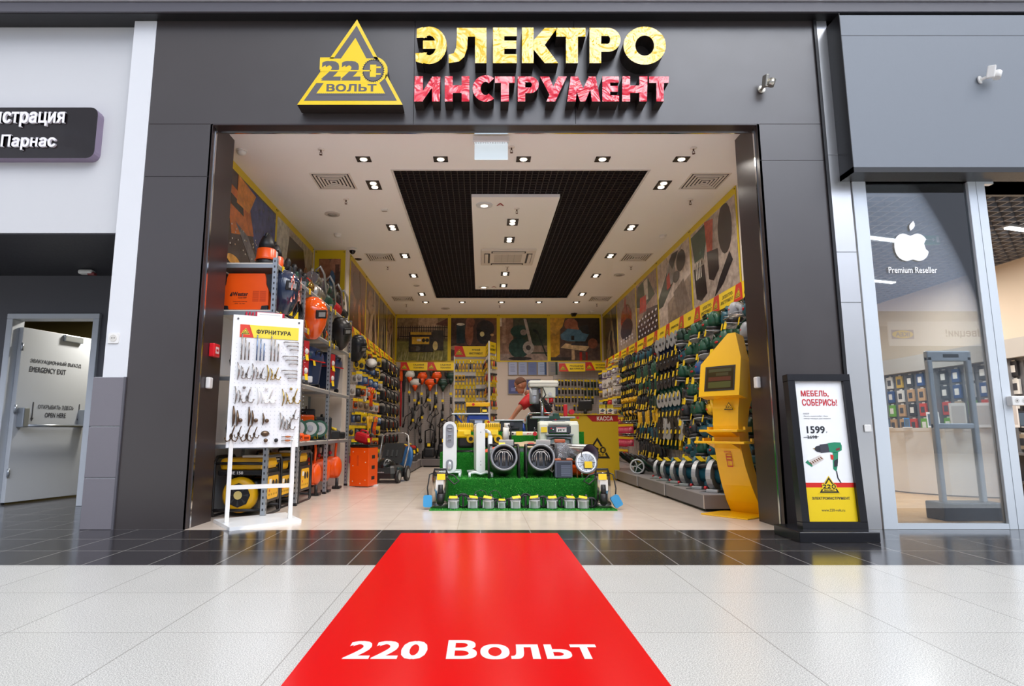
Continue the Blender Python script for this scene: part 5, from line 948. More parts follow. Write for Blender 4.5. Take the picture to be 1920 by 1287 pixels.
for i, (x, y) in enumerate(((-2.35, 2.32), (-2.4, 3.3))):
    t = thing('pressure_washer', f'dark pressure washer standing behind the {["near", "far"][i]} compressors under the rack', 'washer', (x, y, 0), .3); m = MB(); m.box(-.13, .13, -.11, .11, .04, .4, blkp, .05); m.build('body', t); m = MB(); m.tube([(-.1, -.08, .38), (-.1, -.08, .58), (-.1, .08, .58), (-.1, .08, .38)], .014, blkp, 6); m.build('handle', t); m = MB(); m.cyl((0, -.14, .08), (0, .14, .08), .08, blkp); m.build('wheel', t); price(t, .14, 0, .3)
# near bay, behind the pegboard
coil((-2.35, .85, Z3+.16), 'black cable coil hanging in the near rack bay behind the pegboard', blkp, .14, None, 0, -1.2, 4)
t = thing('power_reel', 'dark cable reel on the lower shelf of the near rack bay', 'cable reel', (-2.4, .95, Z4), -1.2); m = MB(); [m.cyl((x, 0, .14), (x+.012, 0, .14), .135, blkp, n=20) for x in (-.07, .06)]; m.cyl((-.06, 0, .14), (.06, 0, .14), .1, M('a8321c', .4), n=18); m.build('drum', t); m = MB(); m.tube([(-.05, -.1, .0), (-.05, -.1, .28), (-.05, .1, .28), (-.05, .1, 0)], .01, mdk, 6); m.build('stand', t)
# ================= walls of hanging tools
mesh_w = M('b5aca7', .55)
def display_panel(T, w, h, lb, loc):
    t = thing('wire_grid_display', lb, 'display panel', loc); L = T.copy(); L.translation = (0, 0, 0)
    m = MB(L); m.box(-w/2, w/2, 0, h, 0, .012, mesh_w); m.build('backboard', t); m = MB(L); g = M('9c928c', .5)
    for i in range(int(h/.05)): m.box(-w/2, w/2, i*.05, i*.05+.004, .012, .015, g)
    for i in range(int(w/.1)): m.box(-w/2+i*.1, -w/2+i*.1+.004, 0, h, .012, .0155, g)
    m.build('wire_grid', t); return t
# plinths
pg_ = M('6f6a6c', .5, 0, .05, 220); pe = M('b9b4b0', .4)
def plinth(x0, x1, y0, y1, h, lb, vis):
    t = thing('display_plinth', lb, 'plinth', ((x0+x1)/2, (y0+y1)/2, 0), 0, 'grey display plinths'); cx, cy = (x0+x1)/2, (y0+y1)/2
    m = MB(); m.box(x0-cx, x1-cx, y0-cy+.002, y1-cy-.002, .03, h-.004, pg_); m.build('block', t); m = MB(); m.box(x0-cx, x1-cx, y0-cy+.002, y1-cy-.002, h-.004, h, M('8f8a8a', .35)); m.build('top_board', t)
    m = MB()
    for a in ((x0-cx-.002, x0-cx+.006), (x1-cx-.006, x1-cx+.002)): m.box(a[0], a[1], y0-cy, y0-cy+.008, .03, h, pe)
    m.build('edge_strip', t); m = MB(); m.box(x0-cx+.04, x1-cx-.02, y0-cy+.06, y1-cy-.06, 0, .03, blkp); m.build('foot', t)
ys = [1.08, 2.35, 3.6, 4.9, 6.3, 7.7, 9.2]
for i, (a, b) in enumerate(zip(ys[:-1], ys[1:])): plinth(2.22-.012*i, 2.94, a, b, .165, f'grey speckled display plinth along the power tool wall, {ORD[i+1]} from the entrance', 0)
for i, (a, b) in enumerate(((6.2, 7.6), (7.6, 9.0))): plinth(-2.1, -1.35, a, b, .17, f'grey display plinth along the garden tool wall, {["nearer", "farther"][i]} one', 0)
plinth(-1.34, .1, 8.6, 9.35, .17, 'grey display plinth along the back wall below the trimmers', 0)
display_panel(RW((0, 0, 0)), 8.0, 2.05, 'pale wire grid display board carrying the power tools', (2.955, 5.3, .17)); display_panel(LW((0, 0, 0)), 4.95, 2.0, 'pale wire grid display board carrying the garden and hand tools', (-2.115, 6.85, .3))
display_panel(FACE((0, 0, 0)), 1.5, 2.2, 'pale wire grid display board behind the trimmers', (-1.28, 9.395, .17)); display_panel(FACE((0, 0, 0)), 1.15, 2.1, 'pale wire grid display board of drill accessories on the back wall', (2.3, 9.395, .25))
# ---- tool kinds, hung with the wall at local x = 0
rod = M('b5b2ae', .25, .9)
def hookrod(t, l=.18, z=.05): m = MB(); m.tube([(0, 0, z), (l, 0, z), (l+.012, 0, z+.02)], .005, rod, 6); m.build('hook', t)
def mk(name, label, cat, loc, rz, grp): return thing(name, label, cat, loc, rz, grp)
def b_jigsaw(t, c, a=blkp):
    m = MB(); m.ell((.14, 0, 0), (.045, .1, .06), c, 14, 9); m.cyl((.14, -.09, -.02), (.14, -.09, .03), .035, c, n=10); m.build('body', t)
    m = MB(); m.tube([(.14, -.08, .03), (.14, -.05, .085), (.14, .05, .09), (.14, .1, .03), (.14, .1, -.02)], .02, c, 8); m.build('handle', t); m = MB(); m.tube([(.162, -.04, .09), (.162, .05, .092)], .01, a, 6); m.build('grip', t)
    m = MB(); m.box(.1, .18, -.13, .07, -.085, -.075, mtl); m.box(.135, .145, -.1, -.09, -.15, -.075, mtl); m.build('sole_plate', t); m = MB(); m.ell((.184, .02, .0), (.008, .03, .012), redp if c is not redp else blkp, 10, 5); m.build('badge', t); price(t, .215, -.02, -.09); hookrod(t)
def b_sander(t, c, a=blkp):
    m = MB(); m.lathe([(.055, -.04), (.065, 0), (.06, .05), (.04, .085), (.02, .095)], c, 14, TR(.15, 0, 0)); m.build('body', t); m = MB(); m.tube([(.15, .03, .06), (.15, .1, .05), (.15, .13, -.02)], [.03, .026, .022], c, 8); m.build('handle', t)
    m = MB(); m.cyl((.15, 0, -.075), (.15, 0, -.04), .075, a, n=16); m.cyl((.15, 0, -.082), (.15, 0, -.075), .078, lgt, n=16); m.build('sanding_pad', t); m = MB(); m.ell((.2, .0, .03), (.015, .02, .012), redp if c is not redp else blkp, 8, 5); m.build('switch', t); price(t, .225, -.03, -.1); hookrod(t)
def b_planer(t, c, a=blkp):
    m = MB(); m.cb(.14, 0, -.02, .08, .27, .07, c, .015); m.cyl((.1, .02, .02), (.19, .02, .02), .045, c, n=12); m.build('body', t); m = MB(); m.tube([(.14, .1, .0), (.14, .12, .08), (.14, -.0, .1), (.14, -.05, .04)], .019, c, 8); m.build('handle', t)
    m = MB(); m.cyl((.14, -.1, .01), (.14, -.1, .06), .022, a); m.build('front_knob', t); m = MB(); m.cb(.14, 0, -.062, .085, .28, .01, mtl); m.build('sole_plate', t); price(t, .2, .05, -.08); hookrod(t)
def b_grinder(t, c, disc=lgt, r=.085):
    m = MB(); m.cyl((.1, 0, .0), (.1, .01, -.2), .032, c, .028, n=12); m.ell((.1, .01, -.2), (.03, .03, .03), c, 10, 6); m.build('body', t); m = MB(); m.cb(.105, 0, .03, .06, .07, .07, mdk, .012); m.build('gear_head', t)
    m = MB(); m.cyl((.15, 0, .05), (.156, 0, .05), r, disc, n=22); m.cyl((.15, 0, .05), (.168, 0, .05), .02, mdk, n=10); m.build('disc_guard', t); m = MB(); m.cyl((.1, -.04, .03), (.1, -.14, .05), .017, blkp, n=8); m.build('side_handle', t); price(t, .16, .0, -.13, .05, .075)
def b_drill(t, c, chuck=None, rot=-.5):
    o = TR(.12, 0, 0, rot); m = MB(o); m.cyl((0, 0, -.1), (0, 0, .06), .036, c, n=12); m.ell((0, 0, -.1), (.036, .036, .03), c, 10, 6); m.build('body', t)
    m = MB(o); m.cyl((0, 0, .06), (0, 0, .1), .03, mdk, .022, n=10); m.cyl((0, 0, .1), (0, 0, .13), .02, chuck or mdk, .012, n=10); m.build('chuck', t)
    m = MB(o); m.tube([(0, .02, -.06), (0, .09, -.075), (0, .15, -.08)], [.024, .02, .024], blkp, 8); m.build('handle', t); m = MB(o); m.cb(0, .045, -.035, .02, .025, .02, redp, .004); m.build('trigger', t); price(t, .165, .01, -.1, .045, .075)
def b_cordless(t, c, a=blkp):
    o = TR(.1, 0, 0, -.35); m = MB(o); m.cyl((0, -.07, .03), (0, .05, .03), .03, c, n=10); m.cyl((0, -.11, .03), (0, -.07, .03), .016, blkp, .026, n=10); m.build('body', t); m = MB(o); m.tube([(0, .02, .02), (0, .04, -.07)], .019, a, 8); m.build('handle', t); m = MB(o); m.cb(0, .045, -.1, .055, .075, .045, a, .008); m.build('battery', t); price(t, .14, -.02, -.06, .04, .06)
def b_hammer(t, c, a=blkp):
    m = MB(); m.cyl((.11, 0, -.16), (.11, 0, .1), .04, c, n=12); m.cb(.11, .03, -.08, .07, .1, .14, c, .02); m.build('body', t); m = MB(); m.cyl((.11, 0, .1), (.11, 0, .18), .028, M('c98a5a', .25, .7), .016, n=10); m.build('chuck', t); m = MB(); m.tube([(.11, .07, -.02), (.11, .14, -.05), (.11, .15, -.14), (.11, .05, -.2)], .019, a, 8); m.build('handle', t); m = MB(); m.cyl((.11, -.02, .08), (.18, -.06, .06), .017, a, n=8); m.build('side_handle', t); price(t, .16, .02, -.15, .05, .085)
KIND = {'jigsaw': (b_jigsaw, 'jigsaw', 'saw'), 'orbital_sander': (b_sander, 'orbital sander', 'sander'), 'planer': (b_planer, 'planer', 'planer'), 'angle_grinder': (b_grinder, 'angle grinder', 'grinder'), 'drill': (b_drill, 'corded drill', 'drill'), 'cordless_screwdriver': (b_cordless, 'cordless screwdriver', 'screwdriver'), 'rotary_hammer': (b_hammer, 'rotary hammer', 'hammer drill')}
PROTO = {}
SCL = {'jigsaw': 1.28, 'orbital_sander': 1.3, 'planer': 1.2, 'angle_grinder': 1.12, 'drill': 1.15, 'cordless_screwdriver': 1.15, 'rotary_hammer': 1.12}
def hang(kind, col, loc, rz, label, grp, rot=(0, 0), **kw):
    k = (kind, col, tuple(sorted(kw.items(), key=str)))
    rt = (rot[0], 0, rz+rot[1])
    if k not in PROTO:
        t = mk(kind, label, KIND[kind][2], loc, rz, grp); t.rotation_euler = rt; t.scale = (SCL.get(kind, 1.),)*3; KIND[kind][0](t, HUE[col], **kw); PROTO[k] = t; return t
    return dup(PROTO[k], loc, rt, label, grp)
rnd = random.Random(7)
XW = 2.935
ROWZ = [2.13, 1.88, 1.63, 1.38, 1.13, .88, .63]
def rowlab(r): return ['top', 'second', 'third', 'fourth', 'fifth', 'sixth', 'lowest'][r]
cols1 = [['teal', 'grey', 'teal', 'green', 'green', 'green', 'green', 'dark green'], ['grey', 'green', 'green', 'green', 'green', 'green', 'green', 'teal'], ['green', 'blue', 'teal', 'blue', 'green', 'blue', 'green', 'green'], ['green', 'dark', 'teal', 'blue', 'green', 'green', 'green', 'dark'], ['green', 'teal', 'teal', 'yellow', 'yellow', 'green', 'green', 'dark'], ['green', 'dark', 'teal', 'teal', 'teal', 'teal', 'dark', 'dark'], ['teal', 'teal', 'teal', 'dark', 'teal', 'green', 'teal', 'teal']]
for r, z in enumerate(ROWZ):
    for c in range(8):
        y = .98+c*.29+rnd.uniform(-.02, .02); k = ('jigsaw', 'orbital_sander', 'planer', 'orbital_sander')[(r+c) % 4] if r < 5 else ('planer', 'jigsaw', 'orbital_sander')[(r+c) % 3]
        hang(k, cols1[r][c], (XW, y, z+rnd.uniform(-.02, .02)-.07), PI, f'{cols1[r][c]} {KIND[k][1]} in the {rowlab(r)} row of the power tool wall, {ORD[c+1]} from entrance', f'sanders, planers and jigsaws on the {rowlab(r)} row', (rnd.uniform(-.2, .2), rnd.uniform(-.25, .25)))
gd = {0: 'light', 1: 'dark', 2: 'dark', 3: 'light', 4: 'dark', 5: 'light'}
for r in range(6):
    z = [2.06, 1.76, 1.47, 1.2, .95, .78][r]; big = r == 5
    for c in range(6):
        y = 3.36+c*.19; lightd = (r in (0, 3)) or (r == 5 and c in (0, 3, 4)); cl = ['navy', 'dark', 'green', 'teal', 'teal', 'dark green'][r] if not (r == 5 and c == 1) else 'yellow'
        dm = M('b7babd', .4, .3) if lightd else blkp
        hang('angle_grinder', cl, (XW-.0, y, z), PI, f'{"large " if big else ""}{cl} angle grinder with {"pale" if lightd else "black"} guard, {ORD[r+1]} grinder row, {ORD[c+1]} from the sanders', f'angle grinders in the {ORD[r+1]} grinder row', (0, rnd.uniform(-.1, .1)), disc=dm, r=.15 if big else .095)
for r in range(7):
    z = ROWZ[r]-.02
    for c in range(8):
        y = 4.56+c*.155; k = 'rotary_hammer' if r in (1, 4, 6) or (c < 3 and r != 0) else 'drill'; cl = ['teal', 'green', 'green', 'dark green', 'yellow', 'teal', 'dark'][r] if (c+r) % 3 else 'dark'
        if r == 3: cl = 'dark' if c > 2 else 'dark green'
        hang(k, cl, (XW, y, z-.03+rnd.uniform(-.02, .02)), PI, f'{cl} {KIND[k][1]} in the {rowlab(r)} row beyond the grinders, {ORD[c+1]} from them', f'drills and hammers in the {rowlab(r)} row', (rnd.uniform(-.15, .15), rnd.uniform(-.2, .2)))
for r in range(6):
    z = ROWZ[r]-.03
    for c in range(9):
        y = 5.84+c*.14; cl = 'yellow' if r == 3 or (r == 4 and c % 2) else ('dark' if (c*7+r) % 5 else 'green'); k = 'cordless_screwdriver' if r else 'drill'
        hang(k, cl, (XW, y, z), PI, f'{cl} {KIND[k][1]} in the {rowlab(r)} row before the accessory racks, {ORD[c+1]} in line', f'screwdrivers in the {rowlab(r)} row', (rnd.uniform(-.2, .2), rnd.uniform(-.3, .3)))
# packets: one small mesh each, card with blister and hanging hole
def packet_bm(card, item, w=.11, h=.17, d=.035, top=None, wall=None):
    m = MB(); m.tube([(wall[0]*-.02, wall[1]*-.02, -.012), (wall[0]*.17, wall[1]*.17, -.012)], .003, rod, 5); m.box(0, .004, -w/2, w/2, -h, 0, card); m.box(.004, .007, -w/2, w/2, -h*.28, -.004, top or yt); m.ell((.006, 0, -h*.64), (d, w*.36, h*.26), item, 8, 5); return m
PK = {}
def packet(kind, loc, rz, label, grp, name='accessory_packet', cat='packet'):
    if kind not in PK:
        o = kind[1]().build(name); PK[kind] = o; tag(o, label, cat, grp)
    else:
        o = PK[kind].copy(); S.collection.objects.link(o); o['label'] = label; o['group'] = grp
    o.location = loc; o.rotation_euler = (0, 0, rz); return o
def P_(card, item, wall=(-.7, .72), **kw):
    f = lambda: packet_bm(M(card, .35), M(item, .3), wall=wall, **kw); return f
PKL = (('silver', ('c9c4c0', '8f8c8a'), {}), ('violet', ('6d5a8a', 'c6c2d0'), {}), ('red', ('b0222c', 'd8453a'), {}), ('dark', ('2c2a30', '4a4a50'), {}), ('green', ('24503c', '3c3c40'), {}), ('wood', ('a08468', '74604c'), {}), ('clear', ('d6d0ca', 'a59f98'), {'top': M('d6cdc6', .5)}), ('blue', ('2d4f86', '8fa3c0'), {}), ('yellow', ('d9b51c', '3a3532'), {}), ('orange', ('c8561e', '3c2f2a'), {}), ('pink', ('c22f56', 'd86f86'), {}))
PKS = {n: (n, P_(*a, **k)) for n, a, k in PKL}; PKW = {n: (n+'_garden', P_(*a, wall=(-.73, -.68), **k)) for n, a, k in PKL}
for r in range(9):
    z = 2.16-r*.215
    for c in range(13):
        y = 7.16+c*.165
        cn = rnd.choice({0: ['violet', 'silver', 'dark'], 1: ['silver', 'clear', 'violet'], 2: ['silver', 'wood', 'clear'], 3: ['dark', 'silver', 'red'], 4: ['yellow', 'dark', 'silver']}.get(r, ['silver', 'wood', 'clear', 'red'])) if not (r in (6, 7) and c < 4) else 'red'
        packet(PKS[cn], (XW-.05-.05*(c % 3), y, z), PI+rnd.uniform(.5, 1.1), f'{cn} packet in {ORD[r+1]} packet row of the power tool wall, {ORD[c+1]} past the screwdrivers', f'accessory packets in row {ORD[r+1]}')
# projecting chrome racks among the packets and at the near end
for i, (y, z) in enumerate(((7.1, 2.2), (7.1, 1.99), (7.1, 1.72), (7.05, 1.28), (7.05, .86), (6.2, .95), (6.2, .72), (1.2, 2.0), (1.25, 1.72), (.95, 1.52))):
    w = .5 if i < 5 else .9 if i < 7 else .3; t = thing('wire_shelf', 'chrome wire rack on the power tool wall '+('among the accessory packets, ' if i < 5 else 'below the screwdrivers, ' if i < 7 else 'near the kiosk, ')+ORD[(i if i < 5 else i-5 if i < 7 else i-7)+1]+' from the top', 'rack', (XW, y, z), PI, 'chrome wire racks'); m = MB(); m.tube([(0, -w/2, 0), (.3, -w/2, 0), (.3, w/2, 0), (0, w/2, 0)], .006, rod, 6); m.tube([(0, -w/2, .06), (.3, -w/2, .03), (.3, w/2, .03), (0, w/2, .06)], .004, rod, 6); m.build('frame', t); m = MB(); [m.tube([(0, -w/2+j*w/6, 0), (.3, -w/2+j*w/6, 0)], .003, rod, 5) for j in range(1, 6)]; m.build('wire', t)
for i in range(9):
    for r in range(2): packet(PKS['pink'], (XW-.26, 5.8+i*.1, .93-r*.23), PI+.7, f'bright pink blister packet on the {["upper", "lower"][r]} chrome rack, {ORD[i+1]} from the entrance', 'pink packets on chrome racks', 'blister_packet')
# ---- circular saws and others on the plinth
def circ_saw(loc, lb, rz, c='teal', s=1.):
    t = thing('circular_saw', lb, 'saw', loc, rz, 'circular saws on the plinth'); t.scale = (s,)*3; a = M('b4b7ba', .35, .5); BT = basis((0, -.03, .13), (1, 0, 0), (0, 0, 1))
    m = MB()
    for P in ringseg(0, 0, .13, .13, .0, .0, R_(-10), R_(190), 18): m.prism(P[:3] if abs(P[2][0]-P[3][0]) < 1e-6 else P, -.02, .022, a, BT)
    m.build('upper_guard', t); m = MB(); m.prism(circ(0, 0, .105, 30), .002, .006, mtl, BT); m.build('blade', t); m = MB()
    for P in ringseg(0, 0, .115, .115, .06, .06, R_(190), R_(350), 14): m.prism(P, -.02, .03, M('9fa2a4', .35, .5), BT)
    m.build('lower_guard', t); m = MB(); m.cyl((0, .0, .14), (0, .22, .14), .08, HUE[c], .062, n=14); m.cb(.0, .1, .05, .14, .14, .06, HUE[c], .02); m.build('motor', t); m = MB(); m.tube([(.04, .06, .2), (.0, .07, .28), (-.1, .07, .26), (-.15, .07, .16)], .024, HUE[c], 8); m.build('handle', t)
    m = MB(); m.cyl((.08, .0, .2), (.09, .1, .22), .02, blkp); m.build('front_knob', t); m = MB(); m.box(-.17, .15, -.1, .12, 0, .006, mtl); m.box(.11, .14, -.05, .05, .006, .03, M('b8bcc0', .3, .5), .005); m.cyl((.1, -.08, .035), (.1, -.06, .035), .013, redp); m.build('base_plate', t)
    m = MB(TR(.0, -.02, .27, .9)); m.box(-.045, .045, -.002, .002, -.035, .035, yt); m.build('price_tag', t); return t
CS = [(2.5, 1.36, 1.3), (2.47, 1.74, 1.2), (2.45, 2.12, 1.15), (2.45, 2.5, 1.05), (2.43, 2.86, 1.0), (2.43, 3.2, .95)]
for i, (x, y, s) in enumerate(CS): circ_saw((x, y, .166), f'{"teal" if i < 5 else "dark green"} circular saw on the plinth of the power tool wall, {ORD[i+1]} from the entrance', -PI*.5-.85, 'teal' if i < 5 else 'dark green', s)
circ_saw((2.72, 1.25, .166), 'teal router like saw behind the kiosk on the plinth', -PI*.5-.3, 'teal', 1.1)
def demo(loc, lb, rz, c, tilt, L=.42):
    t = thing('demolition_hammer', lb, 'hammer drill', loc, rz, 'long tools lying on the plinth'); t.rotation_euler = (0, tilt, rz); m = MB(); m.cyl((-L*.5, 0, .06), (L*.3, 0, .06), .055, HUE[c], .045, n=12); m.build('body', t); m = MB(); m.cyl((L*.3, 0, .06), (L*.55, 0, .06), .03, blkp, .02, n=10); m.build('chuck', t); m = MB(); m.tube([(-L*.45, 0, .1), (-L*.62, 0, .12), (-L*.62, 0, .02), (-L*.45, 0, .02)], .02, blkp, 8); m.build('handle', t); m = MB(); m.tube([(.05, 0, .1), (.05, .08, .14), (.05, .16, .1)], .016, blkp, 6); m.build('side_handle', t); price(t, -.02, -.0, .135, .06, .07, 1.3); return t
for i in range(6): demo((2.5, 3.75+i*.32, .25), f'{"dark green" if i % 2 else "dark"} demolition hammer propped on the plinth beyond the circular saws, {ORD[i+1]} from them', 2.6, 'dark green' if i % 2 else 'dark', -.55, .5)
t = thing('polisher', 'bench tool with spoked silver wheel on the plinth beyond the circular saws', 'tool', (2.32, 4.05, .166), 1.1); m = MB(); m.tube([(0, .1*math.cos(k*PI/10), .11+.1*math.sin(k*PI/10)) for k in range(20)], .012, lgt, 6, True); [m.tube([(0, 0, .11), (0, .1*math.cos(k*1.26), .11+.1*math.sin(k*1.26))], .007, lgt, 5) for k in range(5)]; m.build('wheel', t); m = MB(); m.box(.02, .3, -.06, .06, 0, .14, HUE['dark green'], .03); m.build('body', t); price(t, .2, 0, .17, .06, .06, 1.2)
# ---- garden tool wall
XG = -2.1
def b_chainsaw(t, c):
    m = MB(); m.cb(.16, 0, -.01, .14, .28, .17, blkp, .035); m.build('body', t); m = MB(); m.cb(.18, 0, .0, .13, .16, .13, c, .03); m.build('engine_cover', t); m = MB(); m.cyl((.24, .02, .0), (.258, .02, 0), .06, blkp, n=14); m.build('starter_cover', t); m = MB(); m.cb(.16, -.03, .09, .1, .14, .06, M('b9b2aa', .4), .015); m.build('filter_cover', t)
    m = MB(); m.tube([(.1, -.06, -.09), (.07, -.06, .1), (.16, -.06, .15), (.25, -.06, .1), (.24, -.06, -.08)], .016, blkp, 7); m.build('front_handle', t); m = MB(); m.tube([(.16, .12, .05), (.16, .25, .04), (.16, .27, -.06), (.16, .13, -.08)], .022, blkp, 7); m.build('rear_handle', t); m = MB(); m.box(.12, .13, -.5, -.1, -.05, .02, mtl); m.build('guide_bar', t); price(t, .27, .0, -.1)
KIND['chainsaw'] = (b_chainsaw, 'chainsaw', 'chainsaw')
for r in range(6):
    z = 2.08-r*.29
    for c in range(4):
        cl = (('dark green', 'red', 'orange', 'white')[(r+c) % 4] if r < 5 else 'red'); y = 6.7+c*.55
        hang('chainsaw', cl, (XG, y, z), 0, f'{cl} chainsaw on the {["top", "second", "third", "fourth", "fifth", "lowest"][r]} row of the garden tool wall, {ORD[c+1]} from the entrance', f'chainsaws on the {ORD[r+1]} chainsaw row', (rnd.uniform(-.1, .1), rnd.uniform(-.1, .1)))
for r in range(9):
    z = 2.18-r*.215
    for c in range(13):
        y = 4.5+c*.165
        cn = rnd.choice([['yellow', 'dark', 'orange'], ['blue', 'yellow', 'dark'], ['blue', 'blue', 'silver', 'orange'], ['dark', 'clear', 'orange'], ['wood', 'silver', 'orange'], ['dark', 'yellow', 'blue'], ['green', 'yellow', 'dark'], ['green', 'silver', 'orange'], ['silver', 'yellow', 'pink']][r])
        packet(PKW[cn], (XG+.04+.05*((c+r) % 3), y, z), rnd.uniform(-1.1, -.4), f'{cn} packet in the {ORD[r+1]} row of the garden tool wall, {ORD[c+1]} past the rack', f'hand tool packets in row {ORD[r+1]} beyond the rack', 'hand_tool_packet')
t = thing('work_lamp', 'round black work lamp with white face on the garden tool wall', 'lamp', (XG, 5.15, 1.86)); m = MB(); m.lathe([(.05, 0), (.09, .05), (.1, .16)], blkp, 18, TR(.2, 0, 0, R_(60), 0, .3)); m.build('housing', t); m = MB(); m.lathe([(.09, .161), (.0, .166)], M('f2f0ec', .2), 18, TR(.2, 0, 0, R_(60), 0, .3)); m.build('face', t); hookrod(t, .2, 0)
t = thing('lamp_loop', 'cream coiled hose hanging on the garden tool wall', 'hose', (XG, 5.05, 1.4)); m = MB(); [m.tube([(.1+.02*q, .09*math.cos(k*PI/9), .11*math.sin(k*PI/9)) for k in range(18)], .012, crm, 6, True) for q in range(3)]; m.build('coil', t); hookrod(t, .2, .09)
for i, (y, c) in enumerate(((5.3, 'yellow'), (5.45, 'yellow'), (5.62, 'navy'), (5.78, 'orange'), (5.95, 'orange'), (5.35, 'orange'), (5.55, 'orange'))):
    z = 1.05 if i < 5 else 1.55; t = thing('strap_bundle', f'{"dark blue" if c == "navy" else c} strap bundle hanging on the garden tool wall, {ORD[i+1]} counted from the {"lower" if i < 5 else "upper"} row', 'straps', (XG, y, z), 0, 'straps on the garden tool wall'); m = MB(); [m.tube([(.14+.02*q, -.03+.02*q, .0), (.16, -.04+.025*q, -.2), (.14+.01*q, -.03+.02*q, -.32)], .011, HUE[c], 5) for q in range(4)]; m.build('strap', t); price(t, .2, 0, -.06); hookrod(t, .17, 0)
# ================= back wall, garden machines, hand tool stand
def trimmer(p, lb, cl, side):
    t = thing('grass_trimmer', lb, 'trimmer', p, 0, 'grass trimmers on the back wall'); c = HUE[cl]; al = M('a9a9ab', .35, .6)
    m = MB(); m.ell((0, -.08, .0), (.13, .09, .09), c, 14, 9); m.cb(.02, -.08, .06, .16, .12, .06, c, .02); m.build('engine', t); m = MB(); m.cb(.12*side, -.08, .05, .07, .12, .12, blkp, .02); m.build('fuel_tank', t)
    m = MB(); m.loft([[(x*a, -.08+y*a, z) for x, y in ((.07, 0), (.05, .05), (0, .07), (-.05, .05), (-.07, 0), (-.05, -.05), (0, -.07), (.05, -.05))] for z, a in ((-.06, 1.1), (-.14, .6), (-.2, .25))], c if cl != 'white' else HUE['orange']); m.build('clutch_cover', t)
    m = MB(); m.cyl((0, -.08, -.18), (.02*side, -.06, -1.5), .014, al, n=8); m.build('shaft', t); m = MB(); m.tube([(0, -.1, -.75), (-.06*side, -.12, -.9), (.08*side, -.12, -1.0), (.12*side, -.1, -1.15)], .011, blkp, 6); m.cyl((.11*side, -.1, -1.12), (.14*side, -.1, -1.25), .022, blkp, n=8); m.build('handle', t)
    m = MB(); m.cyl((.0, -.08, -.5), (.004, -.08, -.66), .022, blkp, n=8); m.build('foam_grip', t); price(t, 0, -.13, -.42, .06, .06, 0, PI/2); m = MB(); m.cyl((.02*side, -.06, -1.5), (.02*side, -.1, -1.56), .04, blkp, n=10); m.build('gear_head', t)
for i, (u, v, c) in enumerate(((769, 703, 'white'), (779, 718, 'white'), (792, 706, 'orange'), (807, 718, 'orange'), (819, 705, 'orange'), (831, 719, 'dark green'), (846, 706, 'dark green'))): trimmer(PY(u, v, 9.36), f'{"white and orange" if c == "white" else c} grass trimmer on the back wall, {ORD[i+1]} from the corner', c, 1 if i % 2 else -1)
t = thing('hedge_trimmer', 'long black hedge trimmer hanging in the back corner beside the trimmers', 'trimmer', PY(758, 735, 9.36)); m = MB(); m.cb(0, -.08, .25, .06, .08, .5, blkp, .02); m.build('body', t); m = MB(); m.box(-.02, .02, -.1, -.08, -.6, .0, mdk); m.build('blade', t)
t = thing('garden_pole', 'red and orange pole tool hanging in the back corner', 'pole', PY(753, 705, 9.33)); m = MB(); m.cyl((0, -.05, .1), (0, -.05, -1.2), .02, redp); m.build('pole', t); m = MB(); m.cb(0, -.06, .0, .07, .05, .25, org, .01); m.build('card', t)
for i, (u, v, L) in enumerate(((784, 748, .3), (801, 742, .3), (815, 755, .4), (790, 775, .35), (828, 780, .3), (773, 780, .4))):
    t = thing('garden_attachment', f'black garden tool attachment hanging between the trimmers, {ORD[i+1]} of six', 'attachment', PY(u, v, 9.33), 0, 'garden attachments on the back wall'); m = MB(); m.tube([(0, -.05, L/2), (.02, -.06, 0), (-.03, -.05, -L/2)], [.02, .03, .02], blkp, 8); m.build('grip', t); m = MB(); m.tube([(-.03, -.05, -L/2), (-.09, -.07, -L/2-.08), (-.03, -.08, -L/2-.14), (.03, -.06, -L/2-.06)], .012, blkp, 6); m.build('guard', t); price(t, .03, -.1, -.1, .05, .06, 0, -PI/2)
def washer(p, lb, c, h=.5, s=1.):
    t = thing('pressure_washer', lb, 'washer', p, -PI/2, 'pressure washers at the back'); t.scale = (s,)*3; m = MB(); m.cb(.02, 0, h*.35, .24, .26, h*.55, HUE[c], .05); m.build('body', t); m = MB(); m.cb(.0, 0, h*.72, .2, .2, h*.3, blkp, .04); m.build('motor_hood', t)
    m = MB(); m.tube([(-.1, -.11, h*.3), (-.12, -.11, h*1.5), (-.1, .0, h*1.6), (-.12, .11, h*1.5), (-.1, .11, h*.3)], .016, blkp, 7); m.build('handle', t)
    for sgn in (-1, 1): m = MB(); m.cyl((-.06, sgn*.14, .09), (-.06, sgn*.175, .09), .09, blkp, n=16); m.build('wheel', t)
    m = MB(); m.tube([(.12, .05, h*.7), (.16, .08, h*1.1), (.1, .1, h*1.4)], .018, blkp, 6); m.build('lance', t); price(t, .16, 0, h*.75, .07, .07)
washer((-.86, 8.95, .17), 'black pressure washer on the back plinth under the trimmers', 'dark', .5, 1.1); washer((-.45, 8.9, .17), 'yellow pressure washer on the back plinth beside the grass podium', 'yellow', .55, 1.1); washer((-1.2, 8.95, .17), 'grey black pressure washer in the back corner', 'dark', .42); washer((-.1, 8.95, .17), 'dark pressure washer half hidden behind the podium', 'dark', .5)
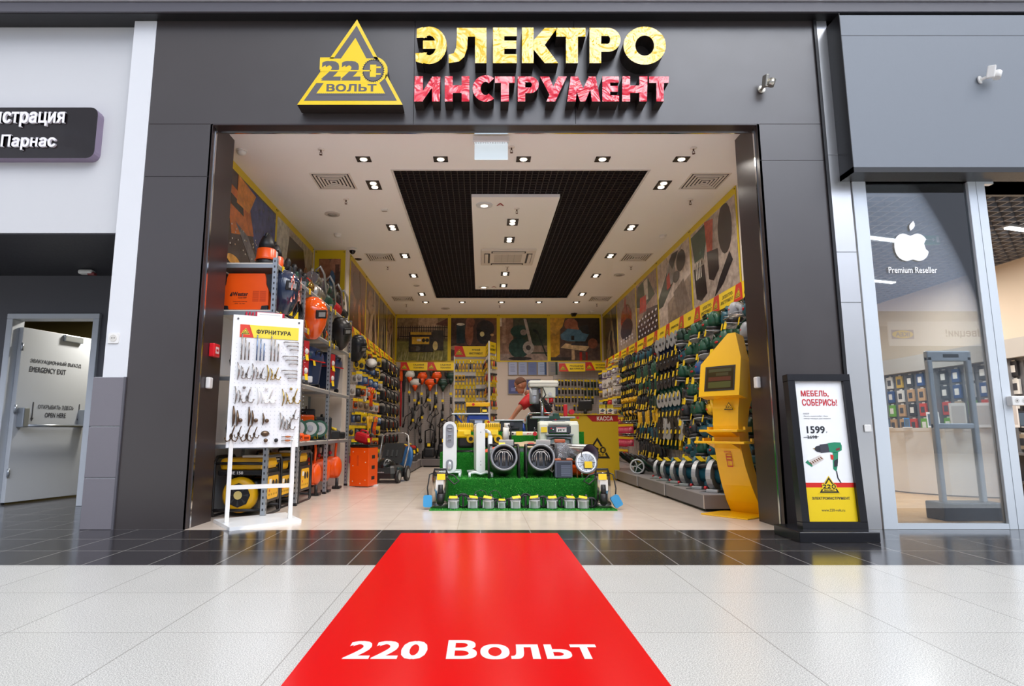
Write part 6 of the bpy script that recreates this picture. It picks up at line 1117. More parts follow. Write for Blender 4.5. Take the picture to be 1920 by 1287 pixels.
for i, (x, y, c) in enumerate(((-1.62, 6.6, 'orange'), (-1.55, 7.1, 'dark green'), (-1.7, 7.6, 'orange'), (-1.6, 8.2, 'red'))):
    t = thing('garden_machine', f'{c} and black machine on the garden tool wall plinth, {ORD[i+1]} from the entrance', 'garden machine', (x, y, .17), -.4, 'garden machines on the plinth'); m = MB(); m.cb(0, 0, .16, .4, .26, .2, blkp, .05); m.build('body', t); m = MB(); m.cb(.05, 0, .25, .22, .2, .14, HUE[c], .04); m.build('hood', t); m = MB(); m.cyl((-.1, -.2, .08), (-.1, .2, .08), .08, blkp, n=14); m.build('wheel', t); m = MB(); m.cyl((.2, -.05, .1), (.32, -.08, .1), .06, mdk, n=12); m.build('nozzle', t); price(t, .1, -.1, .36, .07, .07, 1.2); price(t, .21, .05, .22, .07, .07)
t = thing('spreader_wheel', 'bright blue round disc leaning on the plinth end by the mower', 'wheel', (-1.33, 6.05, .28)); m = MB(); m.lathe([(.0, 0), (.24, .02), (.25, .05), (.22, .08), (.0, .09)], M('2d6fb0', .35), 24, TR(0, 0, 0, 0, R_(-80), .5)); m.build('disc', t); m = MB(); m.cyl((0, .0, -.28), (0, .06, .0), .02, blkp); m.build('stand', t)
# lawn mower
t = thing('lawn_mower', 'black push lawn mower with folded handle on the shop floor by the rack', 'mower', (-1.5, 4.72, 0), R_(-100)); tl = M('14383a', .35)
m = MB(); R = [[(x*a, y*b, z) for x, y in ((.34, -.16), (.3, -.22), (-.25, -.22), (-.32, -.16), (-.32, .16), (-.25, .22), (.3, .22), (.34, .16))] for z, a, b in ((.07, 1, 1), (.15, 1.02, 1.02), (.23, .85, .85), (.26, .6, .7))]; m.loft(R, M('26292b', .3), False); m.build('deck', t)
m = MB(); m.ell((.08, 0, .25), (.22, .15, .13), M('1b1e20', .2), 16, 9); m.cb(.26, 0, .17, .1, .3, .08, M('202325', .25), .03); m.text('metabo', .12, .02, lgt, basis((.342, 0, .17), (0, 1, 0), (0, 0, 1)), .012); m.build('motor_hood', t)
for a, b in ((.24, .25), (.24, -.25), (-.22, .25), (-.22, -.25)):
    r = .1 if a > 0 else .12; m = MB(); m.cyl((a, b-.025, r), (a, b+.025, r), r, blkp, n=18); m.cyl((a, b-.028, r), (a, b+.028, r), r*.6, M('9da09f', .4), n=14); m.build('wheel', t)
m = MB(); m.tube([(-.15, -.22, .2), (-.35, -.24, .55), (-.36, -.22, .72), (-.38, -.16, .76), (-.38, .16, .76), (-.36, .22, .72), (-.35, .24, .55), (-.15, .22, .2)], .015, M('c8c8c6', .25, .8), 8); m.build('handle', t)
m = MB(); R = [[(-.12, -.17, .28), (-.12, .17, .28), (-.2, .17, .3), (-.2, -.17, .3)], [(-.3, -.16, .6), (-.3, .16, .6), (-.42, .16, .55), (-.42, -.16, .55)]]; m.loft(R, M('1f2122', .6), False); [m.rb(TR(-.2, y, .44, 0, R_(-29)), .012, .03, .12, M('3a3d3e', .4), .004) for y in (-.08, 0, .08)]; m.build('grass_box', t); m = MB(); m.rb(TR(-.13, -.02, .32, 0, R_(-60)), .002, .12, .05, yt); m.build('price_tag', t)
m = MB(); [m.cb(.02, s_*.2, .2, .2, .05, .07, tl, .02) for s_ in (-1, 1)]; m.build('side_cover', t)
m = MB(); m.box(-.1, .1, -.04, .04, 0, .02, wht2, .003); tag(m.build('leaflet_stack', None, (-1.62, 3.95, 0)), 'small white leaflet stack on the floor by the orange bin', 'paper')
t = thing('metal_bin', 'tall bright orange sheet metal bin with black liner beside the rack', 'bin', (-1.73, 3.92, 0), -.28)
m = MB(); m.box(-.15, .15, -.15, .15, .01, .56, org, .006); m.build('body', t); m = MB()
for x, z in ((-.1, .5), (.08, .5), (-.1, .3), (.1, .35), (-.1, .08), (.02, .05), (.1, .1)): m.prism(circ(x, z, .008, 8), 0, .003, M('e8d0b8', .4), FACE((0, -.15, 0)))
[m.box(.15, .1505, -.05, .05, z, z+.05, blkp) for z in (.1, .25, .4)]; m.flat([(-.04, .3), (-.01, .3), (-.01, .45), (-.04, .45)], .001, M('d84a08', .5), FACE((0, -.15, 0))); m.build('rivet', t)
m = MB(); m.box(-.158, .158, -.158, .158, .56, .605, M('151516', .25), .015); m.build('liner', t)
t = thing('jerry_can', 'red plastic fuel can lying on the orange bin', 'can', (-1.75, 3.93, .605), -.5); m = MB(TR(0, 0, .09, 0, .25)); m.cb(0, 0, 0, .26, .14, .15, M('c8202c', .3), .04); m.build('body', t); m = MB(TR(0, 0, .09, 0, .25)); m.tube([(-.08, 0, .07), (-.06, 0, .11), (.05, 0, .11), (.07, 0, .07)], .014, M('c8202c', .3), 7); m.cyl((.11, 0, .05), (.15, 0, .1), .025, blkp); m.build('handle', t); price(t, .15, -.06, .06, .05, .06)
# certificates and frames on the back wall
for i, (u, c) in enumerate(((961.5, 'a9b2d0'), (980, '9aa6c8'), (998, '6c7aa6'), (1016.5, '9fb0d0'), (1037, '8c8884'))):
    p = PY(u, 691, YB); t = thing('certificate', f'framed bluish certificate on the back wall, {ORD[i+1]} from the hand tool stand', 'certificate', (p.x, YB, p.z), 0, 'framed certificates'); m = MB(); m.box(-.115, .115, -.02, 0, -.165, .165, M('8d8784', .4), .004); m.build('frame', t); m = MB(FACE((0, -.02, 0))); m.flat([(-.1, -.15), (.1, -.15), (.1, .15), (-.1, .15)], .001, M(c, .3)); [m.flat([(-.06, y), (.06-.01*(k % 3), y), (.06-.01*(k % 3), y+.006), (-.06, y+.006)], .0018, M('55608a', .5)) for k, y in enumerate((-.08, -.05, -.02, .01, .04, .09))]; m.flat([(.055, -.15), (.1, -.15), (.1, .15), (.055, .15)], .0016, M('35507a' if i == 3 else '1f3d34' if i == 4 else c, .3)); m.build('sheet', t)
for i, u in enumerate((966, 1000)):
    p = PY(u, 724, YB); t = thing('notice_frame', f'larger glazed notice frame under the certificates, {["first", "second"][i]} from the stand', 'frame', (p.x, YB, p.z), 0, 'glazed notice frames'); m = MB(); m.box(-.18, .18, -.02, 0, -.2, .17, M('8d8784', .4), .004); m.build('border', t); m = MB(FACE((0, -.02, 0))); m.flat([(-.16, -.18), (.16, -.18), (.16, .15), (-.16, .15)], .001, M('5a5f8c', .12)); m.flat([(-.1, -.12), (.1, -.12), (.1, -.04), (-.1, -.04)], .0018, M('767cae', .3)); m.build('pane', t)
# drill accessory packets on the back wall
for r, (z, n) in enumerate(((2.02, 14), (1.82, 14), (1.62, 12), (1.42, 8), (1.22, 13), (1.02, 12))):
    for c in range(n): x = 1.78+c*.078+(.2 if n == 8 and c > 2 else 0); packet(('bit', P_('3a352c', '22201f', wall=(-.97, .24), w=.05, h=.15, d=.02)) if c < 9 else ('bit2', P_('2a4436', '1a1a1c', wall=(-.97, .24), w=.055, h=.19, d=.02)), (x, 9.34-.06*((c+r) % 2), z), -PI/2+.25, f'dark drill bit packet in the {ORD[r+1]} row under the consumables signs, {ORD[c+1]} from the certificates', f'drill bit packets in row {ORD[r+1]}', 'drill_bit_packet')
# hand tool stand
UP = M('e6e2de', .4)
t = thing('gondola_stand', 'tall hand tool stand with yellow header boards in the middle of the back', 'display stand', (-.2, 5.4, 0)); O = Matrix.Translation((.2, -5.4, 0))
A_, B_, C_, D_ = Vector((-.48, 5.5, 0)), Vector((.085, 5.5, 0)), Vector((.125, 4.92, 0)), Vector((.235, 5.1, 0)); segs = ((A_, B_), (B_, C_), (C_, D_))
wrd = 'РУЧНОЙ|ИНСТРУМЕНТ'
for k, (p, q) in enumerate(segs):
    d = (q-p); w = d.length; T = basis((p+q)/2-Vector((-.2, 5.4, 0)), d, (0, 0, 1)); m = MB(T); m.box(-w/2, w/2, .1, 2.1, -.02, 0, mesh_w); m.build('board', t)
    m = MB(T); m.box(-w/2, w/2, 2.1, 2.29, -.015, .012, sy_)
    if k == 0: m.flat([(-w/2, 2.1), (-w/2+.2, 2.1), (-w/2+.14, 2.29), (-w/2, 2.29)], .013, srd); emblem(m, Matrix.Translation((-w/2+.08, 2.185, 0)), .13, '2b2310', YEL, .014)
    m.build('header', t); m = MB(T); [m.text(s_, (w*.42 if k == 0 else w*.75)*len(s_)/10, .04, sdk, Matrix.Translation((.1 if k == 0 else 0, 2.225-.065*i, 0)), .014, 0, .03) for i, s_ in enumerate(wrd.split('|'))]; m.build('lettering', t)
for p in (A_, B_, C_, D_): m = MB(O); m.box(p.x-.012, p.x+.012, p.y-.012, p.y+.012, 0, 2.12 if p is not C_ else 2.3, UP); m.build('post', t)
m = MB(O); m.box(-.49, .1, 5.1, 5.5, 0, .1, pg_); m.build('base', t)
def b_hand(m, kind, c):
    if kind == 0: m.tube([(0, -.012, 0), (-.012, -.012, -.06), (-.02, -.012, -.13)], [.006, .009, .006], c, 6); m.tube([(0, -.012, 0), (.012, -.012, -.06), (.02, -.012, -.13)], [.006, .009, .006], c, 6); m.cb(0, -.012, .02, .014, .01, .05, mtl)
    elif kind == 1: m.cyl((0, -.012, -.1), (0, -.012, -.02), .013, c, n=7); m.cyl((0, -.012, -.02), (0, -.012, .05), .004, mtl, n=6)
    elif kind == 2: m.cb(0, -.012, -.09, .022, .015, .09, c, .004); m.cb(0, -.012, -.01, .06, .018, .03, mdk, .004); m.cyl((0, -.012, -.05), (0, -.012, 0), .006, mdk, n=6)
    else: m.cb(0, -.012, -.03, .05, .014, .1, c, .006); m.cb(0, -.022, -.03, .03, .008, .05, blkp, .004)
HN = ['pliers', 'screwdriver', 'hammer', 'tape_measure']
HP = {}
def handtool(kind, c, loc, rz, lb, grp):
    k = (kind, c)
    if k not in HP: m = MB(); m.box(-.035, .035, -.004, 0, .0, .075, yt if kind < 2 else WH_); b_hand(m, kind, HUE[c]); m.box(-.02, .02, -.03, -.029, -.15, -.11, yt); o = m.build(HN[kind]); HP[k] = o
    else: o = HP[k].copy(); S.collection.objects.link(o)
    tag(o, lb, HN[kind].replace('_', ' '), grp); o.location = loc; o.rotation_euler = (0, 0, rz)
WH_ = M('d9d4cc', .4)
for k, (p, q) in enumerate(segs):
    d = q-p; w = d.length; n = (9, 6, 3)[k]; nrm = Vector((d.y, -d.x, 0)).normalized(); rz = math.atan2(d.y, d.x)
    for r in range(8):
        for c in range(n):
            kd = [0, 3, 1, 2, 0, 1, 2, 3][(r+(c // 3)*2+k) % 8]; cl = 'yellow' if (k == 0 and (c*5+r) % 4) else ('dark', 'red', 'yellow', 'orange')[(c+r*3+k) % 4]; pt = p+d*((c+.6)/(n+.2))+nrm*.02
            handtool(kd, cl, (pt.x, pt.y, 1.98-r*.225), rz, f'{cl} {HN[kd].replace("_", " ")} on the {["main", "side", "outer"][k]} face of the hand tool stand, {ORD[r+1]} row, {ORD[c+1]} place', f'{cl} hand tools on the stand')
# ================= the grass covered podium and its goods
gt = M('239a28', .85, 0, .8, 300); gt2 = M('62cc50', .8); gt3 = M('0f5c1a', .85)
t = thing('grass_podium', 'stepped podium covered in bright green artificial turf in the middle of the shop', 'podium', (.42, 2.4, 0)); O = Matrix.Translation((-.42, -2.4, 0))
TI = [(-.37, 1.25, 1.55, 2.1, 0, .285), (-.49, 1.32, 2.1, 2.75, 0, .545), (-.49, 1.32, 2.75, 3.55, 0, .79)]
for b in TI: m = MB(O); m.box(*b, gt); m.build('step', t)
m = MB(O); m.box(-.53, 1.375, 1.165, 1.55, 0, .008, gt); m.build('turf_mat', t)
r = np.random.default_rng(3)
def blades(n, x0, x1, y0, y1, z0, z1, nrm):
    P = np.c_[r.uniform(x0, x1, n), r.uniform(y0, y1, n), r.uniform(z0, z1, n)]; N = np.array(nrm)+r.normal(0, .55, (n, 3)); N /= np.linalg.norm(N, axis=1)[:, None]; T = np.cross(N, r.normal(0, 1, (n, 3))); T /= np.linalg.norm(T, axis=1)[:, None]; L = r.uniform(.008, .018, (n, 1))
    return np.stack([P-T*.0022, P+T*.0022, P+N*L], 1).reshape(-1, 3)
for (args, nm) in (((15000, -.37, 1.25, 1.55, 1.55, 0, .285, (0, -1, .2)), 0), ((6000, -.37, 1.25, 1.55, 2.1, .285, .285, (0, -.3, 1)), 1), ((6000, -.53, 1.375, 1.165, 1.55, .008, .008, (0, -.2, 1)), 2), ((7000, -.49, 1.32, 2.1, 2.1, .285, .545, (0, -1, .2)), 3), ((3000, -.49, 1.32, 2.1, 2.75, .545, .545, (0, -.3, 1)), 4), ((5000, -.49, 1.32, 2.75, 2.75, .545, .79, (0, -1, .2)), 5)):
    V = blades(*args)-np.array([.42, 2.4, 0]); me = bpy.data.meshes.new('turf_pile'); n = len(V)//3; me.from_pydata(V.tolist(), [], [(3*i, 3*i+1, 3*i+2) for i in range(n)]); [me.materials.append(q) for q in (gt, gt2, gt3)]; me.polygons.foreach_set('material_index', r.integers(0, 3, n).astype('i4')); o = bpy.data.objects.new('turf_pile', me); S.collection.objects.link(o); o.parent = t; o['kind'] = 'stuff'
Z1, Z2_, Z3_ = .286, .546, .791
def tagc(t, x, y, z, w=.07, h=.06, rx=-.15): m = MB(TR(x, y, z, rx)); m.box(-w/2, w/2, -.001, .001, -h/2, h/2, yt); return m.build('price_tag', t)
# oil radiators
def radiator(loc, lb, rz):
    t = thing('oil_radiator', lb, 'heater', loc, rz, 'white oil radiators'); wv_ = M('e4e8e6', .35)
    m = MB(); m.prism(rr2(-.075, .05, .075, .62, .072, 8), -.03, .0, wv_, FACE((0, -.02, 0))); m.build('control_face', t)
    m = MB(); m.prism(rr2(-.045, .33, .045, .59, .043, 8), 0, .006, M('9a9fa6', .35, .3), FACE((0, -.02, 0))); m.prism(rr2(-.04, .08, .04, .2, .039, 8), 0, .006, M('9a9fa6', .35, .3), FACE((0, -.02, 0))); m.build('control_panel', t)
    for z, rr_ in ((.54, .028), (.46, .018), (.415, .018)): m = MB(); m.prism(circ(0, z, rr_, 16), .006, .02, M('c9ccd2', .25, .5), FACE((0, -.02, 0))); m.prism(rr2(-rr_, z-.004, rr_, z+.004, .003), .02, .028, mdk, FACE((0, -.02, 0))); m.build('dial', t)
    m = MB(); m.ell((0, -.028, .13), (.026, .012, .05), M('d5d8dc', .2, .5), 12, 6); m.build('cord_hook', t)
    for k in range(7):
        m = MB(); m.prism(rr2(-.065, .07, .065, .6, .06, 5), -.018, .018, wv_, FACE((0, .05+k*.05, 0))); m.build('fin', t)
    m = MB()
    for y in (.02, .32): m.box(-.12, .12, y-.02, y+.02, .05, .07, wv_, .006); [m.cyl((x-.012, y, .028), (x+.012, y, .028), .028, wv_, n=14) for x in (-.11, .11)]
    m.build('caster', t); return t
radiator((-.355, 1.72, Z1), 'tall white oil radiator with grey control panel on the podium step, seen from its front', .0); 
t = thing('convector_heater', 'slim white convector heater on casters on the podium step, between radiator and drum', 'heater', (-.01, 1.72, Z1), .08); wv_ = M('e4e8e6', .35)
m = MB(); m.prism(rr2(-.05, .06, .05, .6, .03, 4), -.42, .0, wv_, FACE((0, 0, 0))); m.build('body', t); m = MB(); [m.prism(circ(0, z, .006, 8), 0, .003, M('8d9094', .4), FACE((0, -.0, 0))) for z in (.14, .18, .5)]; m.box(.0, .055, .02, .08, .56, .6, wv_, .01); m.box(.04, .08, .0, .05, .52, .535, wv_); m.build('control', t)
m = MB(); m.tube([(-.13, .02, .045), (-.06, .01, .06), (0, .01, .04), (.06, .01, .06), (.13, .02, .045)], .016, wv_, 7); m.tube([(-.13, .38, .045), (0, .38, .05), (.13, .38, .045)], .016, wv_, 7); m.build('foot', t)
for x in (-.125, .125): m = MB(); m.cyl((x-.012, .0, .027), (x+.012, .0, .027), .027, wv_, n=14); m.build('caster', t)
for nm, x in (('convector_heater', 0),): m = MB(); m.cyl((.11, .05, .2), (.11, .05, .46), .026, wv_, n=12); m.cyl((.11, .05, .3), (.11, .05, .31), .03, M('c4c8c8', .4), n=12); m.tube([(.11, .05, .46), (.1, .04, .5), (.05, .04, .52)], .02, wv_, 7); m.build('towel_rail', t)
# heater drums
def drum(loc, lb):
    t = thing('electric_heater', lb, 'heater', loc, 0, 'round electric fan heaters'); c = M('8b8d91', .35, .3); dr = M('6a7068', .3, .5)
    TD = Matrix.Translation((0, 0, .2)) @ Matrix.Rotation(R_(-13), 4, 'X') @ Matrix.Translation((0, 0, -.185))
    m = MB(TD); m.cyl((0, -.13, .185), (0, .3, .185), .14, dr, n=26, caps=False); m.cyl((0, -.12, .185), (0, .3, .185), .128, M('55585a', .25, .8), n=26, caps=False); m.build('drum', t)
    m = MB()
    T = TD @ TR(0, -.13, .185, R_(90)); R = []
    for rr_, z in ((.125, 0), (.128, .012), (.142, .016), (.15, 0), (.15, -.03), (.125, -.03)): R.append([(rr_*math.cos(k*PI/14), rr_*math.sin(k*PI/14), z) for k in range(28)])
    m.T = T; m.loft(R, c, True, False, True, True); m.build('rim', t)
    for rr_, x0 in ((.098, 0), (.075, 0), (.02, -.03), (.02, .03)): m = MB(TD @ TR(0, -.07, .185, R_(90))); P = [(x0+rr_*math.cos(a), rr_*math.sin(a)*(1 if not x0 else 1)+(.055 if x0 else 0), 0) for a in [R_(180)-k*R_(180)/10 for k in range(11)]]; m.tube([(x0-rr_, -.08 if x0 else -rr_*.5, -.02)]+P+[(x0+rr_, -.08 if x0 else -rr_*.5, -.02)], .0065, M('c6c1ba', .25, .9), 6); m.build('heating_coil', t)
    m = MB(TD @ TR(0, .1, .185, R_(90))); m.cyl((0, 0, 0), (0, 0, .02), .13, mdk, n=24); m.build('fan', t)
    fr_ = M('26262a', .35); m = MB()
    for s_ in (-1, 1): m.tube([(s_*.165, -.12, .0), (s_*.165, -.1, .3), (s_*.16, -.06, .36), (s_*.16, .1, .36), (s_*.165, .14, .3), (s_*.165, .16, 0)], .012, fr_, 7)
    m.tube([(-.16, .02, .36), (.16, .02, .36)], .012, fr_, 7); m.tube([(-.165, -.12, .05), (-.165, .16, .05)], .01, fr_, 6); m.build('frame', t)
    m = MB(); m.rb(TR(.03, -.02, .385, .5), .16, .005, .07, wp); m.build('leaflet', t); return t
d = drum((.245, 1.72, Z1), 'round grey electric heater drum with coils on the podium step, nearer the radiators'); tagc(d, -.02, -.09, .375, .07, .04, -1); drum((.655, 1.72, Z1), 'round grey electric heater drum with coils on the podium step, beside the wire fan')
t = thing('wire_fan', 'round chrome wire fan heater standing behind the small blue grey heater', 'heater', (.89, 1.85, Z1)); ch2 = M('cfd0d2', .2, .9); m = MB(TR(0, -.02, .27, R_(90)))
for q in range(8): rr_ = .018+q*.015; m.tube([(rr_*math.cos(k*PI/12), rr_*math.sin(k*PI/12), .015*(1-(rr_/.13)**2)) for k in range(24)], .0028, ch2, 5, True)
[m.tube([(0, 0, .016), (.125*math.cos(k*PI/3), .125*math.sin(k*PI/3), .0)], .003, ch2, 5) for k in range(6)]; m.build('guard', t); m = MB(TR(0, .0, .27, R_(90))); m.cyl((0, 0, -.16), (0, 0, -.02), .12, M('a7a9ab', .3, .6), n=24); m.build('drum', t); m = MB(); m.tube([(-.1, -.02, 0), (-.1, .0, .2)], .012, ch2, 6); m.tube([(.1, -.02, 0), (.1, .0, .2)], .012, ch2, 6); m.build('leg', t); m = MB(TR(0, 0, .4)); m.box(-.06, .06, -.03, .05, -.02, .02, M('b05a3a', .4), .01); m.build('handle', t); m = MB(); m.tube([(-.13, -.04, .25), (-.17, -.06, .12), (-.1, -.1, .06), (-.04, -.09, .14)], .008, wp, 6); m.build('cord', t)
t = thing('fan_heater', 'small box shaped blue grey fan heater at the front of the podium step', 'heater', (.895, 1.64, Z1)); m = MB(); m.box(-.095, .095, -.06, .08, .01, .195, M('5d6474', .35), .008); m.build('case', t); m = MB(FACE((0, -.06, 0))); m.flat([(-.08, .02), (.08, .02), (.08, .175), (-.08, .175)], .001, M('353b4a', .4)); [m.flat([(-.03+(k % 2)*.0, .03+k*.012), (.075, .03+k*.012), (.075, .035+k*.012), (-.03, .035+k*.012)], .002, M('7a8496', .4)) for k in range(10)]; m.build('grille', t); m = MB(); m.box(-.1, .1, -.065, .09, .195, .215, M('b0623e', .4), .006); m.box(-.03, .03, -.07, .03, .2, .225, blkp, .005); m.build('handle', t)
def gas(loc, lb):
    t = thing('gas_heater', lb, 'heater', loc, .5); m = MB(); m.cyl((0, -.16, .25), (0, .28, .25), .12, M('c9cacc', .15, .9), n=24, caps=False); m.cyl((0, -.155, .25), (0, .28, .25), .113, M('c0b2c4', .35, .3), n=24, caps=False); m.build('barrel', t)
    m = MB(TR(0, .0, .25, R_(90))); m.cyl((0, 0, -.18), (0, 0, -.165), .112, M('9f86b4', .3, .3), n=22); m.cyl((0, 0, -.165), (0, 0, -.05), .04, mdk, n=10); m.build('burner', t); m = MB(); m.box(-.11, .11, -.1, .22, .02, .14, org, .03); m.build('base', t); m = MB(); m.tube([(-.1, -.14, 0), (-.09, -.1, .16)], .012, ch2, 6); m.tube([(.1, -.14, 0), (.09, -.1, .16)], .012, ch2, 6); m.build('leg', t)
gas((1.13, 1.83, Z1), 'shiny steel gas heater barrel with orange base at the end of the podium step')
t = thing('infrared_heater', 'round infrared heater disc with perforated plate leaning on the gas heater', 'heater', (1.15, 1.63, Z1)); T = TR(0, 0, .17, R_(75)); m = MB(T); m.lathe([(.115, -.03), (.125, .0), (.12, .012), (.095, .004)], M('aeb0b4', .25, .7), 24); m.build('rim', t); m = MB(T); m.cyl((0, 0, -.02), (0, 0, .004), .1, M('b9b39a', .5, .2, .5, 300), n=24); m.build('plate', t); m = MB(T); [m.tube([(.1*math.cos(k*PI/6), .1*math.sin(k*PI/6), .01), (-.1*math.cos(k*PI/6), -.1*math.sin(k*PI/6), .01)], .0015, ch2, 4) for k in range(6)]; m.build('wire', t); m = MB(); m.tube([(-.1, .02, .0), (-.1, .02, .15)], .008, M('b0623e', .4), 6); m.tube([(.1, .02, .0), (.1, .02, .15)], .008, M('b0623e', .4), 6); m.build('leg', t); tagc(t, .015, -.045, .15, .085, .07)
# stainless pumps at the corners
def steel_pump(loc, lb, s_):
    t = thing('drainage_pump', lb, 'pump', loc, 0, 'steel drainage pumps'); st_ = M('c2beb6', .18, .95); m = MB(); m.lathe([(.085, .03), (.085, .3), (.08, .34), (.05, .36)], st_, 20); m.lathe([(.09, 0), (.09, .05)], M('8e8a84', .3, .8), 18); m.build('body', t); m = MB(); m.tube([(-.07, 0, .34), (-.06, 0, .39), (.06, 0, .39), (.07, 0, .34)], .013, blkp, 7); m.lathe([(.086, .33), (.07, .355)], blkp, 18); m.build('handle', t)
    m = MB(); m.cyl((.01*s_, -.1, .14), (.01*s_, -.1, .24), .03, blkp, .024, n=12); m.cyl((.01*s_, -.1, .05), (.01*s_, -.1, .15), .038, blkp, n=12); m.cyl((.01*s_, -.04, .06), (.01*s_, -.1, .06), .035, blkp, n=12); m.build('outlet', t); m = MB(); m.prism(rr2(-.045, -.06, .045, .06, .02), 0, .05, M('3f9ad2', .3), FACE((-.12*s_, -.08, .075)) @ Matrix.Rotation(.0 if s_ > 0 else .5, 4, 'Z')); m.build('float_switch', t)
    m = MB(); m.tube([(-.05*s_, .02, .36), (-.11*s_, -.02, .34), (-.13*s_, -.05, .2), (-.12*s_, -.07, .13)], .007, blkp, 6); m.tube([(.04*s_, 0, .35), (.14*s_, -.01, .33), (.2*s_, -.03, .27), (.15*s_, -.06, .24), (.08*s_, -.05, .3)], .008, blkp, 6); m.build('cable', t); m = MB(TR(.0, -.088, .27)); m.box(-.04, .04, -.002, .0, -.09, .02, M('eceae4', .4)); m.build('label_plate', t); tagc(t, .015*s_, -.1, .32, .085, .06); return t
steel_pump((-.435, 1.38, .009), 'stainless drainage pump with blue float at the radiator corner of the podium', 1); steel_pump((1.27, 1.38, .009), 'stainless drainage pump with blue float at the gas heater corner of the podium', -1)
# little vibration pumps and cable coils along the mat
gp2 = M('bcbec0', .4, .2)
for i, u in enumerate((849, 886, 916, 942, 968, 1005, 1038, 1072, 1098)):
    p = PZ(u, 957, .009); s_ = .9 if i == 3 else 1.18; t = thing('vibration_pump', f'small grey vibration pump on the front edge of the turf, {ORD[i+1]} from the radiators', 'pump', (p.x, 1.27+.02*(i % 2), .009), .25*math.sin(i*2.1), 'small pumps on the turf edge'); t.scale = (s_,)*3
    m = MB(); m.lathe([(.042, .0), (.046, .01), (.046, .06), (.05, .062), (.05, .075), (.04, .09)], gp2, 14); [m.cb(.046*math.cos(a), .046*math.sin(a), .035, .012, .012, .06, gp2, .003) for a in (.5, 2.1, 3.7, 5.3)]; m.build('body', t); m = MB(); m.lathe([(.05, .075), (.05, .088), (.045, .095)], M('6f7174', .4), 14); m.cyl((.02, .0, .09), (.03, -.0, .12), .01, mdk, n=8); m.build('cap', t); m = MB(TR(0, -.03, .1, -1.15, .15*math.sin(i))); m.box(-.036, .036, -.002, .002, -.018, .018, yt); m.build('price_tag', t)
for i, (u, rr_) in enumerate(((868, .072), (900, .052), (930, .045), (955, .048), (987, .072), (1021, .06), (1056, .055), (1085, .048), (1113, .052))):
    p = PZ(u, 955, .009); t = thing('cable_coil', f'coil of black cable between the small pumps, {ORD[i+1]} from the radiators', 'cable', (p.x, 1.33, .009+rr_), 0, 'black cable coils on the turf edge'); m = MB(); r2 = random.Random(i)
    for q in range(7): a = r2.uniform(-.5, .5); T = TR(0, 0, 0, R_(90)+r2.uniform(-.25, .25), r2.uniform(-.3, .3), a); m.T = T; m.tube([((rr_-.005*(q % 3))*math.cos(k*PI/8), (rr_-.005*(q % 3))*math.sin(k*PI/8), (q-3)*.007) for k in range(16)], .005, blkp, 5, True)
    m.T = None; m.build('loop', t); m = MB(); m.cb(0, 0, 0, .02, .06, rr_*1.7, M('2a2a2c', .5), .006); m.build('tie', t)
for i, (u0, u1) in enumerate(((886, 916), (916, 942))):
    a, b = PZ(u0, 957, .02), PZ(u1, 957, .02); m = MB(); m.tube([(a.x, 1.3, .12), (a.x+.03, 1.35, .17), ((a.x+b.x)/2, 1.38, .185), (b.x-.03, 1.36, .17), (b.x, 1.31, .11)], .004, blkp, 5); tag(m.build('loose_cable'), f'thin black cable looping above the small pumps, {["first", "second"][i]} from the radiators', 'cable')
# motor pumps
def motor_pump(loc, lb):
    t = thing('motor_pump', lb, 'pump', loc, 0, 'yellow motor pumps'); y = M('eebf08', .3); fr_ = M('26262a', .35); m = MB(); m.cb(-.03, 0, .3, .2, .2, .1, y, .02); [m.box(-.11+i*.026, -.097+i*.026, -.103, -.098, .3, .345, M('a88404', .4)) for i in range(7)]; m.build('engine_cover', t); m = MB(); m.cb(-.06, -.02, .22, .16, .2, .1, y, .02); m.build('fuel_tank', t); m = MB(); m.cb(-.02, 0, .12, .2, .2, .14, blkp, .03); m.cyl((.04, -.08, .16), (.04, -.13, .16), .05, y, n=16); m.cyl((.04, -.13, .16), (.04, -.14, .16), .025, blkp, n=12); m.build('engine', t)
    m = MB(); m.cyl((.1, 0, .2), (.17, 0, .2), .1, M('d6d6d2', .35), n=18); m.cyl((.15, 0, .28), (.15, 0, .35), .035, M('d6d6d2', .35), n=12); m.build('pump_housing', t); m = MB()
    for s_ in (-1, 1): m.tube([(-.17, s_*.13, .0), (-.17, s_*.13, .28), (-.14, s_*.13, .32)], .011, fr_, 6); m.tube([(.19, s_*.13, .0), (.19, s_*.13, .28), (.16, s_*.13, .33)], .011, fr_, 6); m.tube([(-.17, s_*.13, .01), (.19, s_*.13, .01)], .011, fr_, 6)
    m.build('frame', t); tagc(t, .0, -.125, .24, .08, .06); m = MB(); m.cyl((-.12, -.1, .26), (-.16, -.12, .2), .02, blkp, n=8); m.build('recoil_grip', t); return t
motor_pump((-.17, 2.33, Z2_), 'yellow motor pump on the second podium step behind the first radiator'); motor_pump((.16, 2.33, Z2_), 'yellow motor pump on the second podium step behind the first heater drum')
t = thing('hedge_trimmer', 'orange blade guard of a garden tool lying behind the first heater drum', 'trimmer', (.17, 2.16, Z2_), .12); m = MB(); m.loft([[(-.16, -.02, .0), (-.16, .02, .0), (-.16, 0, .03)], [(.0, -.04, .02), (0, .04, .02), (0, 0, .07)], [(.16, -.05, .05), (.16, .05, .05), (.16, 0, .12)]], M('e2552a', .35), False); m.build('guard', t); m = MB(); m.cb(.18, 0, .09, .08, .08, .1, blkp, .02); m.build('grip', t)
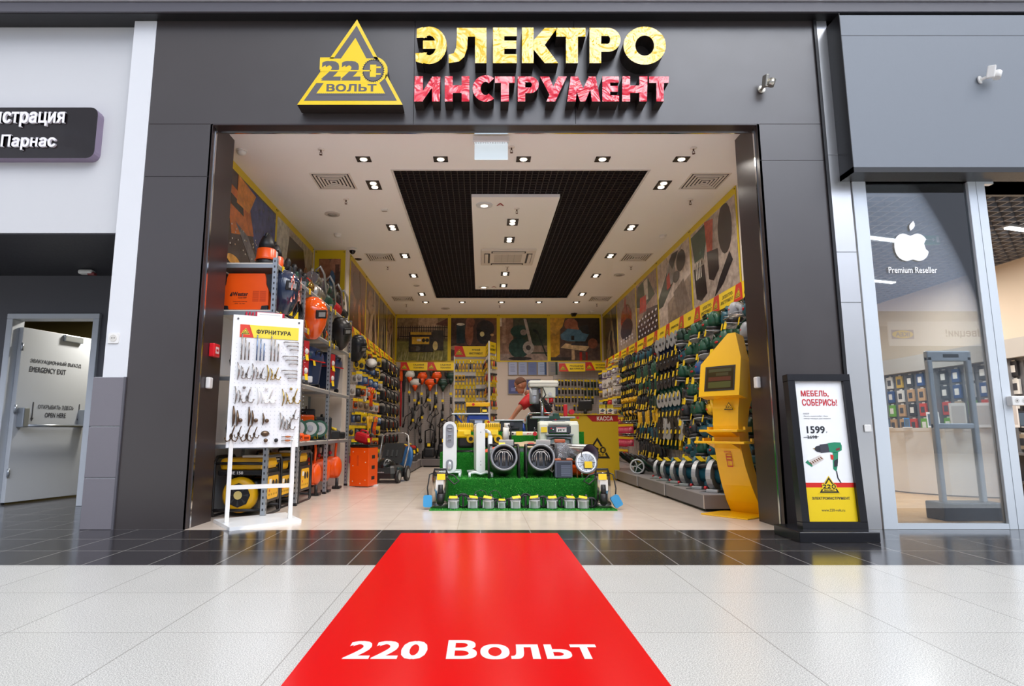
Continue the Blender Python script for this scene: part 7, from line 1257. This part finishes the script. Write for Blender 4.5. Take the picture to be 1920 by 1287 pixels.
# scroll saw
t = thing('scroll_saw', 'cream scroll saw with beige table and red knob on the second podium step', 'saw', (.48, 2.35, Z2_)); m = MB(); m.box(-.19, .2, -.02, .05, .2, .245, crm, .012); m.cb(-.2, .01, .13, .06, .08, .22, crm, .015); m.text('JET', .06, .02, redp, FACE((.1, -.02, .222)), .004, 0, .03); m.cyl((-.1, -.02, .222), (-.1, -.03, .222), .012, blkp); m.build('arm', t)
m = MB(TR(.02, -.06, .085, R_(20))); m.prism([(-.17, -.04), (-.1, -.06), (.0, -.06), (.06, -.1), (.14, -.1), (.19, -.05), (.19, .05), (.14, .1), (.05, .1), (-.02, .07), (-.17, .06)], 0, .012, M('c9b08c', .5)); m.prism(circ(.1, 0, .04, 16), .012, .016, redp); m.build('table', t); m = MB(); m.box(-.2, .2, -.1, .1, 0, .05, M('6a6e70', .4), .01); m.build('base', t); m = MB(); m.cyl((.17, .01, .245), (.17, .01, .3), .008, mdk); m.cyl((.17, -.02, .22), (.17, -.05, .22), .025, redp); m.cyl((.17, .01, .05), (.17, .01, .2), .004, mdk); m.build('knob', t); tagc(t, -.02, -.035, .225, .08, .05)
# planer
t = thing('thickness_planer', 'cream bench thickness planer with dark control panel on the second podium step', 'planer', (.96, 2.52, Z2_)); cw = M('e2e4d4', .4)
m = MB(); m.box(-.245, -.13, -.1, .16, 0, .345, cw, .015); m.box(.13, .245, -.1, .16, 0, .345, cw, .015); m.box(-.245, .245, -.06, .16, .32, .375, cw, .02); m.build('body', t); m = MB(); m.box(-.15, .15, -.1, .1, .23, .315, M('3b3f46', .4), .006); m.build('control_panel', t)
m = MB(FACE((0, -.1, 0))); m.flat([(-.035, .24), (.09, .24), (.09, .3), (-.035, .3)], .001, wp); m.flat([(-.03, .288), (.085, .288), (.085, .296), (-.03, .296)], .002, redp); m.text('JET', .1, .028, blkp, Matrix.Translation((.028, .262, 0)), .002, 0, .045); m.build('name_plate', t); m = MB(FACE((0, -.1, 0))); m.prism(circ(-.1, .285, .009, 10), 0, .012, M('c8202a', .3)); m.prism(circ(-.1, .26, .009, 10), 0, .012, M('1f6a3a', .3)); m.prism(circ(-.075, .273, .008, 10), 0, .012, wp); m.build('button', t)
m = MB(); m.box(-.17, .17, -.15, .12, .2, .215, M('b8babc', .25, .8)); m.box(-.16, .16, -.12, .1, .0, .19, M('8e9296', .4), .02); m.tube([(-.12, -.13, .03), (-.13, -.13, .15), (-.06, -.13, .17), (.06, -.13, .165), (.13, -.13, .15), (.12, -.13, .03)], .008, blkp, 6); m.build('bed', t); m = MB(); m.box(-.08, .08, -.05, .05, .375, .385, mtl); m.build('top_plate', t); tagc(t, -.19, -.12, .27, .075, .065); m = MB(); [m.cyl((s_*.2, -.02, 0), (s_*.2, -.02, .33), .012, mtl, n=8) for s_ in (-1, 1)]; m.build('column', t)
# machines on the top step
bl = M('23459a', .35)
def tile_saw(loc, lb, w, hh_, ext, top):
    t = thing('tile_saw', lb, 'saw', loc, 0, 'blue tile saws on the top step')
    for a in (-1, 1):
        for b in (-1, 1): m = MB(); m.tube([(a*w*.55, b*.16, 0), (a*w*.48, b*.13, hh_-.05)], .02, bl, 6); m.build('leg', t)
    m = MB(); m.box(-w*.5, w*.5, -.16, .16, hh_-.16, hh_-.02, M('3a3d42', .4) if not top else bl, .012); m.build('frame', t); m = MB(); m.box(-w*.55-ext, w*.55, -.18, .18, hh_-.02, hh_, M('c7cacc', .3, .6), .004); m.build('table', t); return t
t = tile_saw((-.05, 3.0, Z3_), 'blue legged tile saw with yellow guard on the top podium step', .26, .24, .2, True); m = MB(); m.tube([(-.3, -.12, .22), (-.12, -.12, .02)], .014, bl, 6); m.build('brace', t); m = MB(); m.box(-.11, .11, -.19, -.15, .09, .16, M('4a4d55', .4), .01); m.box(-.04, .06, -.195, -.19, .11, .145, M('b8c4e0', .4)); m.build('motor_box', t); m = MB(); m.cyl((.12, -.17, .12), (.12, -.21, .12), .035, M('e8b90c', .35), n=12); m.cyl((.14, -.21, .12), (.14, -.23, .12), .018, redp); m.build('switch', t); m = MB(); m.box(-.16, .16, -.06, -.02, .33, .385, M('eeb408', .35), .008); m.cyl((-.06, -.065, .358), (-.06, -.06, .358), .018, redp); m.build('blade_guard', t); m = MB(); m.box(-.15, .03, -.04, .04, .24, .33, blkp, .01); m.cyl((.09, -.05, .285), (.09, .08, .285), .045, blkp, n=14); m.build('motor', t); tagc(t, .09, -.06, .275, .06, .03)
t = tile_saw((.39, 2.95, Z3_), 'dark blue tile saw with long pale table in front of the person', .3, .155, .06, False); m = MB(); m.cyl((0, -.17, .1), (0, -.2, .1), .03, mdk, n=6); m.box(-.06, .1, -.17, -.15, .02, .06, blkp, .01); m.build('motor', t)
t = thing('table_saw', 'pale blue table saw with red levers on the top podium step before the till', 'saw', (.96, 3.0, Z3_)); m = MB(); m.box(-.2, .2, -.16, .16, 0, .17, M('b4c2cc', .4), .012); m.build('body', t); m = MB(); m.box(-.3, .26, -.2, .2, .17, .195, M('b9bec0', .3, .7), .004); m.box(.0-.08, .06, -.205, -.2, .165, .2, M('1f4a3c', .4)); m.build('table', t); m = MB(FACE((0, -.16, 0)))
for P in ringseg(0, .04, .12, .06, .09, .035, R_(200), R_(340), 8): m.prism(P, 0, .004, navy)
m.prism([(-.015, .05), (.02, .05), (.012, .16), (-.01, .16)], .0, .05, redp); [m.prism(circ(x, .06, .014, 10), 0, .03, redp) for x in (-.08, .1, .17)]; m.build('lever', t); m = MB(); m.cb(.16, 0, .28, .05, .06, .16, redp, .01); m.cyl((.24, -.05, .26), (.24, .05, .26), .035, redp); m.cb(.3, -.15, .18, .03, .03, .03, redp); m.build('push_stick', t); m = MB(); m.box(-.01, .06, -.12, .14, .195, .24, M('1f4a3c', .4), .006); m.prism([(-.08, .195), (.06, .195), (.0, .27)], -.01, .01, M('8e8a84', .4), FACE((0, -.02, 0))); m.build('fence', t); m = MB(); m.text('BOSCH', .08, .016, M('5a6a78', .4), FACE((-.1, -.162, .145)), .002); m.build('lettering', t)
t = thing('drill_press', 'tall cream drill press with grey motor standing behind the table saw', 'drill press', (.86, 3.3, Z3_)); m = MB(); m.box(-.205, .2, -.12, .12, .61, .7, M('efeee0', .4), .02); m.box(-.21, .205, -.125, .125, .655, .665, M('cfcec2', .4)); m.build('belt_cover', t); m = MB(); m.box(-.02, .16, -.1, .1, .46, .61, cw, .015); m.box(.12, .2, -.08, .08, .49, .61, M('3c4a62', .4), .01); m.build('head', t); m = MB(); m.lathe([(.06, .38), (.068, .41), (.066, .6)], M('a9adb2', .3, .4), 16, TR(-.13, -.02, 0)); m.cb(-.13, -.09, .53, .06, .03, .08, M('b8bcc0', .35), .008); m.build('motor', t); m = MB(); m.cyl((-.015, .03, .03), (-.015, .03, .47), .026, M('b9bcbe', .2, .9), n=14); m.lathe([(.05, .0), (.04, .06)], lgt, 14, TR(-.015, .03, .1)); m.build('column', t); m = MB(); m.box(-.13, .13, -.15, .12, 0, .035, mdk, .01); m.box(-.14, .16, -.18, -.0, .19, .205, mdk, .004); m.build('base', t); m = MB(); m.cyl((.1, -.06, .38), (.1, -.06, .46), .03, redp, n=14); m.cyl((.1, -.06, .33), (.1, -.06, .38), .018, mdk, n=10); m.cyl((.08, -.105, .51), (.08, -.12, .51), .025, lgt, n=14); m.build('chuck', t); m = MB(); m.tube([(-.08, -.1, .58), (-.02, -.14, .6), (.02, -.13, .5), (-.04, -.12, .42), (.02, -.14, .36), (.12, -.16, .4), (.14, -.16, .33)], .008, blkp, 6); m.cb(.15, -.16, .32, .03, .03, .05, blkp, .006); m.build('cord', t)
# ================= person at the counter, till
def skinned(V, E, Rd, mat, name, parent=None, sub=2, extra=None):
    me = bpy.data.meshes.new(name+'_bones'); me.from_pydata(V, E, []); o = bpy.data.objects.new(name+'_bones', me); S.collection.objects.link(o)
    o.modifiers.new('skin', 'SKIN'); sv = me.skin_vertices[0].data
    for i, r_ in enumerate(Rd): sv[i].radius = (r_, r_) if not isinstance(r_, tuple) else r_
    sv[0].use_root = True; md = o.modifiers.new('sub', 'SUBSURF'); md.levels = md.render_levels = sub
    dg = bpy.context.evaluated_depsgraph_get(); q = bpy.data.meshes.new_from_object(o.evaluated_get(dg)); m = MB(); m.add([tuple(v.co) for v in q.vertices], [tuple(p.vertices) for p in q.polygons], mat, True)
    bpy.data.objects.remove(o); bpy.data.meshes.remove(me); bpy.data.meshes.remove(q)
    if extra: extra(m)
    return m.build(name, parent)
skin = M('b9785a', .5); shirt = M('17161a', .7); rsl = M('c8161c', .6); trs = M('1d1f26', .7)
V = [(1.02, 4.4, .95), (.95, 4.37, 1.1), (.85, 4.33, 1.25), (.735, 4.28, 1.36), (.68, 4.25, 1.42),     # 0-4 pelvis..neck
     (.735, 4.12, 1.3), (.56, 4.06, 1.13), (.45, 4.05, .975), (.42, 4.05, .955),                          # 5-8 near arm
     (.95, 4.5, 1.3), (.9, 4.6, 1.1), (.72, 4.5, .985), (.685, 4.48, .96),                           # 9-12 far arm
     (1.13, 4.26, .9), (1.07, 4.25, .5), (1.13, 4.25, .1), (1.03, 4.24, .05), (1.13, 4.47, .9), (1.1, 4.48, .5), (1.16, 4.48, .1), (1.06, 4.48, .05)]
E_ = [(0, 1), (1, 2), (2, 3), (3, 4), (2, 5), (5, 6), (6, 7), (7, 8), (2, 9), (9, 10), (10, 11), (11, 12), (0, 13), (13, 14), (14, 15), (15, 16), (0, 17), (17, 18), (18, 19), (19, 20)]
Rd = [.12, .12, .13, .06, .055, .06, .042, .03, .03, .06, .042, .03, .03, .085, .06, .04, .035, .085, .06, .04, .035]
for b in (8, 12):       # five fingers spread on the counter
    p = V[b]
    for k, (dx, dy, L) in enumerate(((-.03, -.035, .05), (-.07, -.025, .07), (-.08, -.005, .078), (-.075, .016, .072), (-.06, .034, .058))):
        i = len(V); V += [(p[0]+dx*.45, p[1]+dy, p[2]-.012), (p[0]+dx*.75, p[1]+dy*1.15, p[2]-.01), (p[0]+dx*1.1, p[1]+dy*1.25, p[2]-.022)]; E_ += [(b, i), (i, i+1), (i+1, i+2)]; Rd += [.011, .0095, .008]
def head(m):
    T = Matrix.Translation((.605, 4.22, 1.49)) @ Matrix.Rotation(R_(-22), 4, 'Z') @ Matrix.Rotation(R_(-28), 4, 'Y'); o = m.T; m.T = T      # face towards local -x
    m.ell((.01, 0, .03), (.095, .076, .1), skin, 18, 12); m.ell((-.03, 0, -.045), (.06, .056, .075), skin, 16, 10); m.loft([[(-.088, -.012, -.03), (-.088, .012, -.03), (-.112, .006, -.036), (-.112, -.006, -.036)], [(-.085, -.007, .02), (-.085, .007, .02), (-.09, .004, .018), (-.09, -.004, .018)]], skin)
    for s_ in (-1, 1):
        m.ell((.015, s_*.078, -.01), (.022, .01, .034), skin, 10, 7); m.ell((-.078, s_*.032, .012), (.012, .014, .009), M('f0ece8', .3), 8, 6); m.ell((-.087, s_*.032, .012), (.006, .006, .006), M('2a1c16', .3), 8, 5); m.ell((-.083, s_*.032, .032), (.012, .02, .005), M('4a2f22', .7), 8, 5)
    m.ell((-.082, 0, -.075), (.01, .024, .007), M('9a5145', .5), 10, 6); m.T = o
def tshirt():
    v = [(1.02, 4.4, .97), (.95, 4.37, 1.1), (.85, 4.33, 1.24), (.745, 4.285, 1.345), (.76, 4.14, 1.3), (.94, 4.48, 1.3)]
    return v, [(0, 1), (1, 2), (2, 3), (2, 4), (2, 5)], [.16, .175, .175, .085, .09, .09]
pr = skinned(V, E_, Rd, skin, 'person', None, 2, head); tag(pr, 'person in a black T-shirt with red sleeves bending over the counter, looking down', 'person')
v, e, r_ = tshirt(); skinned(v, e, r_, shirt, 'shirt', pr)
for a, b, c in (((.775, 4.16, 1.31), (.66, 4.095, 1.215), (.605, 4.075, 1.165)), ((.95, 4.48, 1.31), (.93, 4.56, 1.2), (.91, 4.6, 1.13))):
    m = MB(); m.tube([a, ((a[0]+b[0])/2, (a[1]+b[1])/2, (a[2]+b[2])/2), b, c], [.085, .088, .078, .068], rsl, 12); m.build('sleeve', pr)
m = MB(); m.tube([(.9, 4.19, 1.2), (.96, 4.21, 1.1), (1.03, 4.25, .98)], [.035, .035, .03], rsl, 8); m.text('220', .07, .03, wp, basis((.88, 4.145, 1.27), (.9, .05, -.2), (.2, .1, .95)), .01); m.build('side_stripe', pr)
v = [(1.02, 4.4, .96), (1.08, 4.3, .88), (1.07, 4.25, .5), (1.13, 4.25, .12), (1.13, 4.47, .88), (1.1, 4.48, .5), (1.16, 4.48, .12)]; skinned(v, [(0, 1), (1, 2), (2, 3), (0, 4), (4, 5), (5, 6)], [.14, .105, .078, .062, .105, .078, .062], trs, 'trousers', pr)
m = MB(Matrix.Translation((.605, 4.22, 1.49)) @ Matrix.Rotation(R_(-22), 4, 'Z') @ Matrix.Rotation(R_(-28), 4, 'Y')); m.ell((.018, 0, .037), (.094, .08, .1), M('6b4430', .8, 0, .3, 200), 18, 10, -.15, 1); m.build('hair', pr)
for y, x in ((4.245, 1.06), (4.48, 1.09)): m = MB(); m.loft([[(x-.14, y-.03, .0), (x-.14, y+.03, 0), (x-.14, y+.03, .03), (x-.14, y-.03, .03)], [(x-.05, y-.045, 0), (x-.05, y+.045, 0), (x-.05, y+.04, .07), (x-.05, y-.04, .07)], [(x+.12, y-.038, 0), (x+.12, y+.038, 0), (x+.12, y+.038, .1), (x+.12, y-.038, .1)]], blkp, False); m.build('shoe', pr)
# unseen lamp added behind the emergency exit to brighten the door leaf
t = thing('added_fill_lamp', 'added unseen round lamp on the ceiling of the room behind the emergency exit', 'ceiling light', (-4.5, 2.6, 2.6)); m = MB(); m.lathe([(.16, 0), (.16, -.03), (.14, -.05)], wp, 20); m.build('rim', t); m = MB(); m.lathe([(.14, -.045), (0.001, -.06)], M('fff6e0', .4, 0, 0, 60, 0, 5.), 20); m.build('diffuser', t); o = bpy.data.objects.new('lamp_light', lamp('stair_bulb', 38, .25, (1, .95, .85), 3.1)); S.collection.objects.link(o); o.parent = t; o.location = (0, 0, -.08)
# work counter under the hands
t = thing('service_counter', 'dark counter with pale top under the hands of the person', 'counter', (.38, 4.25, 0)); m = MB(); m.box(-.35, .34, -.3, .3, .905, .94, M('cfcac4', .4), .004); m.build('top', t); m = MB(); m.box(-.33, .32, -.28, .28, 0, .905, M('4a4648', .5)); m.build('cabinet', t)
t = thing('paper_sheet', 'cream paper sheets under the hand on the counter', 'paper', (.44, 4.0, .9405)); m = MB(); m.box(-.16, .2, -.03, .16, 0, .004, M('e3d6b8', .5)); m.build('sheet', t); m = MB(); m.rb(TR(.02, .06, .007, 0, 0, .2), .2, .16, .004, M('efe7d2', .5)); m.build('sheet', t)
t = thing('office_chair', 'black chair with chrome back frame in front of the person', 'chair', (.86, 3.82, 0)); m = MB(); m.tube([(-.2, 0, .42), (-.2, .0, 1.0), (-.16, 0, 1.06), (.16, 0, 1.06), (.2, 0, 1.0), (.2, 0, .42)], .013, ch2, 8); m.build('back_frame', t); m = MB(); m.cb(0, .02, .88, .38, .04, .3, blkp, .02); m.build('backrest', t); m = MB(); m.cb(0, .22, .45, .44, .44, .06, blkp, .02); m.build('seat', t)
for a, b in ((-.2, .02), (.2, .02), (-.2, .42), (.2, .42)): m = MB(); m.cyl((a, b, 0), (a, b, .43), .013, ch2, n=8); m.build('leg', t)
# till
t = thing('till_counter', 'yellow till counter with red banner and black triangle mark', 'counter', (1.83, 5.2, 0)); ty = M('d9b41a', .4); m = MB(); m.box(-.5, .44, -.2, .35, 0, 1.06, ty); m.build('cabinet', t); m = MB(); m.box(-.52, .46, -.22, .37, 1.06, 1.08, M('c9a61c', .4), .004); m.build('top', t)
F = FACE((0, -.2, 0)); m = MB(F); a = PY(1099, 779, 5.0).x-1.83; m.flat([(a, 1.058), (.44, 1.058), (.44, .955), (a+.1, .955)], .002, M('b81c1c', .4)); m.text('КАССА', PY(1149, 785, 5.).x-PY(1119, 785, 5.).x, .072, M('efe8dc', .4), Matrix.Translation((PY(1134, 785, 5.).x-1.83, 1.006, 0)), .003, 0, .035); m.build('banner', t); m = MB(F); emblem(m, Matrix.Translation((PY(1118, 835, 5).x-1.83, .53, 0)), .5, '1d1a14', 'd9b41a', .002, False, True); m.build('emblem', t)
t = thing('till_monitor', 'black till monitor seen from behind on the yellow counter', 'monitor', (1.78, 5.3, 1.08)); m = MB(); m.cb(0, 0, .15, .24, .05, .18, blkp, .02); m.build('screen', t); m = MB(); m.cyl((0, .0, 0), (0, 0, .08), .03, blkp); m.box(-.08, .08, -.06, .06, 0, .012, blkp); m.build('stand', t)
for i, u in enumerate((1129.5, 1144)):
    p = PY(u, 766, 5.15); t = thing('counter_card', f'small printed offer card standing on the till, {["nearer the monitor", "nearer the power tools"][i]}', 'card', (p.x, 5.15, 1.08)); m = MB(TR(0, 0, 0, -.1)); m.box(-.055, .055, -.004, 0, 0, .165, wp); m.build('card', t); m = MB(TR(0, -.004, 0, -.1)); m.art([('r', 0, .6, 1, 1, 'e3c63a'), ('p', [(.1, .3), (.5, .55), (.9, .4), (.6, .2)], '5a6a84'), ('r', .1, .05, .7, .12, 'a8322a')], .11, .165, FACE((0, 0, .0825))); m.build('print', t)
t = thing('trolley_jack', 'orange trolley jack on the floor beside the till', 'jack', (2.12, 5.9, 0), .3); m = MB(); m.box(-.22, .22, -.1, -.06, .04, .12, org, .01); m.box(-.22, .22, .06, .1, .04, .12, org, .01); m.box(-.1, .05, -.06, .06, .06, .16, org, .01); m.build('frame', t)
for a in (-.2, .2): m = MB(); m.cyl((a, -.13, .045), (a, -.1, .045), .045, blkp, n=14); m.cyl((a, .1, .045), (a, .13, .045), .045, blkp, n=14); m.build('wheel', t)
m = MB(); m.cyl((.15, 0, .1), (.35, 0, .35), .015, mdk); m.build('handle', t)
# ================= the glazed shop next door
for i, (x, y) in enumerate(((4.6, 1.6), (6.0, 1.3), (4.4, 4.2), (5.9, 3.6), (5.3, 6.6))):
    t = thing('strip_light', f'white strip lamp below the grid ceiling of the neighbouring shop, {ORD[i+1]} from the window', 'ceiling light', (x, y, 3.0), .3, 'strip lamps next door'); m = MB(); m.box(-.3, .3, -.04, .04, 0, .03, alu, .005); m.build('housing', t); m = MB(); m.box(-.28, .28, -.03, .03, -.012, .0, M('ffffff', .4, 0, 0, 60, 0, 9.)); m.build('diffuser', t)
    l = bpy.data.lights.new('lamp_light', 'AREA'); l.shape = 'RECTANGLE'; l.size = .55; l.size_y = .06; l.energy = 42; l.color = (1, .95, .88); o = bpy.data.objects.new('lamp_light', l); S.collection.objects.link(o); o.parent = t; o.location = (0, 0, -.02)
XS = 6.62
t = thing('wall_shelving', 'grey shelving bays with pegged accessories in the neighbouring shop', 'shelving', (XS+.15, 3.3, 0)); sg = M('8b8a8c', .5); m = MB(); m.box(.05, .2, -2.3, 2.6, 0, 1.95, M('6c6d72', .6)); m.build('back_panel', t); m = MB(); m.box(-.06, .2, -2.3, 2.6, 1.72, 1.96, M('b5b1ac', .5)); m.build('header', t)
for y in (-2.3, -.7, .55, 1.7, 2.6): m = MB(); m.box(-.05, .06, y-.02, y+.02, 0, 1.8, sg); m.build('upright', t)
for z in (.15, .5): m = MB(); m.box(-.1, .05, -2.3, 2.6, z, z+.03, sg); m.build('shelf', t)
acc = ['3a3d44', '2d4f86', 'c9a53a', 'e4e2de', 'c8a27a', '2c2c30', 'd0473a', '6fae3c', 'b9a48c', 'e8e6e2']
r3 = random.Random(5)
for r in range(5):
    for c in range(20):
        y = 1.15+c*.235; z = 1.68-r*.23; cc = r3.choice(acc[:6]) if r in (0, 1) else ('d0473a', '6fae3c', 'b9a48c', 'd0473a', '6fae3c')[(c+r) % 5] if r in (2, 3) and 6 < c < 14 else r3.choice(acc[3:])
        m = MB(); m.box(-.03, .0, -.07, .07, -.19, 0, M(cc, .4), .004); m.box(-.032, -.03, -.04, .04, -.14, -.05, M('f0eeea' if cc[0] < '9' else '4a4a50', .4)); m.box(-.01, -.005, -.03, .03, 0, .02, wp); o = m.build('phone_case_box', None, (XS+.19, y, z)); tag(o, f'boxed accessory on the neighbouring shop wall, {ORD[r+1]} row from top, {ORD[c+1]} from the window', 'box', f'boxed accessories in row {ORD[r+1]} next door')
wc = M('e9e4de', .3)
t = thing('curved_counter', 'white curved counter in the neighbouring glazed shop', 'counter', (6.02, 2.6, 0)); m = MB(); P = [(-.5, .85), (-.56, .6), (-.5, .25), (-.25, -.12), (.05, -.32), (.33, -.42), (.33, .85)]; m.prism(P, .02, .8, wc); m.build('body', t); m = MB(); m.prism([(x*1.02, y*1.02) for x, y in P], .8, .84, wc); m.build('top', t); m = MB(); m.prism([(x*.96, y*.96) for x, y in P], 0, .02, M('6a625a', .5)); m.build('kick_plinth', t)
for i, (x, y, k, c) in enumerate(((5.42, 3.0, 'p', '3a3a3e'), (5.5, 2.75, 'p', '3f88c8'), (5.66, 2.5, 't', 'f0f0f0'), (5.85, 2.35, 'b', 'e8e4e0'), (6.1, 2.28, 'b', 'f4f2f0'), (6.35, 2.2, 'b', 'f0efec'), (6.5, 2.15, 't', '2a2a2e'))):
    w, h = {'p': (.06, .13), 't': (.13, .2), 'b': (.16, .3)}[k]; nm = {'p': 'smartphone', 't': 'tablet', 'b': 'product_box'}[k]; t = thing(nm, f'{"blue" if c[0] == "3" and c[1] == "f" else "dark" if c[0] in "23" else "white"} {nm.replace("_", " ")} displayed on the curved counter, {ORD[i+1]} item from its far side', nm.replace('_', ' '), (x, y, .84), -.5, 'devices on the curved counter'); m = MB(TR(0, 0, .0, -.2 if k != 'b' else 0)); m.box(-w/2, w/2, -.005 if k != 'b' else -.05, .005, 0, h, M(c, .3), .003); m.build('body', t); m = MB(TR(0, -.0055 if k != 'b' else -.0505, 0, -.2 if k != 'b' else 0)); m.flat([(-w*.4, h*.12), (w*.4, h*.12), (w*.4, h*.88), (-w*.4, h*.88)], .001, M('5c6a78' if k != 'b' else 'cfc9c4', .15), FACE((0, 0, 0))); m.build('screen' if k != 'b' else 'print', t)
    m = MB(); m.box(-.05, .05, -.03, .05, 0, .012, wp); m.build('stand', t)
t = thing('security_gate', 'grey tall anti theft gate behind the glass of the neighbouring shop', 'security gate', (4.4, .56, 0)); m = MB(); gf = M('a9aeb2', .35, .3)
m.box(-.2, -.15, -.025, .025, .1, 1.5, gf, .012); m.box(.17, .22, -.025, .025, .1, 1.5, gf, .012); m.box(-.2, .22, -.025, .025, 1.45, 1.55, gf, .012); m.box(-.2, .22, -.02, .02, .82, .87, gf, .008); m.build('frame', t); m = MB(); m.box(-.15, .17, -.004, .004, .12, 1.45, glassmat('gate_acrylic', (.94, .97, .98), .6)); m.build('acrylic_panel', t); m = MB(); m.box(-.05, .1, -.027, .027, 1.485, 1.52, blkp, .004); m.build('sensor', t); m = MB(); m.box(-.26, .3, -.12, .12, 0, .16, M('35363a', .4), .012); m.build('base', t)
t = thing('exit_sign', 'green running figure exit sign hanging in the neighbouring shop', 'exit sign', PY(1738, 450, 1.2)); m = MB(); m.cb(0, 0, 0, .26, .03, .1, M('2c6a48', .4, 0, 0, 60, 0, .4), .004); m.build('box', t); m = MB(FACE((0, -.016, 0))); w_ = wp; m.flat([(-.02, -.004), (.05, -.004), (.05, -.02), (.08, 0), (.05, .02), (.05, .004), (-.02, .004)], .001, w_); m.flat(circ(-.07, .03, .01, 10), .001, w_); m.flat([(-.1, -.035), (-.075, -.01), (-.085, .015), (-.06, .02), (-.045, .0), (-.055, -.01), (-.04, -.035), (-.055, -.037), (-.068, -.015), (-.09, -.04)], .001, w_); m.flat([(.09, -.03), (.12, -.03), (.12, .035), (.09, .035)], .001, w_); m.build('pictogram', t)
# pieces of a part go one level deeper
SUB = {'downlight': {'bulb': 'frame'}, 'round_downlight': {'diffuser': 'rim'}, 'door': {'push_bar': 'door_leaf', 'lettering': 'door_leaf', 'hinge': 'door_leaf'}, 'wall_poster': {'picture': 'frame', 'stud': 'frame'}, 'poster_stand': {'poster': 'frame'}, 'information_kiosk': {'screen': 'screen_housing', 'sticker': 'body', 'markings': 'body'},
 'generator': {'recoil_grille': 'recoil_cover', 'control_panel': 'panel_surround', 'recoil_cover': None}, 'triangle_sign': {'emblem': 'body'}, 'wall_sign': {'lettering': 'body'}, 'department_sign': {'emblem': 'panel', 'lettering': 'panel'}, 'welding_inverter': {'lettering': 'casing', 'vent': 'casing'}, 'welding_mask': {'lens': 'visor', 'flame_pattern': 'shell'},
 'oil_radiator': {'dial': 'control_panel', 'cord_hook': 'control_face'}, 'electric_heater': {'heating_coil': 'drum', 'rim': 'drum', 'fan': 'drum'}, 'thickness_planer': {'name_plate': 'control_panel', 'button': 'control_panel'}, 'lawn_mower': {'price_tag': 'grass_box'}, 'pegboard_stand': {'header': 'board'}, 'certificate': {'sheet': 'frame'}, 'notice_frame': {'pane': 'border'}, 'till_counter': {'banner': 'cabinet', 'emblem': 'cabinet'}, 'counter_card': {'print': 'card'}, 'bench_grinder': {'grinding_wheel': 'wheel_guard'}, 'drill': {'trigger': 'handle'}, 'angle_grinder': {'disc_guard': 'gear_head'}, 'chainsaw': {'starter_cover': 'engine_cover', 'filter_cover': 'engine_cover'}, 'jigsaw': {'badge': 'body', 'grip': 'handle'}, 'orbital_sander': {'switch': 'body'}, 'air_conditioner': {'flap': 'body', 'grille': 'body'}, 'cordless_screwdriver': {'battery': 'handle'}, 'security_gate': {'acrylic_panel': 'frame', 'sensor': 'frame'}, 'exit_sign': {'light_strip': 'housing', 'pictogram': 'box'}, 'strip_light': {'diffuser': 'housing'}, 'dome_camera': {}, 'metal_bin': {'rivet': 'body'}, 'trimmer': {}}
def stem_(n): return n.split('.')[0].rstrip('0123456789_')
for o in list(S.objects):
    if o.parent is None and stem_(o.name) in SUB and o.children:
        ch = {}
        for c in o.children: ch.setdefault(stem_(c.name), []).append(c)
        for a, b in SUB[stem_(o.name)].items():
            if b and a in ch and b in ch:
                for i, c in enumerate(ch[a]):
                    if not c.children: c.parent = ch[b][min(i, len(ch[b])-1) if len(ch[a]) == len(ch[b]) else 0]
bpy.context.view_layer.update()
